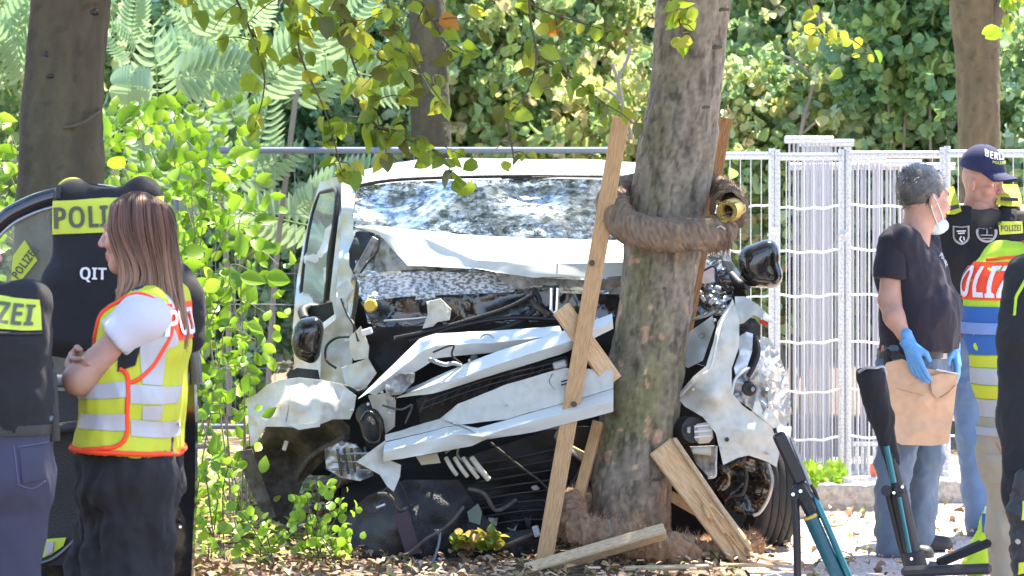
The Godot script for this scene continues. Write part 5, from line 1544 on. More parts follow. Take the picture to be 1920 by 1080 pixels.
func build_props() -> void:
	var t := thing("coir_roll", "brown coir-wrapped drain pipe looped round the middle of the leaning trunk", "coir roll", at(1258, 420, 13.9))
	var loop := []
	for q in [[1300, 372, 14.42], [1230, 356, 14.42], [1172, 362, 14.3], [1150, 380, 14.12], [1158, 410, 13.95], [1196, 432, 13.87], [1250, 440, 13.86], [1310, 440, 13.88], [1346, 436, 13.92], [1362, 424, 13.95]]: loop.append(at(q[0], q[1], q[2]))
	obj("wrap", coir_roll(loop, 0.077, 51, true).mesh(), M.coir, t)
	var up := []
	for q in [[1330, 348, 14.32], [1356, 356, 14.22], [1376, 372, 14.1], [1382, 394, 13.99], [1374, 412, 13.92]]: up.append(at(q[0], q[1], q[2]))
	var cup := Geo.new()      # the open sleeve round the pipe end
	var c := at(1366, 392, 13.97)
	for k in 3:
		for s in 28:
			var an := TAU * s / 28
			var rr: float = [0.062, 0.078, 0.066][k]
			cup.vert(c + Vector3(cos(an) * rr, sin(an) * rr * 1.12, [0.05, 0.01, -0.12][k] * 1.0) + Vector3([-0.004, 0.0, 0.02][k], 0, 0), Vector3(cos(an), sin(an), 0), Color(0.17, 0.105, 0.07))
	for k in 2:
		for s in 28: cup.quad(k * 28 + s, k * 28 + (s + 1) % 28, (k + 1) * 28 + (s + 1) % 28, (k + 1) * 28 + s)
	cup.smooth()
	rumple(cup, 6, 12.0, 0.014)
	obj("sleeve", cup.mesh(), M.coir, t)
	obj("wrap", coir_roll(up, 0.05, 52, true).mesh(), M.coir, t)
	var pp := Geo.new()
	c = at(1370, 394, 13.90)
	var ax := (Vector3(-0.42, -0.12, 0.9)).normalized()
	for k in 4:
		for s in 24:
			var an := TAU * s / 24
			var rr: float = [0.030, 0.030, 0.050, 0.050][k]
			pp.vert(c + ax * [-0.06, 0.05, 0.05, -0.06][k] + (ax.cross(Vector3.UP).normalized() * cos(an) + Vector3.UP * sin(an)) * rr, Vector3(cos(an), sin(an), 0) * (1.0 if k > 1 else -1.0))
	for k in 3:
		for s in 24: pp.quad(k * 24 + s, k * 24 + (s + 1) % 24, (k + 1) * 24 + (s + 1) % 24, (k + 1) * 24 + s)
	pp.smooth()
	obj("pipe_end", pp.mesh(), M.yellow_pipe, t)
	obj("pipe_bore", tube([c - ax * 0.03, c - ax * 0.005], 0.0295, -1, 20, 1), M.black_matt, t)  # black plug put in for the shade inside the open pipe
	var tuft := Geo.new()
	var r := RandomNumberGenerator.new()
	r.seed = 15
	for k in 500:
		var p := at(r.randf_range(1330, 1372), r.randf_range(420, 462), 13.88 + r.randf_range(-0.03, 0.04))
		var e := p + Vector3(r.randf_range(-0.02, 0.01), r.randf_range(-0.085, 0.015), r.randf_range(-0.02, 0.03))
		tuft.flat([p + Vector3(-0.002, 0, 0), p + Vector3(0.002, 0, 0), e], Vector3.BACK, Color(0.20, 0.12, 0.07) * r.randf_range(0.6, 1.3))
	obj("frayed_end", tuft.mesh(), M.coir, t)
	obj("strap_tie", wire([[1340, 432, 13.84], [1350, 424, 13.83], [1360, 430, 13.84]], 0.003), M.galv, t)
	var t2 := thing("coir_roll", "reddish coir-wrapped roll lying round the foot of the leaning trunk", "coir roll", at(1160, 1045, 13.85))
	var low := []
	for q in [[1094, 936, 14.2], [1066, 950, 14.0], [1070, 978, 13.88], [1100, 996, 13.8], [1150, 1006, 13.76], [1200, 1018, 13.76], [1250, 1030, 13.8], [1290, 1036, 13.9]]: low.append(at(q[0], q[1], q[2]))
	obj("wrap", coir_roll(low, 0.075, 53, false).mesh(), M.coir, t2)
	obj("cord", wire([[1142, 978, 13.70], [1146, 1000, 13.675], [1134, 1030, 13.70], [1112, 1056, 13.76]], 0.0035), M.galv_dull, t2)
	var t3 := thing("coir_roll", "frayed coir bundle under the splintered plank by the front wheel", "coir roll", at(1390, 1040, 14.1))
	var low2 := []
	for q in [[1290, 1036, 14.0], [1330, 1030, 14.0], [1380, 1026, 14.05], [1416, 1018, 14.15]]: low2.append(at(q[0], q[1], q[2]))
	obj("wrap", coir_roll(low2, 0.055, 54, false).mesh(), M.coir, t3)
	var dr := RandomNumberGenerator.new()
	dr.seed = 29
	var chips := []
	for k in 340:
		var z := -dr.randf_range(13.0, 14.9)
		var p := Vector3(dr.randf_range(-0.8, 1.5), 0.045 + dr.randf_range(0, 0.012), z)
		var bs := Basis.from_euler(Vector3(dr.randf_range(-0.3, 0.3), dr.randf_range(0, TAU), dr.randf_range(-0.3, 0.3)))
		chips.append([Transform3D(bs * Basis.from_scale(Vector3(dr.randf_range(0.012, 0.055), 0.006, dr.randf_range(0.005, 0.014))), p), pick(dr, [Color(0.55, 0.38, 0.22), Color(0.42, 0.28, 0.16), Color(0.62, 0.50, 0.36), Color(0.50, 0.40, 0.28), Color(0.30, 0.2, 0.13)])])
	tag(scatter("wood_chips", self, box(Transform3D(), Vector3.ONE, 0.1), M.litter, chips), "splinters, bark chips and bits of broken trim on the ground round the trunk", "debris", "", "stuff")
	# planks
	var pl := thing("plank", "long upright plank leaning against the van left of the trunk", "plank", at(1012, 1052, 14.02))
	bar("board", at(1165, 220, 13.98), at(1020, 1055, 13.78), 0.074, 0.045, M.wood, pl)
	for q in [[1110, 493, 13.83], [1076, 758, 13.77]]:
		var gk := Geo.new()
		tube_into(gk, [at(q[0], q[1], q[2] + 0.04), at(q[0], q[1], q[2] - 0.022 + 0.05)], 0.014, 0.012, 9)
		obj("knot", gk.mesh(), M.twig, pl)
	var p2 := thing("plank", "dark orange plank standing up behind the trunk on its right", "plank", at(1300, 1050, 14.5))
	bar("board", at(1360, 221, 14.42), at(1206, 1040, 14.36), 0.066, 0.045, M.wood_dark, p2)
	var p3 := thing("plank", "short broken plank wedged slanting behind the long upright plank", "plank", at(1060, 600, 13.9))
	bar("board", at(1052, 578, 13.90), at(1150, 716, 13.94), 0.086, 0.03, M.wood_pale, p3, Vector3(0.2, 0.25, 1))
	var p4 := thing("plank", "pale plank with cut end lying across the foot of the trunk", "plank", at(1120, 1060, 13.55))
	bar("board", at(985, 1072, 13.52), at(1246, 996, 13.62), 0.052, 0.07, M.wood_grey, p4, Vector3(-0.1, 0.7, 1), 0.006)
	var p5 := thing("plank", "thin leaning plank in shade just left of the trunk base", "plank", at(1075, 990, 14.1))
	bar("board", at(1122, 790, 14.06), at(1080, 950, 14.02), 0.048, 0.03, M.wood, p5, Vector3(-0.4, 0, 1))
	var p6 := thing("plank", "small cross batten behind the long plank, left of the trunk base", "plank", at(1084, 850, 14.1))
	bar("board", at(1068, 842, 14.12), at(1102, 860, 14.10), 0.04, 0.03, M.wood_pale, p6)
	var p7 := thing("plank", "splintered wide plank slanting down from the trunk to the front wheel", "plank", at(1400, 1040, 14.0))
	var parts := [[1262, 822, 1406, 1032, 0.022, 0.05, -0.004], [1238, 836, 1388, 1036, 0.125, 0.034, 0.0], [1300, 930, 1352, 1030, 0.03, 0.03, 0.02]]
	for q in parts: bar("splinter", at(q[0], q[1], 13.98 + q[6]), at(q[2], q[3], 13.95 + q[6]), q[4], q[5], M.wood_pale if q[0] != 1262 else M.wood_grey, p7, Vector3(0.15, 0.1, 1), 0.006)
	var r2 := RandomNumberGenerator.new()
	r2.seed = 3
	for k in 16:
		var u := r2.randf_range(0.35, 1.02)
		var p := at(lerpf(1262, 1396, u) + r2.randf_range(-22, 4), lerpf(846, 1034, u), 13.93)
		var e := p + Vector3(0.36, -0.52, 0).normalized() * r2.randf_range(0.05, 0.16) + Vector3(r2.randf_range(-0.02, 0.02), 0, r2.randf_range(0.0, 0.02))
		bar("splinter", p, e, r2.randf_range(0.006, 0.018), 0.008, M.wood_pale if k % 3 else M.wood, p7)
	var p8 := thing("plank", "short pale board showing behind the splintered plank", "plank", at(1290, 960, 14.2))
	bar("board", at(1254, 928, 14.16), at(1330, 972, 14.12), 0.045, 0.03, M.wood, p8)
	# the red paint mark on the bark belongs to the tree; scraps on the ground
	var names := ["flat splinter lying before the splintered plank", "thin wood chip by the foot of the lying plank", "board edge lying at the bottom of the frame under the trunk", "curved wood scrap right of the splintered plank", "grey stick beside the front wheel", "narrow batten on the leaves near the teal stand", "small chip on the path behind the teal stand"]
	var spec := [[1300, 1052, 1380, 1044, 0.05], [1060, 1074, 1110, 1066, 0.02], [1170, 1078, 1330, 1076, 0.06], [1400, 1050, 1470, 1070, 0.04], [1404, 1046, 1432, 1036, 0.025], [1350, 1072, 1450, 1074, 0.035], [1540, 1000, 1580, 996, 0.02]]
	for k in spec.size():
		var q: Array = spec[k]
		var d: float = EYE * F / (q[1] - 316.0) - 0.06
		var sc := thing("wood_scrap", names[k], "wood scrap", Vector3(at(q[0], q[1], d).x, 0, -d), "scraps of wood on the ground")
		var a := at(q[0], q[1], d)
		var b := at(q[2], q[3], EYE * F / (q[3] - 316.0) - 0.06)
		a.y = 0.045
		b.y = 0.05
		bar("board", a, b, q[4], 0.014, M.wood_pale if k % 2 else M.wood_grey, sc, Vector3.UP)

# ---------------------------------------------------------------- the black car at the left

func build_car() -> void:
	var t := thing("black_car", "black car at the left edge with its door standing open behind the woman", "car", at(150, 1240, 10.95))
	var d := 10.95
	var frame := [[-120, 640, d], [-70, 500, d], [0, 420, d], [50, 388, d], [110, 368, d], [170, 362, d], [240, 378, d], [300, 440, d], [340, 540, d], [356, 640, d], [362, 720, d]]
	obj("door_frame", wire(frame, 0.034, -1, 12, 6), M.black_gloss, t)
	obj("door_seal", wire([[-60, 520, d - 0.03], [6, 436, d - 0.035], [54, 404, d - 0.035], [112, 386, d - 0.035], [170, 381, d - 0.035], [234, 396, d - 0.035]], 0.006, -1, 8, 5), M.metal_grey, t)
	var panel := obj("door_panel", plate([[-160, 716, d], [60, 716, d], [200, 716, d], [364, 700, d], [366, 800, d], [366, 920, d + 0.01], [362, 1000, d + 0.02], [358, 1100, d + 0.03], [350, 1230, d + 0.05], [-160, 1230, d]], [[180, 850, d - 0.04], [60, 950, d - 0.05], [250, 1000, d - 0.03]], {"thick": 0.09, "step": 18.0}), M.black_gloss, t)
	obj("window_sill", tube([at(-160, 712, d - 0.02), at(60, 714, d - 0.03), at(200, 714, d - 0.03), at(356, 708, d - 0.02)], 0.022, -1, 8, 3), M.galv_dull, t)
	obj("inner_trim", plate([[-140, 735, d - 0.03], [200, 735, d - 0.06], [330, 730, d - 0.04], [330, 900, d - 0.05], [300, 1000, d - 0.06], [150, 1060, d - 0.08], [-140, 1060, d - 0.04]], [[120, 850, d - 0.09]], {"thick": 0.02, "step": 20.0}), M.black, t)
	obj("armrest", wire([[-40, 840, d - 0.13], [110, 805, d - 0.14], [160, 800, d - 0.13]], 0.022, -1, 10, 5), M.black, t)
	obj("door_pocket", wire([[60, 1060, d - 0.14], [100, 1048, d - 0.14], [135, 1020, d - 0.14], [150, 1000, d - 0.13]], 0.012), M.black_gloss, t)
	obj("reflector", plate([[76, 1012, d - 0.1], [124, 1008, d - 0.1], [118, 1024, d - 0.1], [96, 1040, d - 0.1], [68, 1050, d - 0.1]], [], {"thick": 0.006, "step": 10.0}), M.patch_lime, t)
	obj("reflector_band", plate([[87, 1016, d - 0.108], [101, 1015, d - 0.108], [98, 1036, d - 0.108], [84, 1042, d - 0.108]], [], {"thick": 0.004, "step": 10.0}), M.silver, t)
	obj("edge_screw", tube([at(338, 988, d - 0.03), at(338, 988, d - 0.045)], 0.005, -1, 8, 1), M.chrome, t)
	var pane := Geo.new()
	pane.flat([at(-110, 640, d), at(0, 430, d), at(110, 372, d), at(240, 385, d), at(340, 560, d), at(358, 712, d), at(-150, 712, d)], Vector3.BACK)
	var gl := mat(Color(0.5, 0.6, 0.55), 0.03, {"alpha": 0.16})
	gl.resource_name = "window_glass"
	obj("window_pane", pane.mesh(), gl, t)
	var st := obj("patch_reflection", plate([[20, 532, d - 0.02], [24, 480, d - 0.02], [46, 450, d - 0.02], [70, 488, d - 0.02], [36, 530, d - 0.02]], [], {"thick": 0.003, "step": 8.0}), M.patch_lime, t)  # lime plate stands in for a name patch reflected in the window
	obj("lettering", lettering(null, "POLIZEI", 46, 492, 16, 66, d - 0.024, -0.95), M.print_dark, st)
	obj("car_side", plate([[-900, 380, d + 0.5], [-300, 330, d + 0.3], [-170, 500, d + 0.12], [-170, 1200, d + 0.12], [-900, 1250, d + 0.7]], [], {"thick": 0.1, "step": 40.0}), M.black_gloss, t)
	obj("wheel_front", tube([at(-420, 1180, d + 0.1), at(-420, 1180, d + 0.35)], 0.32, -1, 32, 1), M.rubber, t)
	# the protective vest hung over the door
	d = 10.72
	var v := thing("hung_police_vest", "padded black vest lettered POLIZEI and QIT hung over the open car door", "protective vest", at(200, 665, d))
	var f := Field.new(at(40, 700, d) - Vector3(0, 0, 0.22), at(410, 310, d) + Vector3(0, 0, 0.22), 0.009)
	for x in [132, 165, 205, 245, 278]: f.cap(at(x, 392, d), at(x + 2, 634, d), 0.056, 0.06, 0.05)
	f.cap(at(130, 366, d - 0.01), at(132, 420, d), 0.048, 0.052, 0.03)
	f.cap(at(168, 376, d - 0.01), at(140, 360, d), 0.036, 0.04, 0.03)
	f.cap(at(270, 364, d - 0.01), at(276, 430, d), 0.055, 0.056, 0.03)
	f.cap(at(244, 372, d - 0.01), at(262, 360, d), 0.036, 0.045, 0.03)
	f.cap(at(170, 386, d), at(244, 384, d), 0.05, 0.05, 0.02)
	f.cap(at(112, 540, d), at(92, 628, d - 0.02), 0.062, 0.058, 0.06)
	f.cap(at(318, 520, d), at(344, 560, d - 0.02), 0.065, 0.062, 0.06)
	f.cap(at(344, 560, d - 0.02), at(356, 632, d - 0.03), 0.06, 0.05, 0.05)
	var body := obj("vest_shell", creased(f, 31, 3.0, 0.012).mesh(), M.black_cloth, v)
	for q in [[[107, 350], [128, 338], [152, 334], [166, 344], [176, 354]], [[226, 352], [244, 344], [262, 336], [290, 334], [304, 350]]]: obj("edge_piping", trim(f, q, d, 0.006, Vector3(0, -1, 0)), M.hi_lime, body)
	for q in [[[118, 352], [116, 372]], [[300, 350], [312, 380], [314, 440]]]: obj("strap", trim(f, q, d, 0.012, Vector3(0, 0, -1)), M.black, body)
	var pa := obj("name_patch", patch(f, [[104, 377], [304, 369], [304, 431], [104, 439]], d, 0.004, 34, 12), M.patch_lime, body)
	obj("lettering", lettering(f, "POLIZEI", 192, 405, 40, 168, d, -0.035, 0.008), M.print_dark, pa)
	obj("lettering", lettering(f, "QIT", 180, 514, 28, 50, d, 0.02, 0.006), M.print_white, body)

# a cord that follows a field: pixels on the plane at d, dropped onto the surface along dir (as seen in x right, y up)
func trim(fd: Field, pts: Array, d: float, r: float, dir := Vector3.FORWARD, per := 6, off := 0.0) -> ArrayMesh:
	var p := []
	for q in pts: p.append(at(q[0], q[1], d))
	var c := curve(p, per)
	var out := []
	for q in c:
		if absf(dir.y) > 0.5:
			var t := fd.hit(q - dir * 0.12, dir, 0.4)
			out.append(q - dir * 0.12 + dir * t if t > 0.0 else q)
		else:
			var from: Vector3 = q - dir * 0.6
			var t = fd.lay(from, dir, r * 0.3 + off)
			if t != null: out.append(t)
	return tube(out, r, -1, 6, 1) if out.size() > 1 else ArrayMesh.new()

# lettering wound round an upright field; a0 is where it starts, seen from outside it reads towards a1
func round_lettering(fd: Field, words: String, top: Vector3, bottom: Vector3, a0: float, a1: float, off := 0.006) -> ArrayMesh:
	var g := Geo.new()
	var tm := text_geo(words)
	var lo := Vector2(1e9, 1e9)
	var hi := -lo
	for p in tm:
		lo = lo.min(Vector2(p.x, p.y))
		hi = hi.max(Vector2(p.x, p.y))
	for t in range(0, tm.size(), 3):
		for piece in split3([Vector2(tm[t].x, tm[t].y), Vector2(tm[t + 1].x, tm[t + 1].y), Vector2(tm[t + 2].x, tm[t + 2].y)], (hi.x - lo.x) / 24.0):
			var w := []
			var o := Vector3.ZERO
			for p in piece:
				var u: Vector2 = (p - lo) / (hi - lo)
				var an := lerpf(a0, a1, u.x)
				var dir := Vector3(cos(an), 0, sin(an))
				var from := bottom.lerp(top, u.y) + dir * 0.5
				var h = fd.lay(from, -dir, off, 0.5)
				if h != null: w.append(h)
				o = dir
			if w.size() == 3: g.flat(w, o)
	return g.mesh()

# ---------------------------------------------------------------- people

# head: o between the ears at eye level, b with x to the person's right, y up, z where the face looks
func head_geo(o: Vector3, b: Basis, s: float, skin: Color, stubble := 0.0) -> Geo:
	var f := Field.new(o - Vector3.ONE * 0.16 * s - Vector3(0, 0.10 * s, 0), o + Vector3.ONE * 0.16 * s, 0.0045 * s)
	var p := func(x: float, y: float, z: float) -> Vector3: return o + b * (Vector3(x, y, z) * s)
	f.ell(p.call(0, 0.03, -0.015), Vector3(0.076, 0.095, 0.098) * s, 0.02, b)
	f.ell(p.call(0, -0.045, 0.028), Vector3(0.060, 0.078, 0.062) * s, 0.03 * s, b)
	f.cap(p.call(0, -0.103, 0.062), p.call(0, -0.100, 0.064), 0.022 * s, 0.022 * s, 0.02 * s)
	for e in [-1.0, 1.0]:
		f.cap(p.call(e * 0.052, -0.055, 0.0), p.call(e * 0.012, -0.102, 0.058), 0.02 * s, 0.018 * s, 0.025 * s)
		f.ell(p.call(e * 0.040, -0.028, 0.058), Vector3(0.026, 0.024, 0.026) * s, 0.02 * s, b)
	f.cap(p.call(-0.036, 0.022, 0.076), p.call(0.036, 0.022, 0.076), 0.014 * s, 0.014 * s, 0.018 * s)
	for e in [-1.0, 1.0]:
		f.ell(p.call(e * 0.032, 0.002, 0.094), Vector3(0.017, 0.012, 0.014) * s, 0.012 * s, b, true)
		f.ell(p.call(e * 0.032, 0.001, 0.075), Vector3(0.0125, 0.0125, 0.0125) * s, 0.003 * s, b)
	f.cap(p.call(0, 0.014, 0.086), p.call(0, -0.030, 0.110), 0.009 * s, 0.013 * s, 0.014 * s)
	for e in [-1.0, 1.0]: f.ell(p.call(e * 0.013, -0.035, 0.097), Vector3(0.010, 0.008, 0.011) * s, 0.008 * s, b)
	f.cap(p.call(-0.018, -0.064, 0.086), p.call(0.018, -0.064, 0.086), 0.008 * s, 0.008 * s, 0.008 * s)
	f.cap(p.call(-0.015, -0.077, 0.084), p.call(0.015, -0.077, 0.084), 0.009 * s, 0.009 * s, 0.008 * s)
	f.cap(p.call(-0.018, -0.0705, 0.097), p.call(0.018, -0.0705, 0.097), 0.0035 * s, 0.0035 * s, 0.004 * s, true)
	for e in [-1.0, 1.0]:
		f.ell(p.call(e * 0.081, -0.012, -0.012), Vector3(0.010, 0.032, 0.020) * s, 0.006 * s, b)
		f.ell(p.call(e * 0.092, -0.008, -0.008), Vector3(0.006, 0.018, 0.010) * s, 0.005 * s, b, true)
	f.cap(p.call(0, -0.05, -0.022), p.call(0, -0.20, -0.035), 0.056 * s, 0.060 * s, 0.03 * s)
	var g := f.net()
	var nz := noise(77, 30.0, 3)
	var lip := p.call(0, -0.070, 0.09) as Vector3
	var nose := p.call(0, -0.030, 0.108) as Vector3
	for q in g.v.size():
		var l := b.transposed() * ((g.v[q] - o) / s)
		var c := skin * (1.0 + 0.12 * nz.get_noise_3dv(g.v[q]))
		if absf(l.y + 0.070) < 0.014 and absf(l.x) < 0.026 and l.z > 0.078: c = c.lerp(Color(0.36, 0.10, 0.09), 0.6)
		if g.v[q].distance_to(nose) < 0.03 * s or Vector3(absf(l.x), l.y, l.z).distance_to(Vector3(0.045, -0.03, 0.075)) < 0.03: c = c.lerp(Color(0.50, 0.20, 0.16), 0.25)
		for e in [-1.0, 1.0]:
			var eye := Vector3(e * 0.032, 0.001, 0.075)
			var r := l.distance_to(eye)
			if r < 0.0145 and l.z > 0.078 and absf(l.y - 0.001) < 0.006: c = Color(0.05, 0.03, 0.025) if Vector2(l.x - eye.x, l.y - eye.y).length() < 0.0055 else Color(0.6, 0.55, 0.52)
			if absf(l.y - 0.026) < 0.0045 and absf(l.x - e * 0.034) < 0.02 and l.z > 0.075: c = c.lerp(Color(0.10, 0.06, 0.04), 0.7)
		if stubble > 0.0 and l.y < -0.045 and l.y > -0.13 and l.z > 0.0: c = c.lerp(Color(0.24, 0.18, 0.16), stubble)
		g.c[q] = Color(c.r, c.g, c.b, 1.0)
	return g

# hand: w wrist, b with x across the knuckles towards the thumb, y along the fingers, z where the palm looks
func hand_geo(w: Vector3, b: Basis, curls: Array, s := 1.0, fat := 1.0, thumb_in := 0.4) -> Geo:
	var f := Field.new(w - Vector3.ONE * 0.20 * s, w + Vector3.ONE * 0.20 * s, 0.0036 * s)
	var p := func(x: float, y: float, z: float) -> Vector3: return w + b * (Vector3(x, y, z) * s)
	for k in 4: f.cap(p.call(0.012 - k * 0.009, 0.005, 0), p.call(0.028 - k * 0.0185, 0.085, 0.0), 0.016 * fat * s, 0.0115 * fat * s, 0.014 * s)
	f.cap(p.call(0, -0.05, 0), p.call(0, 0.01, 0), 0.027 * s, 0.024 * s, 0.02 * s)
	var ln := [[0.042, 0.026, 0.02], [0.047, 0.03, 0.022], [0.043, 0.028, 0.021], [0.034, 0.021, 0.018]]
	for k in 4:
		var o := p.call(0.029 - k * 0.0195, 0.088 - (0.006 if k == 3 else 0.0), 0.0) as Vector3
		var an := 0.0
		var spread := (1.5 - k) * 0.05
		for j in 3:
			an += curls[k] * [0.8, 1.0, 0.7][j]
			var dir := b * Vector3(sin(spread), cos(an), sin(an)).normalized()
			var e: Vector3 = o + dir * ln[k][j] * s
			f.cap(o, e, (0.0098 - j * 0.0008) * fat * s, (0.009 - j * 0.0008) * fat * s, 0.004 * s)
			o = e
	var t0 := p.call(0.026, 0.022, 0.006) as Vector3
	var t1 := p.call(0.052, 0.055, 0.016 + 0.02 * thumb_in) as Vector3
	var t2 := p.call(0.058 - 0.02 * thumb_in, 0.088, 0.022 + 0.035 * thumb_in) as Vector3
	f.cap(t0, t1, 0.016 * fat * s, 0.0115 * fat * s, 0.012 * s)
	f.cap(t1, t2, 0.011 * fat * s, 0.0095 * fat * s, 0.004 * s)
	return f.net()

func torso(f: Field, pts: Array, across: Vector3, k := 0.05) -> void:      # rows of [centre, half width, radius]
	for a in pts.size():
		var c: Vector3 = pts[a][0]
		f.cap(c - across * pts[a][1], c + across * pts[a][1], pts[a][2], pts[a][2], k)
		if a > 0:
			var o: Vector3 = pts[a - 1][0]
			for s in [-1.0, 0.0, 1.0]: f.cap(o + across * pts[a - 1][1] * s, c + across * pts[a][1] * s, pts[a - 1][2], pts[a][2], k)

func chain(f: Field, pts: Array, radii: Array, k := 0.03) -> void:
	for a in pts.size() - 1: f.cap(pts[a], pts[a + 1], radii[a], radii[a + 1], k)

func box_field(lo: Vector3, hi: Vector3, cell := 0.011) -> Field:
	return Field.new(lo.min(hi) - Vector3.ONE * 0.04, lo.max(hi) + Vector3.ONE * 0.04, cell)

func shoe(heel: Vector3, toe: Vector3, m: Material, t: Node3D) -> void:
	var f := box_field(heel - Vector3(0.08, 0.06, 0.08), toe + Vector3(0.08, 0.16, 0.08), 0.008)
	f.cap(heel + Vector3(0, 0.035, 0), toe + Vector3(0, 0.028, 0), 0.046, 0.040, 0.02)
	f.cap(heel + Vector3(0, 0.04, 0), heel.lerp(toe, 0.25) + Vector3(0, 0.075, 0), 0.044, 0.045, 0.03)
	f.cut(Vector3.DOWN, heel.min(toe) + Vector3(0, 0.004, 0))
	var o := obj("shoe", f.net().mesh(), m, t)
	var sg := Field.new(heel.min(toe) - Vector3.ONE * 0.08, heel.max(toe) + Vector3.ONE * 0.08, 0.008)
	sg.cap(heel + Vector3(0, 0.0, 0), toe, 0.050, 0.044, 0.02, false)
	sg.cut(Vector3.UP, heel.max(toe) + Vector3(0, 0.022, 0))
	sg.cut(Vector3.DOWN, heel.min(toe) + Vector3(0, 0.001, 0))
	obj("sole", sg.net().mesh(), M.black, o)

func build_people() -> void:
	woman()
	edge_officer()
	bag_man()
	cap_officer()
	vest_officer()
	dark_person()

func J(px: float, py: float, d: float, z := 0.0) -> Vector3:
	return at(px, py, d) + Vector3(0, 0, z)

func woman() -> void:
	var d := 10.1
	var skin := Color(0.42, 0.235, 0.17)
	var t := thing("person", "long-haired person in a yellow hi-vis vest with folded arms, seen from the side", "person", J(240, 1336, d))
	var ac := Vector3(-0.15, 0, 1).normalized()
	# body
	var f := box_field(J(110, 1340, d, -0.34), J(400, 520, d, 0.36), 0.012)
	torso(f, [[J(288, 575, d), 0.12, 0.05], [J(274, 640, d), 0.06, 0.10], [J(254, 740, d), 0.05, 0.10], [J(240, 840, d), 0.06, 0.105]], ac)
	f.cap(J(268, 520, d), J(288, 570, d), 0.05, 0.055, 0.03)
	chain(f, [J(286, 586, d, 0.15), J(163, 704, d, 0.20)], [0.052, 0.046])
	chain(f, [J(163, 704, d, 0.20), J(158, 690, d, 0.0), J(166, 672, d, -0.13)], [0.046, 0.040, 0.03])
	chain(f, [J(286, 586, d, -0.15), J(180, 705, d, -0.2), J(156, 688, d, 0.02), J(146, 676, d, 0.11)], [0.05, 0.044, 0.037, 0.028])
	for s in [1.0, -1.0]: chain(f, [J(240 + 14 * s, 850, d, 0.085 * s), J(240 + 14 * s, 1080, d, 0.09 * s), J(250 + 14 * s, 1310, d, 0.09 * s)], [0.085, 0.06, 0.045])
	var g := f.net()
	var nz := noise(7, 14.0, 3)
	for q in g.v.size(): g.c[q] = skin * (1.0 + 0.15 * nz.get_noise_3dv(g.v[q])) * Color(1, 1, 1)
	var fwd := Vector3(-0.97, -0.05, -0.20).normalized()
	var b := Basis(fwd.cross(Vector3.UP).normalized(), Vector3.ZERO, fwd)
	b.y = b.x.cross(b.z)
	var ho := J(251, 437, d)
	g.add(head_geo(ho, b, 1.0, skin))
	var hb := Basis(Vector3(-0.25, 0.95, 0.2).normalized(), Vector3(0.1, -0.15, 1).normalized(), Vector3(1, 0.2, 0).normalized()).orthonormalized()
	g.add(hand_geo(J(148, 672, d, 0.09), hb, [0.35, 0.42, 0.48, 0.5], 0.92).paint(skin))
	for q in g.c.size(): g.c[q].a = 1.0
	obj("body", g.mesh(), M.skin, t)
	# trousers
	var pf := box_field(J(120, 1330, d, -0.3), J(360, 790, d, 0.3), 0.011)
	torso(pf, [[J(238, 815, d), 0.07, 0.090], [J(243, 890, d), 0.09, 0.112]], ac)
	chain(pf, [J(254, 880, d, 0.09), J(246, 1080, d, 0.10), J(250, 1310, d, 0.10)], [0.112, 0.105, 0.10], 0.05)
	chain(pf, [J(224, 880, d, -0.09), J(206, 1080, d, -0.09), J(214, 1310, d, -0.09)], [0.118, 0.105, 0.10], 0.05)
	pf.cut(Vector3.UP, J(0, 800, d))
	var pg := creased(pf, 5, 3.2, 0.042, Vector3(1, 0.5, 1))
	rumple(pg, 6, 7.0, 0.018, Vector3(1, 0.5, 1))
	obj("trousers", pg.mesh(), M.charcoal, t)
	for s in [0.1, -0.1]: shoe(J(268, 1336, d, s), J(150, 1338, d, s), M.leather, t)
	# white shirt sleeve and dark top
	var shirt := Geo.new()
	for e in [1.0, -1.0]:
		var sf := box_field(J(160, 700, d, -0.36), J(380, 520, d, 0.36), 0.009)
		sf.cap(J(282, 596, d, 0.155 * e), J(205, 646, d, 0.185 * e), 0.078, 0.070, 0.03)
		sf.cap(J(290, 584, d, 0.09 * e), J(280, 592, d, 0.15 * e), 0.075, 0.078, 0.04)
		sf.cut(Vector3(-0.80, -0.62, 0.0), J(225, 626, d, 0.165 * e))
		shirt.add(creased(sf, 9, 4.0, 0.004))
	obj("shirt", shirt.mesh(), M.white_cloth, t)
	var df := box_field(J(140, 760, d, -0.3), J(380, 530, d, 0.3), 0.012)
	torso(df, [[J(290, 575, d), 0.12, 0.06], [J(275, 640, d), 0.06, 0.10], [J(256, 740, d), 0.06, 0.10]], ac)
	obj("undershirt", df.net().mesh(), M.black_cloth, t)
	# vest
	var vf := box_field(J(100, 870, d, -0.34), J(400, 520, d, 0.34), 0.009)
	torso(vf, [[J(292, 572, d), 0.12, 0.056], [J(275, 632, d), 0.075, 0.112], [J(254, 740, d), 0.085, 0.122], [J(238, 872, d), 0.11, 0.134]], ac, 0.06)
	vf.cap(J(262, 500, d), J(285, 556, d), 0.07, 0.06, 0.02, true)
	vf.cut(Vector3(-0.088, -1, 0), J(236, 839, d))
	var vg := creased(vf, 14, 2.6, 0.020, Vector3(1.3, 0.5, 1.3))
	var vest := obj("vest", vg.mesh(), M.hi_lime, t)
	var o := 0.004
	obj("dark_patch", patch(vf, [[238, 650], [278, 642], [268, 678], [236, 690]], d, 0.005, 8, 8), M.black_cloth, vest)  # black cloth patch laid on the vest below the sleeve
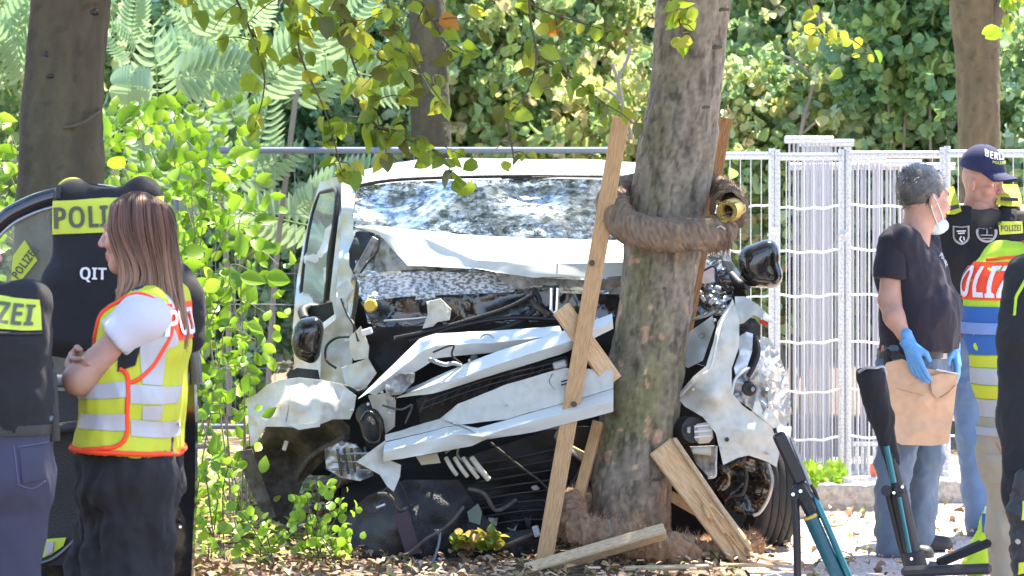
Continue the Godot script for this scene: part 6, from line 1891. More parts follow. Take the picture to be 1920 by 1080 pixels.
	for q in [[[174, 716], [252, 707], [253, 735], [166, 742]], [[260, 712], [340, 721], [336, 751], [261, 746]], [[174, 768], [252, 765], [252, 797], [170, 796]], [[261, 775], [334, 785], [330, 815], [261, 806]], [[276, 640], [322, 622], [312, 716], [280, 712]], [[280, 752], [312, 752], [308, 778], [280, 777]]]:
		obj("silver_band", patch(vf, q, d, o, 22, 10), M.silver, vest)
	obj("shoulder_band", patch(vf, [[262, 540], [312, 560], [338, 640], [318, 650]], d, o, 14, 20), M.silver, vest)
	var panel := obj("orange_panel", belt(vf, J(284, 568, d), J(273, 634, d), 0.0, -0.9, 1.25, o, 40), M.hi_orange, vest)
	obj("lettering", round_lettering(vf, "POLIZEI", J(282, 578, d), J(274, 626, d), 1.2, -0.75, o + 0.006), M.print_white, panel)
	for q in [[[186, 650], [196, 618], [214, 584], [240, 560], [272, 549], [300, 560], [322, 588], [326, 618], [316, 646], [300, 676], [276, 702], [252, 712]], [[240, 684], [253, 694], [256, 720], [254, 770], [253, 804], [242, 822], [218, 829], [180, 831], [140, 832]]]:
		obj("orange_binding", trim(vf, q, d, 0.0075, Vector3.FORWARD, 8), M.hi_orange, vest)
	var hem := []
	for k in 41:
		var an := lerpf(-PI, PI, k / 40.0)
		var c := J(235, 838, d)
		var dir := Vector3(cos(an), 0, sin(an))
		var from := c + dir * 0.5 + Vector3(0, -0.088 * cos(an) * 0.17 + 0.004, 0)
		var h = vf.lay(from, -dir, 0.004, 0.5)
		if h != null: hem.append(h)
	obj("hem_binding", tube(hem, 0.0085, -1, 6, 1), M.hi_orange, vest)
	# hair
	var r := RandomNumberGenerator.new()
	r.seed = 21
	var hf := box_field(J(170, 660, d, -0.2), J(400, 340, d, 0.2), 0.0075)
	hf.ell(ho + b * Vector3(0, 0.034, -0.022), Vector3(0.079, 0.092, 0.101), 0.02, b)
	for s in [1.0, -1.0]:
		hf.cap(J(268, 420, d, 0.035 * s), J(282, 500, d, 0.035 * s), 0.042, 0.04, 0.03)
		hf.cap(J(300, 440, d, 0.02 * s), J(318, 540, d, 0.03 * s), 0.04, 0.03, 0.03)
		hf.cap(J(318, 540, d, 0.03 * s), J(352, 618, d, 0.05 * s), 0.035, 0.012, 0.03)
	hf.cap(J(262, 470, d, 0.06), J(240, 545, d, 0.085), 0.03, 0.018, 0.03)
	hf.ell(ho + b * Vector3(0, -0.02, 0.105), Vector3(0.085, 0.085, 0.075), 0.02, b, true)
	var hg := hf.net()
	for q in hg.v.size(): hg.c[q] = Color(0.10, 0.055, 0.032).lerp(Color(0.24, 0.15, 0.09), smoothstep(440, 620, 320 + (EYE - hg.v[q].y) * F / d))
	for lock in 92:      # locks, each of a few strands that run together
		var s := 1.0 if lock < 66 else -1.0
		var lu := r.randf()
		var lt := r.randf_range(-34, 12)
		var lx := r.randf_range(-8, 8)
		var lz := r.randf_range(-0.016, 0.014)
		var sway := r.randf_range(-7, 7)
		var tone := r.randf_range(0.55, 1.5)
		for k in 11:
			var u := clampf(lu + r.randfn() * 0.018, 0, 1)
			var top := J(lerpf(212, 314, u), 360 + 26 * pow(absf(u - 0.45) * 2.0, 2.0), d, 0.010 * s)
			var ear := J(lerpf(211, 334, u), lerpf(438, 430, u) + r.randf_range(-6, 6), d, (0.094 - 0.03 * u * u) * s + lz * 0.6 + r.randf_range(-0.003, 0.003))
			var low := J(lerpf(236, 340, u) + lx * 0.6 + sway + r.randf_range(-2, 2), 512, d, lerpf(0.092, 0.062, u) * s + lz)
			var tip := J((lerpf(224, 250, u * 3.0) if u < 0.33 else lerpf(258, 362, (u - 0.33) / 0.67)) + lx, (lerpf(588, 560, u * 3.0) if u < 0.33 else lerpf(545, 640, (u - 0.33) / 0.67)) + lt + r.randf_range(-8, 8), d, lerpf(0.10, 0.08, u) * s + lz)
			var mid := top.lerp(ear, 0.45) + Vector3(0, 0.024, (0.026 + lz * 0.4) * s)
			var dark := Color(0.105, 0.048, 0.029) * tone * r.randf_range(0.8, 1.2)
			var lite := Color(0.32, 0.185, 0.115) * lerpf(1.0, tone, 0.5) * r.randf_range(0.8, 1.2)
			var k0 := hg.v.size()
			var pts := curve([top, mid, ear, low, tip], 5)
			tube_into(hg, pts, 0.0040 * r.randf_range(0.6, 1.2), 0.0010, 4, dark, false)
			for q in range(k0, hg.v.size()):
				var along := float((q - k0) / 4) / (pts.size() - 1)
				hg.c[q] = dark.lerp(lite, smoothstep(0.45, 1.0, along))
	for q in hg.c.size(): hg.c[q].a = 1.0
	obj("hair", hg.mesh(), M.hair, t)

func edge_officer() -> void:
	var d := 9.7
	var skin := Color(0.45, 0.25, 0.19)
	var t := thing("person", "officer in black jacket lettered POLIZEI and lavender jeans, cut by the left edge", "person", J(-10, 1380, d))
	var ac := Vector3.RIGHT
	var f := box_field(J(-190, 1375, d, -0.3), J(140, 520, d, 0.3), 0.014)
	torso(f, [[J(-18, 568, d), 0.10, 0.05], [J(-16, 680, d), 0.06, 0.09], [J(-14, 830, d), 0.04, 0.09]], ac)
	for s in [1.0, -1.0]:
		chain(f, [J(-14 + 42 * s, 860, d), J(-20 + 42 * s, 1110, d), J(-20 + 44 * s, 1350, d)], [0.07, 0.06, 0.045])
		chain(f, [J(-18 + 66 * s, 585, d, -0.02), J(-16 + 66 * s, 700, d, -0.12), J(-12 + 40 * s, 740, d, -0.28)], [0.05, 0.042, 0.03])
	var g := f.net().paint(skin)
	var fwd := Vector3(0.85, -0.1, -0.5).normalized()
	var b := Basis(fwd.cross(Vector3.UP).normalized(), Vector3.ZERO, fwd)
	b.y = b.x.cross(b.z)
	var ho := J(-64, 462, d)
	g.add(head_geo(ho, b, 1.0, skin))
	for s in [1.0, -1.0]: g.add(hand_geo(J(-8 + 40 * s, 740, d, -0.30), Basis(Vector3(0, 1, 0), Vector3(-s, 0, -0.3).normalized(), Vector3(0, 0, 1)).orthonormalized(), [0.5, 0.5, 0.5, 0.5]).paint(skin))
	obj("body", g.mesh(), M.skin, t)
	var hf := box_field(ho - Vector3.ONE * 0.14, ho + Vector3.ONE * 0.14, 0.009)
	hf.ell(ho + b * Vector3(0, 0.035, -0.02), Vector3(0.084, 0.098, 0.104), 0.02, b)
	hf.ell(ho + b * Vector3(0, -0.03, 0.09), Vector3(0.09, 0.09, 0.09), 0.02, b, true)
	obj("hair", hf.net().paint(Color(0.08, 0.05, 0.03)).mesh(), M.hair, t)
	var jf := box_field(J(-220, 830, d, -0.4), J(150, 510, d, 0.3), 0.010)
	torso(jf, [[J(-18, 570, d), 0.11, 0.062], [J(-18, 640, d, 0.02), 0.06, 0.110], [J(-18, 740, d, 0.01), 0.06, 0.112], [J(-14, 830, d), 0.06, 0.108]], ac)
	for s in [1.0, -1.0]: chain(jf, [J(-18 + 66 * s, 590, d, -0.02), J(-16 + 66 * s, 700, d, -0.12), J(-14 + 44 * s, 735, d, -0.25)], [0.062, 0.055, 0.048])
	jf.cut(Vector3.DOWN, J(0, 806, d))
	var jg := creased(jf, 44, 4.0, 0.014, Vector3(1, 0.7, 1))
	var jk := obj("jacket", jg.mesh(), M.black_cloth, t)
	var pa := obj("name_patch", patch(jf, [[-104, 545], [76, 562], [80, 618], [-104, 606]], d, 0.004, 34, 12), M.patch_lime, jk)
	obj("lettering", lettering(jf, "POLIZEI", -10, 585, 38, 158, d, 0.06, 0.008), M.print_dark, pa)
	obj("patch_border", trim(jf, [[-100, 618], [0, 621], [81, 623]], d, 0.006), M.black, jk)
	var pf := box_field(J(-200, 1360, d, -0.3), J(150, 770, d, 0.3), 0.011)
	torso(pf, [[J(-14, 800, d), 0.065, 0.105], [J(-14, 890, d, 0.015), 0.065, 0.114]], ac)
	chain(pf, [J(32, 900, d, 0.01), J(22, 1100, d), J(26, 1340, d)], [0.105, 0.085, 0.07], 0.03)
	chain(pf, [J(-60, 900, d, 0.01), J(-66, 1100, d), J(-66, 1340, d)], [0.105, 0.085, 0.07], 0.03)
	pf.cut(Vector3.UP, J(0, 792, d))
	var tr := obj("jeans", creased(pf, 45, 4.0, 0.014, Vector3(1, 0.6, 1)).mesh(), M.lavender, t)
	for q in [[[38, 830], [42, 860], [48, 900]], [[44, 832], [92, 826]], [[48, 900], [70, 908], [90, 896]], [[-6, 830], [-4, 880], [0, 940]]]: obj("seam", trim(pf, q, d, 0.0025), M.seam, tr)
	obj("back_pocket", patch(pf, [[46, 836], [90, 830], [88, 892], [54, 898]], d, 0.005, 10, 10), M.lavender, tr)
	obj("belt", belt(pf, J(-8, 796, d), J(-8, 812, d), 0.0, -PI, PI, 0.006, 48), M.leather, tr)
	var rad := obj("radio", tube([J(94, 700, d, -0.02), J(98, 760, d, 0.0), J(100, 826, d, 0.0)], 0.018, 0.022, 10, 4), M.black, t)
	obj("clip", tube([J(94, 784, d, 0.02), J(100, 786, d, 0.02)], 0.012, -1, 8, 1), M.galv_dull, rad)
	for s in [60, -60]: shoe(J(-15 + s, 1376, d, 0.06), J(-15 + s, 1378, d, -0.16), M.leather, t)

func bag_man() -> void:
	var d := 14.2
	var skin := Color(0.45, 0.25, 0.185)
	var t := thing("person", "grey-haired man in dark T-shirt and jeans holding a brown paper bag in a blue glove", "person", J(1705, 1046, d))
	var fwd2 := Vector3(0.95, 0, 0.30).normalized()
	var ac := fwd2.cross(Vector3.UP).normalized()
	var f := box_field(J(1600, 1048, d, -0.34), J(1830, 400, d, 0.34), 0.012)
	torso(f, [[J(1702, 458, d), 0.16, 0.055], [J(1708, 520, d), 0.09, 0.10], [J(1722, 600, d), 0.07, 0.13], [J(1714, 670, d), 0.08, 0.11]], ac)
	f.cap(J(1722, 410, d), J(1706, 455, d), 0.062, 0.07, 0.03)
	chain(f, [J(1668, 464, d, 0.17), J(1658, 560, d, 0.20), J(1664, 590, d, 0.25), J(1690, 642, d, 0.305)], [0.058, 0.048, 0.044, 0.024])
	chain(f, [J(1735, 464, d, -0.17), J(1768, 560, d, -0.20), J(1794, 650, d, -0.10)], [0.056, 0.046, 0.032])
	chain(f, [J(1690, 700, d, 0.09), J(1674, 860, d, 0.10), J(1668, 1015, d, 0.10)], [0.08, 0.055, 0.042])
	chain(f, [J(1732, 700, d, -0.09), J(1736, 860, d, -0.08), J(1724, 1008, d, -0.10)], [0.08, 0.055, 0.042])
	var g := f.net()
	var nz := noise(7, 14.0, 3)
	for q in g.v.size(): g.c[q] = skin * (1.0 + 0.15 * nz.get_noise_3dv(g.v[q]))
	var fwd := Vector3(0.90, -0.08, -0.43).normalized()
	var b := Basis(fwd.cross(Vector3.UP).normalized(), Vector3.ZERO, fwd)
	b.y = b.x.cross(b.z)
	var ho := J(1734, 372, d)
	g.add(head_geo(ho, b, 1.14, skin))
	for q in g.c.size(): g.c[q].a = 1.0
	obj("body", g.mesh(), M.skin, t)
	# hair
	var hf := box_field(ho - Vector3.ONE * 0.15, ho + Vector3.ONE * 0.16, 0.007)
	hf.ell(ho + b * Vector3(0, 0.043, -0.024), Vector3(0.094, 0.112, 0.116), 0.02, b)
	hf.ell(ho + b * Vector3(0, -0.035, 0.10), Vector3(0.12, 0.10, 0.10), 0.015, b, true)
	hf.ell(ho + b * Vector3(0, -0.10, 0.01), Vector3(0.12, 0.055, 0.12), 0.015, b, true)
	var hg := rumple(hf.net(), 3, 14.0, 0.006, Vector3.ONE, false)
	var r := RandomNumberGenerator.new()
	r.seed = 8
	for q in hg.v.size():
		var l := b.transposed() * (hg.v[q] - ho)
		hg.c[q] = Color(0.055, 0.048, 0.043).lerp(Color(0.36, 0.35, 0.34), smoothstep(0.05, 0.16, l.y + l.z * 0.4) * 0.8 + 0.15 * nz.get_noise_3dv(hg.v[q] * 2.0) + 0.1)  # lighter towards the crown: sun on top put into the colour
	var cnt := hg.v.size()
	for k in 1500:
		var q := r.randi() % cnt
		var p := hg.v[q]
		var n := hg.n[q]
		var l := b.transposed() * (p - ho)
		var dir := (n * 0.3 + b * Vector3(r.randf_range(-0.2, 0.2), -0.6 if l.y < 0.09 else 0.3, -0.5 if l.z < 0.05 else 0.5)).normalized()
		var side := dir.cross(n).normalized() * 0.002
		hg.flat([p - side, p + side, p + dir * r.randf_range(0.010, 0.022)], n, hg.c[q] * r.randf_range(0.5, 1.6))
	for q in hg.c.size(): hg.c[q].a = 1.0
	obj("hair", hg.mesh(), M.hair, t)
	# mask pulled under the chin
	var mf := box_field(ho - Vector3(0.05, 0.24, 0.2), ho + Vector3(0.22, 0.02, 0.16), 0.006)
	mf.ell(ho + b * Vector3(0.0, -0.115, 0.062), Vector3(0.066, 0.044, 0.060), 0.02, b)
	mf.ell(ho + b * Vector3(0.0, -0.055, 0.06), Vector3(0.060, 0.05, 0.058), 0.01, b, true)
	var mk := obj("face_mask", creased(mf, 4, 14.0, 0.005).mesh(), M.mask, t)
	var ear := ho + b * Vector3(0.098, 0.0, -0.02)
	obj("ear_loop", tube([ear + Vector3(0, 0.02, 0.005), ho + b * Vector3(0.088, -0.05, 0.03), ho + b * Vector3(0.062, -0.10, 0.07)], 0.0028, -1, 5, 5), M.print_white, mk)
	obj("ear_loop", tube([ear + b * Vector3(0.002, -0.03, -0.01), ho + b * Vector3(0.082, -0.09, 0.01), ho + b * Vector3(0.056, -0.14, 0.06)], 0.0028, -1, 5, 5), M.print_white, mk)
	# shirt
	var sf := box_field(J(1600, 690, d, -0.36), J(1830, 400, d, 0.36), 0.010)
	torso(sf, [[J(1702, 458, d), 0.165, 0.070], [J(1709, 515, d), 0.095, 0.118], [J(1727, 596, d), 0.08, 0.152], [J(1724, 680, d), 0.09, 0.142]], ac, 0.06)
	sf.cap(J(1722, 400, d), J(1708, 448, d), 0.075, 0.072, 0.02, true)
	sf.cut(Vector3(0.05, -1, 0), J(1715, 657, d))
	var sg := creased(sf, 21, 3.5, 0.018, Vector3(1, 0.7, 1))
	for s in [1.0, -1.0]:
		var sl := box_field(J(1590, 560, d, -0.36), J(1800, 420, d, 0.38), 0.010)
		var x := 1670.0 if s > 0 else 1738.0
		sl.cap(J(x, 462, d, 0.155 * s), J(x - 10 * s, 540, d, 0.195 * s), 0.082, 0.080, 0.03)
		sl.cut(Vector3(-0.1 * s, -1, 0.1), J(x - 8 * s, 520, d, 0.19 * s))
		sg.add(creased(sl, 22, 5.0, 0.010))
	var shirt := obj("t_shirt", sg.mesh(), M.navy_tee, t)
	obj("chest_print", lettering(sf, "POLIZEI", 1766, 490, 9, 26, d, 0.9, 0.005), M.print_white, shirt)
	# jeans
	var pf := box_field(J(1610, 1040, d, -0.3), J(1820, 620, d, 0.3), 0.010)
	torso(pf, [[J(1714, 650, d), 0.09, 0.125], [J(1712, 700, d), 0.09, 0.130]], ac)
	chain(pf, [J(1692, 710, d, 0.09), J(1674, 860, d, 0.10), J(1668, 1022, d, 0.10)], [0.108, 0.080, 0.072], 0.03)
	chain(pf, [J(1734, 710, d, -0.09), J(1738, 860, d, -0.08), J(1724, 1012, d, -0.10)], [0.108, 0.078, 0.070], 0.03)
	pf.cut(Vector3.UP, J(0, 644, d))
	var jg := creased(pf, 23, 4.5, 0.018, Vector3(1, 0.9, 1))
	var jn := obj("jeans", jg.mesh(), M.jeans, t)
	obj("belt", belt(pf, J(1714, 654, d), J(1714, 668, d), 0.0, -PI, PI, 0.006, 48), M.leather, jn)
	obj("buckle", box(Transform3D(Basis(Vector3.UP, 0.7), J(1762, 664, d, 0.10)), Vector3(0.05, 0.03, 0.012), 0.003), M.metal_grey, jn)
	obj("holster", box(Transform3D(Basis(Vector3(0, 0, 1), 0.12), J(1664, 672, d, 0.17)), Vector3(0.075, 0.11, 0.05), 0.016), M.black, jn)
	obj("wallet_patch", patch(pf, [[1636, 640], [1652, 640], [1654, 656], [1638, 658]], d, 0.005, 6, 6), M.red_plastic, jn)
	shoe(J(1664, 1042, d, 0.10), J(1728, 1044, d, 0.13), M.leather, t)
	shoe(J(1718, 1036, d, -0.10), J(1776, 1038, d, -0.10), M.leather, t)
	# gloved hands
	var hb := Basis(Vector3(0.55, 0.30, 0.55).normalized(), Vector3(0.30, -0.95, 0.02).normalized(), Vector3.ZERO)
	hb.x = (hb.x - hb.y * hb.x.dot(hb.y)).normalized()
	hb.z = hb.x.cross(hb.y)
	if hb.z.z > 0.0: hb.z = -hb.z
	obj("glove", hand_geo(J(1690, 640, d, 0.305), hb, [0.16, 0.2, 0.24, 0.28], 1.0, 1.18).mesh(), M.glove, t)
	obj("glove", hand_geo(J(1793, 650, d, -0.10), Basis(Vector3(-0.3, 0.1, 0.9), Vector3(0.22, -0.97, 0.1), Vector3(-0.9, 0, -0.3)).orthonormalized(), [0.22, 0.28, 0.3, 0.35], 1.05, 1.15).mesh(), M.glove, t)
	obj("glove_cuff", tube([J(1684, 630, d, 0.295), J(1690, 641, d, 0.305)], 0.037, 0.034, 14, 1), M.glove, t)
	# bag
	var bd := d - 0.268
	var bag := thing("paper_bag", "creased brown paper bag with folded top held by the blue glove", "paper bag", J(1730, 835, bd))
	var sh := obj("sheet", plate([[1656, 692, bd], [1663, 680, bd], [1692, 673, bd], [1722, 688, bd], [1760, 695, bd], [1796, 702, bd], [1794, 722, bd], [1787, 780, bd], [1779, 831, bd], [1748, 836, bd], [1690, 834, bd], [1681, 829, bd], [1674, 780, bd], [1667, 730, bd]], [[1730, 740, bd - 0.012], [1730, 800, bd - 0.016], [1700, 720, bd + 0.004]], {"thick": 0.012, "amp": 0.020, "freq": 1.6, "step": 5.0}), M.kraft, bag)
	obj("fold_line", wire([[1680, 728, bd - 0.012], [1706, 735, bd - 0.014], [1734, 742, bd - 0.016]], 0.0014), M.wood_dark, bag)
	obj("folded_corner", plate([[1744, 706, bd - 0.016], [1766, 700, bd - 0.014], [1794, 704, bd - 0.010], [1788, 724, bd - 0.014], [1760, 748, bd - 0.020], [1748, 738, bd - 0.020]], [], {"thick": 0.003, "amp": 0.006, "step": 5.0}), M.kraft, bag)
	obj("fold_edge", wire([[1762, 746, bd - 0.022], [1778, 736, bd - 0.018], [1791, 722, bd - 0.012]], 0.0022), M.wood_dark, bag)
	obj("top_edge", wire([[1756, 693, bd - 0.004], [1776, 697, bd - 0.004], [1797, 701, bd - 0.004]], 0.004), M.print_white, bag)

func cap_officer() -> void:
	var d := 14.9
	var skin := Color(0.46, 0.24, 0.18)
	var t := thing("person", "officer in a navy peaked cap and black vest with lime shoulder pads", "person", J(1842, 1011, d))
	var ac := Vector3(0.97, 0, 0.22).normalized()
	var f := box_field(J(1730, 1012, d, -0.3), J(1960, 360, d, 0.3), 0.013)
	torso(f, [[J(1845, 412, d), 0.15, 0.055], [J(1842, 490, d), 0.10, 0.09], [J(1840, 600, d), 0.08, 0.10]], ac)
	f.cap(J(1845, 370, d), J(1845, 412, d), 0.06, 0.065, 0.03)
	chain(f, [J(1784, 425, d, -0.03), J(1768, 530, d, -0.05), J(1800, 600, d, 0.10)], [0.055, 0.046, 0.034])
	chain(f, [J(1908, 420, d, 0.03), J(1926, 530, d, 0.02), J(1900, 600, d, 0.12)], [0.055, 0.046, 0.034])
	chain(f, [J(1814, 640, d), J(1824, 810, d), J(1840, 985, d)], [0.08, 0.055, 0.042])
	chain(f, [J(1866, 640, d), J(1874, 810, d), J(1882, 985, d)], [0.08, 0.055, 0.042])
	var g := f.net().paint(skin)
	var fwd := Vector3(0.74, -0.12, 0.62).normalized()
	var b := Basis(fwd.cross(Vector3.UP).normalized(), Vector3.ZERO, fwd)
	b.y = b.x.cross(b.z)
	var ho := J(1843, 343, d)
	g.add(head_geo(ho, b, 0.98, skin, 0.35))
	g.add(hand_geo(J(1800, 600, d, 0.10), Basis(Vector3(0, 1, 0), Vector3(1, -0.2, 0.2).normalized(), Vector3(0, 0, -1)).orthonormalized(), [0.4, 0.4, 0.45, 0.5]).paint(skin))
	g.add(hand_geo(J(1900, 600, d, 0.12), Basis(Vector3(0, 1, 0), Vector3(-1, -0.2, 0.2).normalized(), Vector3(0, 0, -1)).orthonormalized(), [0.4, 0.4, 0.45, 0.5]).paint(skin))
	for q in g.c.size(): g.c[q].a = 1.0
	obj("body", g.mesh(), M.skin, t)
	# cap
	var cf := box_field(ho - Vector3.ONE * 0.17, ho + Vector3.ONE * 0.19, 0.007)
	cf.ell(ho + b * Vector3(0, 0.072, -0.012), Vector3(0.092, 0.112, 0.114), 0.02, b)
	cf.cut(-(b * Vector3(0, 1, 0.12)), ho + b * Vector3(0, 0.056, 0))
	var cp := obj("cap", cf.net().mesh(), M.navy, t)
	var bg := Geo.new()
	for a in 9:
		for e in 13:
			var an := lerpf(-1.25, 1.25, e / 12.0)
			var rr := lerpf(0.098, 0.178, a / 8.0) if true else 0.0
			var x := sin(an) * lerpf(0.090, 0.086, a / 8.0)
			var z := lerpf(cos(an) * 0.100, 0.070 + cos(an) * 0.115, a / 8.0)
			bg.vert(ho + b * Vector3(x, 0.062 - 0.018 * a / 8.0 - 3.0 * x * x * (a / 8.0), z), b.y)
	for a in 8:
		for e in 12: bg.quad(a * 13 + e, a * 13 + e + 1, (a + 1) * 13 + e + 1, (a + 1) * 13 + e)
	bg.smooth()
	var und := Geo.new()
	und.add(bg)
	for q in und.v.size(): und.v[q] -= b.y * 0.006
	bg.add(und)
	obj("peak", bg.mesh(), M.navy, cp)
	obj("button", tube([ho + b * Vector3(0, 0.180, -0.012), ho + b * Vector3(0, 0.187, -0.012)], 0.010, 0.006, 10, 1), M.navy, cp)
	obj("lettering", lettering(cf, "BERLIN", 1865, 294, 13, 46, d, 0.06, 0.006, -6.0), M.print_white, cp)
	obj("lettering", lettering(cf, "POLIZEI", 1868, 306, 5, 26, d, 0.0, 0.006, -2.0), M.patch_lime, cp)
	# collar, sleeves, vest
	var sf := box_field(J(1720, 640, d, -0.34), J(1970, 350, d, 0.34), 0.011)
	torso(sf, [[J(1845, 412, d), 0.155, 0.070], [J(1842, 490, d), 0.11, 0.11], [J(1840, 620, d), 0.09, 0.12]], ac)
	sf.cap(J(1845, 398, d), J(1845, 410, d), 0.076, 0.088, 0.03)
	chain(sf, [J(1782, 425, d, -0.03), J(1766, 530, d, -0.05), J(1796, 592, d, 0.09)], [0.075, 0.062, 0.052])
	chain(sf, [J(1910, 420, d, 0.03), J(1928, 530, d, 0.02), J(1904, 592, d, 0.11)], [0.075, 0.062, 0.052])
	sf.cut(Vector3.DOWN, J(0, 628, d))
	sf.cut(Vector3(0.1, 1, -0.1), J(1845, 396, d))
	obj("shirt", creased(sf, 61, 5.0, 0.014).mesh(), mat(Color(0.055, 0.052, 0.05), 0.9), t)
	var vf := box_field(J(1730, 640, d, -0.3), J(1960, 370, d, 0.34), 0.009)
	torso(vf, [[J(1842, 430, d, 0.01), 0.115, 0.105], [J(1842, 500, d, 0.01), 0.12, 0.135], [J(1840, 600, d, 0.01), 0.105, 0.138]], ac, 0.03)
	vf.cap(J(1845, 365, d, 0.06), J(1845, 405, d, 0.08), 0.075, 0.075, 0.02, true)
	vf.cut(Vector3.DOWN, J(0, 612, d))
	var vest := obj("vest", creased(vf, 62, 5.0, 0.008).mesh(), M.black_cloth, t)
	var pads := [[[1774, 356, d + 0.06], [1788, 350, d + 0.06], [1796, 372, d - 0.02], [1803, 396, d - 0.10], [1790, 402, d - 0.11], [1776, 402, d - 0.10], [1773, 378, d - 0.02]], [[1881, 345, d + 0.06], [1908, 346, d + 0.06], [1914, 366, d - 0.03], [1917, 386, d - 0.11], [1892, 387, d - 0.12], [1867, 383, d - 0.11], [1874, 362, d - 0.03]]]
	var tabs := [[[1776, 387, d - 0.115], [1797, 383, d - 0.11], [1799, 390, d - 0.125], [1777, 396, d - 0.13]], [[1876, 369, d - 0.09], [1909, 371, d - 0.09], [1910, 378, d - 0.115], [1876, 376, d - 0.115]]]
	for k in 2:
		var pad := obj("shoulder_pad", plate(pads[k], [], {"thick": 0.03, "step": 4.0}), M.hi_lime, vest)
		obj("pad_label", plate(tabs[k], [], {"thick": 0.004, "step": 5.0}), M.black, pad)
	var pt := obj("name_patch", patch(vf, [[1865, 416], [1908, 414], [1909, 436], [1866, 439]], d, 0.004, 16, 8), M.patch_lime, vest)
	obj("lettering", lettering(vf, "POLIZEI", 1887, 427, 11, 36, d, -0.04, 0.007), M.print_dark, pt)
	var rd := obj("round_badge", disc_patch(vf, 1843, 434, 19.5, 20.5, d, 0.004), M.print_grey, vest)
	obj("badge_field", disc_patch(vf, 1843, 434, 15, 16, d, 0.007), M.black_cloth, rd)
	for q in [[1832, 440, 1854, 440], [1834, 430, 1838, 424], [1843, 422, 1843, 440], [1848, 424, 1852, 431], [1836, 430, 1850, 430], [1834, 446, 1852, 446]]: obj("badge_mark", trim(vf, [[q[0], q[1]], [(q[0] + q[2]) / 2.0, (q[1] + q[3]) / 2.0], [q[2], q[3]]], d, 0.003, Vector3.FORWARD, 6, 0.008), M.print_grey, rd)
	var sb := obj("shield_badge", shield_patch(vf, 1797, 441, 15, 18, d, 0.004), M.print_grey, vest)
	obj("badge_field", shield_patch(vf, 1797, 440, 12, 14.5, d, 0.007), M.black_cloth, sb)
	for q in [[[1789, 433], [1805, 432]], [[1791, 437], [1803, 436]], [[1797, 442], [1794, 448], [1799, 454]], [[1801, 443], [1802, 450]]]: obj("badge_mark", trim(vf, q, d, 0.0035, Vector3.FORWARD, 6, 0.008), M.print_white, sb)
	for q in [[1828, 480, 1830, 520], [1806, 500, 1806, 540]]: obj("pouch_seam", trim(vf, [[q[0], q[1]], [(q[0] + q[2]) / 2.0, (q[1] + q[3]) / 2.0], [q[2], q[3]]], d, 0.006), M.charcoal, vest)
	var pf := box_field(J(1740, 1000, d, -0.3), J(1950, 580, d, 0.3), 0.011)
	torso(pf, [[J(1840, 606, d), 0.09, 0.11], [J(1840, 650, d), 0.09, 0.115]], ac)
	chain(pf, [J(1814, 650, d), J(1824, 810, d), J(1842, 1000, d)], [0.105, 0.080, 0.070], 0.03)
	chain(pf, [J(1868, 650, d), J(1876, 810, d), J(1884, 1000, d)], [0.105, 0.080, 0.070], 0.03)
	obj("jeans", creased(pf, 63, 4.5, 0.016, Vector3(1, 0.9, 1)).mesh(), M.jeans_blue, t)
	shoe(J(1838, 1006, d, -0.04), J(1846, 1012, d, 0.16), M.leather, t)
	shoe(J(1884, 1006, d, -0.04), J(1896, 1012, d, 0.16), M.leather, t)

func disc_patch(fd: Field, cx: float, cy: float, rx: float, ry: float, d: float, off: float) -> ArrayMesh:
	var g := Geo.new()
	var c := at(cx, cy, d) + Vector3(0, 0, 0.6)
	g.vert(fd.lay(c, Vector3.FORWARD, off), Vector3.BACK)
	for k in 28:
		var p := at(cx + cos(TAU * k / 28) * rx, cy + sin(TAU * k / 28) * ry, d) + Vector3(0, 0, 0.6)
		g.vert(fd.lay(p, Vector3.FORWARD, off), Vector3.BACK)
	for k in 28: g.face(0, 1 + k, 1 + (k + 1) % 28)
	return g.mesh()

func shield_patch(fd: Field, cx: float, cy: float, hw: float, hh: float, d: float, off: float) -> ArrayMesh:
	var g := Geo.new()
	var ring := []
	for q in [[-1, -1], [0, -0.9], [1, -1], [1, 0.2], [0.8, 0.6], [0.4, 0.88], [0, 1], [-0.4, 0.88], [-0.8, 0.6], [-1, 0.2]]:
		var p := at(cx + q[0] * hw, cy + q[1] * hh, d) + Vector3(0, 0, 0.6)
		ring.append(fd.lay(p, Vector3.FORWARD, off))
	var mid := at(cx, cy, d) + Vector3(0, 0, 0.6)
	mid = fd.lay(mid, Vector3.FORWARD, off)
	for k in ring.size(): g.flat([mid, ring[k], ring[(k + 1) % ring.size()]], Vector3.BACK)
	return g.mesh()

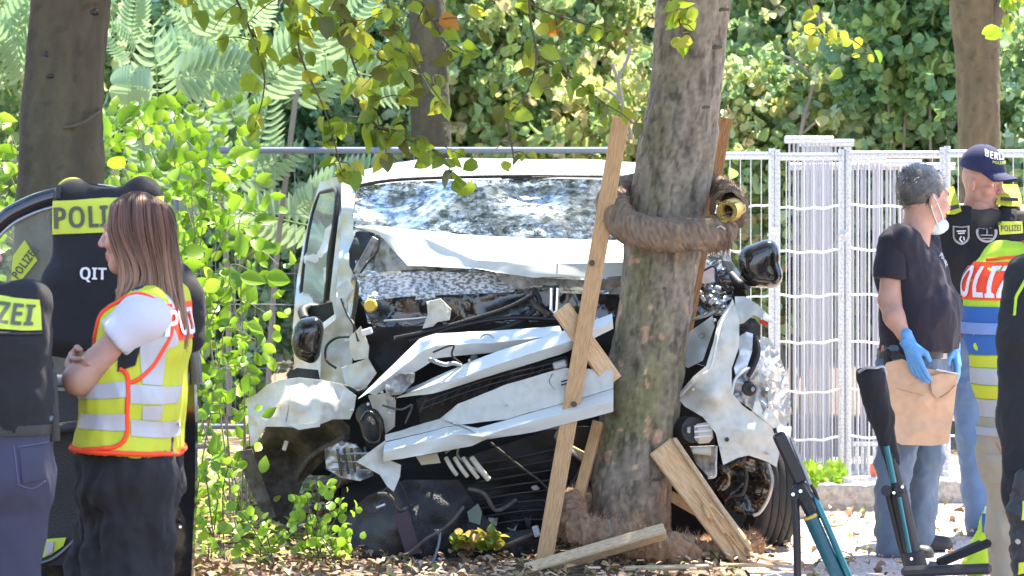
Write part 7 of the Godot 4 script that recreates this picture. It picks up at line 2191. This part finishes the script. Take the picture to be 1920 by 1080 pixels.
func vest_officer() -> void:
	var d := 12.7
	var skin := Color(0.45, 0.25, 0.19)
	var t := thing("person", "officer at the right edge in lime, orange and blue hi-vis vest and khaki trousers", "person", J(1925, 1130, d))
	var ac := Vector3(1, 0, 0.05).normalized()
	var f := box_field(J(1780, 1128, d, -0.3), J(2090, 420, d, 0.3), 0.014)
	torso(f, [[J(1938, 488, d), 0.11, 0.05], [J(1930, 570, d), 0.10, 0.09], [J(1930, 790, d), 0.08, 0.10]], ac)
	f.cap(J(1985, 420, d), J(1950, 478, d), 0.055, 0.06, 0.03)
	for s in [1.0, -1.0]:
		chain(f, [J(1930 + 48 * s, 810, d), J(1930 + 46 * s, 960, d), J(1930 + 46 * s, 1110, d)], [0.08, 0.055, 0.042])
		chain(f, [J(1938 + 72 * s, 498, d, -0.03), J(1930 + 82 * s, 590, d, -0.14), J(1930 + 40 * s, 620, d, -0.3)], [0.052, 0.044, 0.03])
	var g := f.net().paint(skin)
	var fwd := Vector3(0.2, -0.1, -0.97).normalized()
	var b := Basis(fwd.cross(Vector3.UP).normalized(), Vector3.ZERO, fwd)
	b.y = b.x.cross(b.z)
	var ho := J(2000, 372, d)
	g.add(head_geo(ho, b, 1.0, skin))
	for s in [1.0, -1.0]: g.add(hand_geo(J(1930 + 40 * s, 620, d, -0.32), Basis(Vector3(0, 1, 0), Vector3(-s, 0, -0.3).normalized(), Vector3(0, 0, 1)).orthonormalized(), [0.5, 0.5, 0.5, 0.5]).paint(skin))
	obj("body", g.mesh(), M.skin, t)
	var hf := box_field(ho - Vector3.ONE * 0.14, ho + Vector3.ONE * 0.14, 0.010)
	hf.ell(ho + b * Vector3(0, 0.015, -0.022), Vector3(0.085, 0.118, 0.106), 0.02, b)
	hf.ell(ho + b * Vector3(0, -0.03, 0.09), Vector3(0.09, 0.09, 0.09), 0.02, b, true)
	obj("hair", hf.net().paint(Color(0.08, 0.05, 0.03)).mesh(), M.hair, t)
	var vf := box_field(J(1770, 830, d, -0.34), J(2110, 420, d, 0.3), 0.009)
	torso(vf, [[J(1944, 490, d), 0.14, 0.074], [J(1929, 540, d), 0.122, 0.125], [J(1930, 620, d), 0.120, 0.130], [J(1940, 700, d), 0.11, 0.130], [J(1952, 800, d), 0.10, 0.125]], ac, 0.04)
	vf.cut(Vector3(0.1, -1, 0), J(1880, 796, d))
	var vest := obj("vest", creased(vf, 71, 4.0, 0.012, Vector3(1, 0.6, 1)).mesh(), M.hi_lime_green, t)
	var c := func(y: float) -> Vector3: return J(1930, y, d)
	var o := 0.004
	var op := obj("orange_panel", belt(vf, c.call(492), c.call(560), 0.0, 0.1, 3.5, o, 48, 0.0), M.hi_orange, vest)
	obj("lettering", round_lettering(vf, "POLIZEI", c.call(500), c.call(555), 3.40, 1.82, o + 0.006), M.print_white, op)
	obj("blue_panel", belt(vf, c.call(573), c.call(662), 0.0, -PI, PI, o, 64), M.blue_cloth, vest)
	for q in [[604, 624]]: obj("blue_print", belt(vf, c.call(q[0]), c.call(q[1]), 0.0, 1.7, 3.3, o + 0.005, 30), mat(Color(0.16, 0.24, 0.46), 0.7), vest)
	for q in [[688, 717], [745, 779]]: obj("silver_band", belt(vf, J(1938, q[0], d), J(1940, q[1], d), 0.0, -PI, PI, o, 64), M.silver, vest)
	obj("lime_band", belt(vf, J(1935, 664, d), J(1936, 686, d), 0.0, -PI, PI, o + 0.002, 64), M.hi_lime, vest)
	obj("lime_band", belt(vf, J(1940, 719, d), J(1942, 743, d), 0.0, -PI, PI, o + 0.002, 64), M.hi_lime, vest)
	obj("hem_binding", belt(vf, J(1948, 786, d), J(1950, 796, d), 0.0, -PI, PI, 0.006, 48, 0.03), M.hi_orange, vest)
	for q in [[[1846, 487], [1880, 483], [1920, 482]], [[1905, 440], [1910, 452], [1925, 458]]]: obj("orange_binding", trim(vf, q, d, 0.007), M.hi_orange, vest)
	var lf := box_field(J(1790, 640, d, -0.4), J(2080, 450, d, 0.2), 0.012)
	for s in [1.0, -1.0]: chain(lf, [J(1938 + 72 * s, 496, d, -0.03), J(1930 + 82 * s, 590, d, -0.14), J(1930 + 44 * s, 618, d, -0.28)], [0.066, 0.056, 0.045])
	obj("sleeves", lf.net().mesh(), M.black_cloth, t)
	var pf := box_field(J(1790, 1120, d, -0.3), J(2080, 770, d, 0.3), 0.012)
	torso(pf, [[J(1944, 800, d), 0.09, 0.125], [J(1942, 860, d), 0.09, 0.13]], ac)
	chain(pf, [J(1898, 870, d), J(1896, 980, d), J(1892, 1110, d)], [0.105, 0.088, 0.075], 0.03)
	chain(pf, [J(1982, 870, d), J(1982, 980, d), J(1982, 1110, d)], [0.105, 0.088, 0.075], 0.03)
	var pg := creased(pf, 72, 4.5, 0.018)
	var pn := obj("trousers", pg.mesh(), M.khaki, t)
	obj("belt", belt(pf, J(1944, 799, d), J(1944, 814, d), 0.0, -PI, PI, 0.006, 48), M.print_grey, pn)
	for q in [[[1862, 826], [1870, 850], [1866, 880]], [[1888, 830], [1886, 900], [1880, 960]]]: obj("seam", trim(pf, q, d, 0.004), M.wood_dark, pn)
	obj("leg_pocket", patch(pf, [[1848, 850], [1880, 846], [1884, 896], [1850, 900]], d, 0.006, 8, 8), M.khaki, pn)
	obj("holster", box(Transform3D(Basis(Vector3(0, 0, 1), -0.1), J(1850, 830, d, 0.02)), Vector3(0.05, 0.19, 0.07), 0.014), M.black, pn)
	for s in [1892, 1982]: shoe(J(s, 1126, d, 0.06), J(s, 1128, d, -0.16), M.leather, t)
	var hd := thing("folded_jacket", "blue and lime hi-vis jacket lying behind the kneeling gear at lower right", "jacket", J(1850, 1070, 13.3))
	var f2 := box_field(J(1790, 1080, 13.3, -0.2), J(1900, 930, 13.3, 0.2), 0.010)
	f2.cap(J(1862, 955, 13.3), J(1845, 1030, 13.3), 0.028, 0.05, 0.03)
	f2.cap(J(1845, 1040, 13.3), J(1828, 1058, 13.3), 0.055, 0.05, 0.03)
	var jb := obj("cloth", creased(f2, 73, 6.0, 0.016).mesh(), M.hi_lime_green, hd)
	obj("blue_band", patch(f2, [[1846, 965], [1872, 955], [1876, 990], [1842, 998]], 13.3, 0.006, 10, 8), M.blue_cloth, jb)
	obj("pale_band", patch(f2, [[1852, 945], [1874, 938], [1874, 956], [1848, 964]], 13.3, 0.007, 10, 6), M.mask, jb)

func dark_person() -> void:
	var d := 11.2
	var skin := Color(0.45, 0.25, 0.19)
	var t := thing("person", "person in black uniform cut by the right edge, nearest the camera there", "person", J(1990, 1238, d))
	var ac := Vector3.RIGHT
	var f := box_field(J(1840, 1236, d, -0.3), J(2160, 440, d, 0.3), 0.015)
	torso(f, [[J(1990, 520, d), 0.14, 0.055], [J(1990, 640, d), 0.09, 0.09], [J(1990, 830, d), 0.08, 0.10]], ac)
	f.cap(J(1990, 455, d), J(1990, 515, d), 0.055, 0.06, 0.03)
	for s in [1.0, -1.0]:
		chain(f, [J(1990 + 48 * s, 860, d), J(1990 + 46 * s, 1030, d), J(1990 + 46 * s, 1215, d)], [0.08, 0.055, 0.042])
		chain(f, [J(1990 + 84 * s, 540, d), J(1990 + 92 * s, 700, d, 0.0), J(1990 + 80 * s, 840, d, 0.04)], [0.052, 0.044, 0.03])
	var g := f.net().paint(skin)
	var fwd := Vector3(-0.1, -0.1, -0.97).normalized()
	var b := Basis(fwd.cross(Vector3.UP).normalized(), Vector3.ZERO, fwd)
	b.y = b.x.cross(b.z)
	var ho := J(1990, 425, d)
	g.add(head_geo(ho, b, 1.0, skin))
	g.add(hand_geo(J(2070, 842, d, 0.04), Basis(Vector3(-0.2, 0, 1), Vector3(0, -1, 0), Vector3(1, 0, 0)).orthonormalized(), [0.35, 0.35, 0.4, 0.4]).paint(skin))
	obj("body", g.mesh(), M.skin, t)
	obj("glove", hand_geo(J(1908, 880, d, 0.05), Basis(Vector3(-0.2, 0, 1), Vector3(0.1, -1, 0), Vector3(1, 0, 0)).orthonormalized(), [0.35, 0.35, 0.4, 0.4], 1.1, 1.3).mesh(), M.black, t)
	var hf := box_field(ho - Vector3.ONE * 0.14, ho + Vector3.ONE * 0.14, 0.010)
	hf.ell(ho + b * Vector3(0, 0.015, -0.022), Vector3(0.085, 0.118, 0.106), 0.02, b)
	hf.ell(ho + b * Vector3(0, -0.03, 0.09), Vector3(0.09, 0.09, 0.09), 0.02, b, true)
	obj("hair", hf.net().paint(Color(0.06, 0.04, 0.03)).mesh(), M.hair, t)
	var jf := box_field(J(1830, 900, d, -0.3), J(2170, 470, d, 0.3), 0.011)
	torso(jf, [[J(1990, 524, d), 0.13, 0.075], [J(1990, 620, d), 0.10, 0.125], [J(1990, 780, d), 0.10, 0.125], [J(1990, 880, d), 0.10, 0.12]], ac)
	for s in [1.0, -1.0]: chain(jf, [J(1990 + 76 * s, 548, d), J(1990 + 90 * s, 690, d, 0.0), J(1990 + 82 * s, 850, d, 0.05)], [0.072, 0.064, 0.055])
	jf.cut(Vector3.DOWN, J(0, 884, d))
	var jk := obj("jacket", creased(jf, 81, 4.0, 0.016).mesh(), M.black_cloth, t)
	obj("reflective_edge", trim(jf, [[1924, 500], [1906, 524], [1892, 552], [1884, 590]], d + 0.0, 0.006), M.hi_lime_green, jk)
	var pf := box_field(J(1860, 1230, d, -0.3), J(2120, 840, d, 0.3), 0.012)
	torso(pf, [[J(1990, 880, d), 0.09, 0.12], [J(1990, 920, d), 0.09, 0.13]], ac)
	for s in [1.0, -1.0]: chain(pf, [J(1990 + 46 * s, 930, d), J(1990 + 46 * s, 1040, d), J(1990 + 46 * s, 1215, d)], [0.115, 0.10, 0.085], 0.03)
	obj("trousers", creased(pf, 82, 4.0, 0.018).mesh(), M.black_cloth, t)
	for s in [1944, 2036]: shoe(J(s, 1234, d, 0.06), J(s, 1236, d, -0.16), M.leather, t)
	var kp := box_field(J(1860, 1090, d - 0.2, -0.15), J(1980, 860, d - 0.2, 0.15), 0.009)
	kp.cap(J(1912, 900, d - 0.2), J(1908, 960, d - 0.2), 0.036, 0.05, 0.03)
	kp.cap(J(1908, 960, d - 0.2), J(1916, 1070, d - 0.2), 0.05, 0.05, 0.03)
	var gear := obj("gear_bag", creased(kp, 83, 8.0, 0.014).mesh(), M.black, t)
	obj("lime_tab", patch(kp, [[1902, 938], [1926, 930], [1926, 964], [1900, 970]], d - 0.2, 0.006, 8, 8), M.hi_lime, gear)
	obj("lime_tab", patch(kp, [[1898, 1052], [1916, 1048], [1914, 1068], [1897, 1074]], d - 0.2, 0.006, 8, 8), M.hi_lime, gear)
	obj("stud", tube([J(1892, 1012, d - 0.2, 0.06), J(1892, 1012, d - 0.2, 0.045)], 0.009, -1, 10, 1), M.khaki, gear)
	t.position.x += 0.022

# ---------------------------------------------------------------- stands, leaves

func build_stands() -> void:
	var d := 12.6
	var a := thing("folding_stand", "teal and black tubular stand leaning in front of the crushed front wheel", "stand", at(1560, 1130, d), "")
	bar("grip", at(1458, 812, d), at(1502, 906, d), 0.052, 0.034, M.black_tube, a, Vector3.BACK, 0.01)
	obj("grip_pin", tube([at(1455, 812, d), at(1452, 803, d)], 0.008, -1, 8, 1), M.black, a)
	bar("rail", at(1483, 820, d + 0.01), at(1520, 912, d + 0.01), 0.016, 0.03, M.metal_grey, a, Vector3.BACK, 0.004)
	bar("rail_edge", at(1474, 818, d + 0.012), at(1514, 915, d + 0.012), 0.010, 0.03, M.galv, a, Vector3.BACK, 0.003)
	obj("hinge", tube([at(1489, 926, d + 0.03), at(1489, 926, d - 0.03)], 0.026, -1, 16, 1), M.black, a)
	bar("hinge_plate", at(1494, 908, d), at(1516, 944, d), 0.07, 0.05, M.black, a, Vector3.BACK, 0.014)
	for q in [[1487, 927], [1501, 921]]: obj("bolt", tube([at(q[0], q[1], d - 0.03), at(q[0], q[1], d - 0.044)], 0.009, 0.007, 10, 1), M.chrome, a)
	obj("side_leg", tube([at(1490, 934, d), at(1494, 1000, d), at(1496, 1125, d)], 0.017, 0.016, 10, 3), M.black_tube, a)
	bar("clamp", at(1506, 930, d - 0.005), at(1530, 975, d - 0.005), 0.055, 0.045, M.black, a, Vector3.BACK, 0.012)
	obj("tube", tube([at(1518, 965, d - 0.01), at(1592, 1128, d - 0.02)], 0.030, -1, 14, 1), M.teal_dark, a)
	obj("tube", tube([at(1524, 925, d + 0.02), at(1546, 975, d - 0.02), at(1612, 1128, d - 0.03)], 0.014, -1, 12, 3), M.teal, a)
	obj("collar", tube([at(1519, 966, d - 0.01), at(1521, 971, d - 0.01)], 0.032, -1, 14, 1), M.yellow, a)
	obj("lever", wire([[1520, 908, d], [1530, 926, d], [1534, 944, d], [1526, 950, d]], 0.008), M.black, a)
	obj("cord", wire([[1462, 886, d + 0.05], [1464, 960, d + 0.05], [1478, 1010, d + 0.04], [1492, 1032, d + 0.02]], 0.002), M.black, a)
	d = 12.4
	var b := thing("folding_stand", "black stand with grey sleeve and teal stripe in front of the man's legs", "stand", at(1720, 1150, d))
	var sl := Field.new(at(1590, 890, d) - Vector3(0, 0, 0.1), at(1710, 670, d) + Vector3(0, 0, 0.1), 0.007)
	sl.cap(at(1632, 706, d), at(1652, 780, d), 0.046, 0.046, 0.03)
	sl.cap(at(1652, 780, d), at(1672, 866, d), 0.044, 0.026, 0.03)
	sl.cut(Vector3(-0.2, 1, 0), at(1634, 692, d))
	obj("sleeve", creased(sl, 4, 6.0, 0.016, Vector3(1, 0.3, 1)).mesh(), M.charcoal, b)
	obj("sleeve_rim", wire([[1610, 698, d - 0.03], [1624, 690, d - 0.05], [1642, 690, d - 0.05], [1656, 688, d - 0.02], [1662, 704, d - 0.02]], 0.006), M.metal_grey, b)
	obj("tube", tube([at(1668, 850, d - 0.0), at(1684, 915, d)], 0.026, -1, 14, 1), M.black_tube, b)
	obj("stripe", tube([at(1662, 836, d - 0.025), at(1676, 905, d - 0.026)], 0.013, -1, 10, 1), M.teal, b)
	bar("hinge_plate", at(1680, 905, d), at(1690, 938, d), 0.062, 0.05, M.black, b, Vector3.BACK, 0.016)
	obj("hinge", tube([at(1662, 920, d + 0.025), at(1662, 920, d - 0.025)], 0.022, -1, 16, 1), M.black, b)
	for q in [[1692, 913], [1676, 924]]: obj("bolt", tube([at(q[0], q[1], d - 0.03), at(q[0], q[1], d - 0.042)], 0.008, 0.006, 10, 1), M.chrome, b)
	obj("leg", tube([at(1686, 925, d), at(1716, 1060, d)], 0.034, 0.033, 14, 1), M.black_tube, b)
	obj("stripe", tube([at(1686, 932, d - 0.036), at(1706, 1036, d - 0.035)], 0.009, -1, 8, 1), M.teal, b)
	obj("side_leg", tube([at(1664, 920, d + 0.02), at(1688, 1020, d + 0.02), at(1700, 1060, d + 0.02)], 0.014, -1, 10, 2), M.black_tube, b)
	obj("foot_clamp", tube([at(1712, 1034, d), at(1722, 1090, d)], 0.042, 0.05, 14, 1), M.black, b)
	obj("bolt", tube([at(1709, 1048, d - 0.04), at(1709, 1048, d - 0.052)], 0.007, 0.006, 10, 1), M.chrome, b)
	var c := thing("folded_stand", "black folded stand legs lying across the lower right corner", "stand", at(1790, 1100, 12.3))
	bar("leg", at(1690, 1072, 12.2), at(1860, 1066, 12.1), 0.04, 0.04, M.black_tube, c, Vector3.BACK, 0.012)
	bar("leg", at(1756, 1058, 12.6), at(1858, 1016, 12.6), 0.032, 0.04, M.charcoal, c, Vector3.BACK, 0.012)
	bar("leg", at(1756, 1052, 12.75), at(1840, 1016, 12.75), 0.020, 0.03, M.black_tube, c, Vector3.BACK, 0.008)
	obj("joint", tube([at(1750, 1062, 12.6), at(1744, 1072, 12.4)], 0.022, 0.026, 10, 1), M.black, c)

func build_branches() -> void:
	var r := RandomNumberGenerator.new()
	r.seed = 33
	var lm := [leaf_mesh(0.82, 0.22, 0.18, 0.35), leaf_mesh(0.72, 0.35, 0.25, 0.25), leaf_mesh(0.78, 0.1, 0.3, 0.3)]
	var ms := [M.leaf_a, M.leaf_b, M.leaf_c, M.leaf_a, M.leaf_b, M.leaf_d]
	var list := [
		["drooping leafy branch left of the hanging cluster, over the feathery fronds", [[390, -120, 13.4], [430, -30, 13.5], [470, 60, 13.6], [496, 150, 13.6], [478, 240, 13.6]], 30, 1.0],
		["hanging branch of olive leaves ending above the van's left roof corner", [[500, -120, 13.3], [545, 0, 13.4], [566, 110, 13.4], [610, 210, 13.4], [640, 318, 13.4]], 40, 1.0],
		["hanging branch of olive leaves just left of the slender trunk", [[610, -120, 13.5], [640, 0, 13.5], [660, 110, 13.5], [700, 200, 13.5], [726, 292, 13.5]], 42, 1.0],
		["leafy branch crossing in front of the slender trunk", [[670, -120, 13.2], [716, -20, 13.2], [752, 70, 13.3], [800, 150, 13.3], [842, 210, 13.3]], 34, 1.0],
		["leafy twig over the top of the slender trunk", [[760, -120, 13.6], [780, -20, 13.6], [812, 40, 13.6], [846, 92, 13.6], [880, 100, 13.6]], 18, 1.0],
		["long thin dark twig hanging down between the slender trunk and the leaning tree", [[990, -120, 13.4], [994, 30, 13.4], [1006, 100, 13.4], [992, 165, 13.4], [950, 220, 13.4]], 12, 1.0],
		["side twig with yellowing leaves reaching towards the leaning tree", [[1006, 100, 13.4], [1050, 130, 13.5], [1090, 160, 13.5], [1140, 200, 13.6]], 26, 0.85],
		["short twig with two leaves hanging over the van roof", [[952, 226, 13.3], [958, 262, 13.3], [964, 306, 13.3]], 6, 0.9],
		["sunlit leafy twig hanging against the top of the leaning trunk", [[1262, -120, 13.7], [1264, -20, 13.7], [1274, 40, 13.7], [1282, 78, 13.7]], 15, 0.85],
		["leafy twig at the top beside the thick trunk", [[300, -120, 13.6], [330, -40, 13.6], [372, 10, 13.6]], 12, 1.0],
		["dense upper branch of olive leaves across the top left of the slender trunk", [[420, -140, 13.7], [520, -40, 13.7], [610, 30, 13.7], [690, 80, 13.7], [760, 140, 13.7]], 44, 1.0],
		["low leafy spray dipping over the van roof below the slender trunk", [[640, 150, 13.5], [700, 230, 13.5], [772, 262, 13.5], [830, 292, 13.5], [848, 338, 13.5]], 30, 0.9],
		["yellow-leaved twig at the top right above the stacked fence", [[1480, -120, 15.5], [1512, -20, 15.5], [1540, 60, 15.5], [1590, 70, 15.6], [1632, 100, 15.6]], 22, 0.8],
		["leaf spray in the upper right corner over the brown forked trunk", [[1960, -100, 15.5], [1910, -40, 15.5], [1890, 10, 15.5], [1880, 60, 15.5]], 14, 0.9],
		["leafy branch drooping along the top between the two middle trunks", [[860, -140, 13.9], [920, -60, 13.9], [1000, 10, 13.9], [1080, 40, 13.9], [1150, 60, 13.9]], 30, 0.8]]
	for q in list:
		var pts := []
		for p in q[1]: pts.append(at(p[0], p[1], p[2]))
		var t := thing("hanging_branch", q[0], "branch", pts[0])
		var path := curve(pts, 10)
		obj("twig", tube(path, 0.0075, 0.0025, 6, 1), M.twig, t)
		var right: bool = q[1][0][0] > 1400
		var side_list := []
		for s in 5:      # side shoots
			var k := 8 + r.randi() % (path.size() - 10)
			var o: Vector3 = path[k]
			var e := o + Vector3(r.randf_range(-0.26, 0.26), r.randf_range(-0.16, 0.04), r.randf_range(-0.12, 0.16))
			if q[2] < 16: e = o.lerp(e, 0.4)
			var sp := curve([o, o.lerp(e, 0.5) + Vector3(0, 0.02, 0), e], 5)
			obj("twig", tube(sp, 0.0032, 0.0015, 5, 1), M.twig, t)
			side_list.append(sp)
		for k in q[2]:
			var c: Vector3
			if k % 2 == 0: c = path[path.size() - 1 - (k * (path.size() - 6)) / int(q[2])]
			else:
				var sp: Array = side_list[k % 5]
				c = sp[2 + r.randi() % (sp.size() - 2)]
			c += Vector3(r.randfn(), r.randfn() * 0.7, r.randfn()) * 0.028
			var m: Material = ms[r.randi() % ms.size()]
			if right or q[0].begins_with("sunlit"): m = [M.leaf_b, M.leaf_d, M.lime_a][r.randi() % 3]  # the sunlit twig has its light put into brighter leaf colours
			if r.randf() < 0.015: m = M.leaf_e
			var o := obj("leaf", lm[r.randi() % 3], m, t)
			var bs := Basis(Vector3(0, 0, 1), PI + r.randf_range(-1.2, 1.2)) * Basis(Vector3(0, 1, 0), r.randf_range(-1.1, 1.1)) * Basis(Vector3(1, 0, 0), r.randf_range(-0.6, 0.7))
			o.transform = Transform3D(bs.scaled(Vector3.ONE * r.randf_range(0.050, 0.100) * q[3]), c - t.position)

func build_litter() -> void:
	var r := RandomNumberGenerator.new()
	r.seed = 55
	var lm := leaf_mesh(0.7, 0.5, 0.4)
	var spots := []
	var pal := [Color(0.30, 0.18, 0.10), Color(0.38, 0.26, 0.16), Color(0.20, 0.11, 0.06), Color(0.46, 0.35, 0.24), Color(0.36, 0.22, 0.15), Color(0.22, 0.22, 0.06)]
	for k in 5200:
		var z := -r.randf_range(12.9, 17.0)
		var x := r.randf_range(-2.4, 2.7)
		if x > 1.0 and r.randf() < 0.80: continue
		var bs := Basis(Vector3.UP, r.randf_range(0, TAU)) * Basis(Vector3(1, 0, 0), -PI / 2 + r.randf_range(-0.5, 0.5)) * Basis(Vector3(0, 1, 0), r.randf_range(-0.6, 0.6))
		spots.append([Transform3D(bs.scaled(Vector3.ONE * r.randf_range(0.022, 0.06)), Vector3(x, 0.03 + r.randf_range(-0.006, 0.02), z)), pick(r, pal)])
	tag(scatter("leaf_litter", self, lm, M.litter, spots), "dry brown leaves and bark chips strewn over the ground", "leaf litter", "", "stuff")
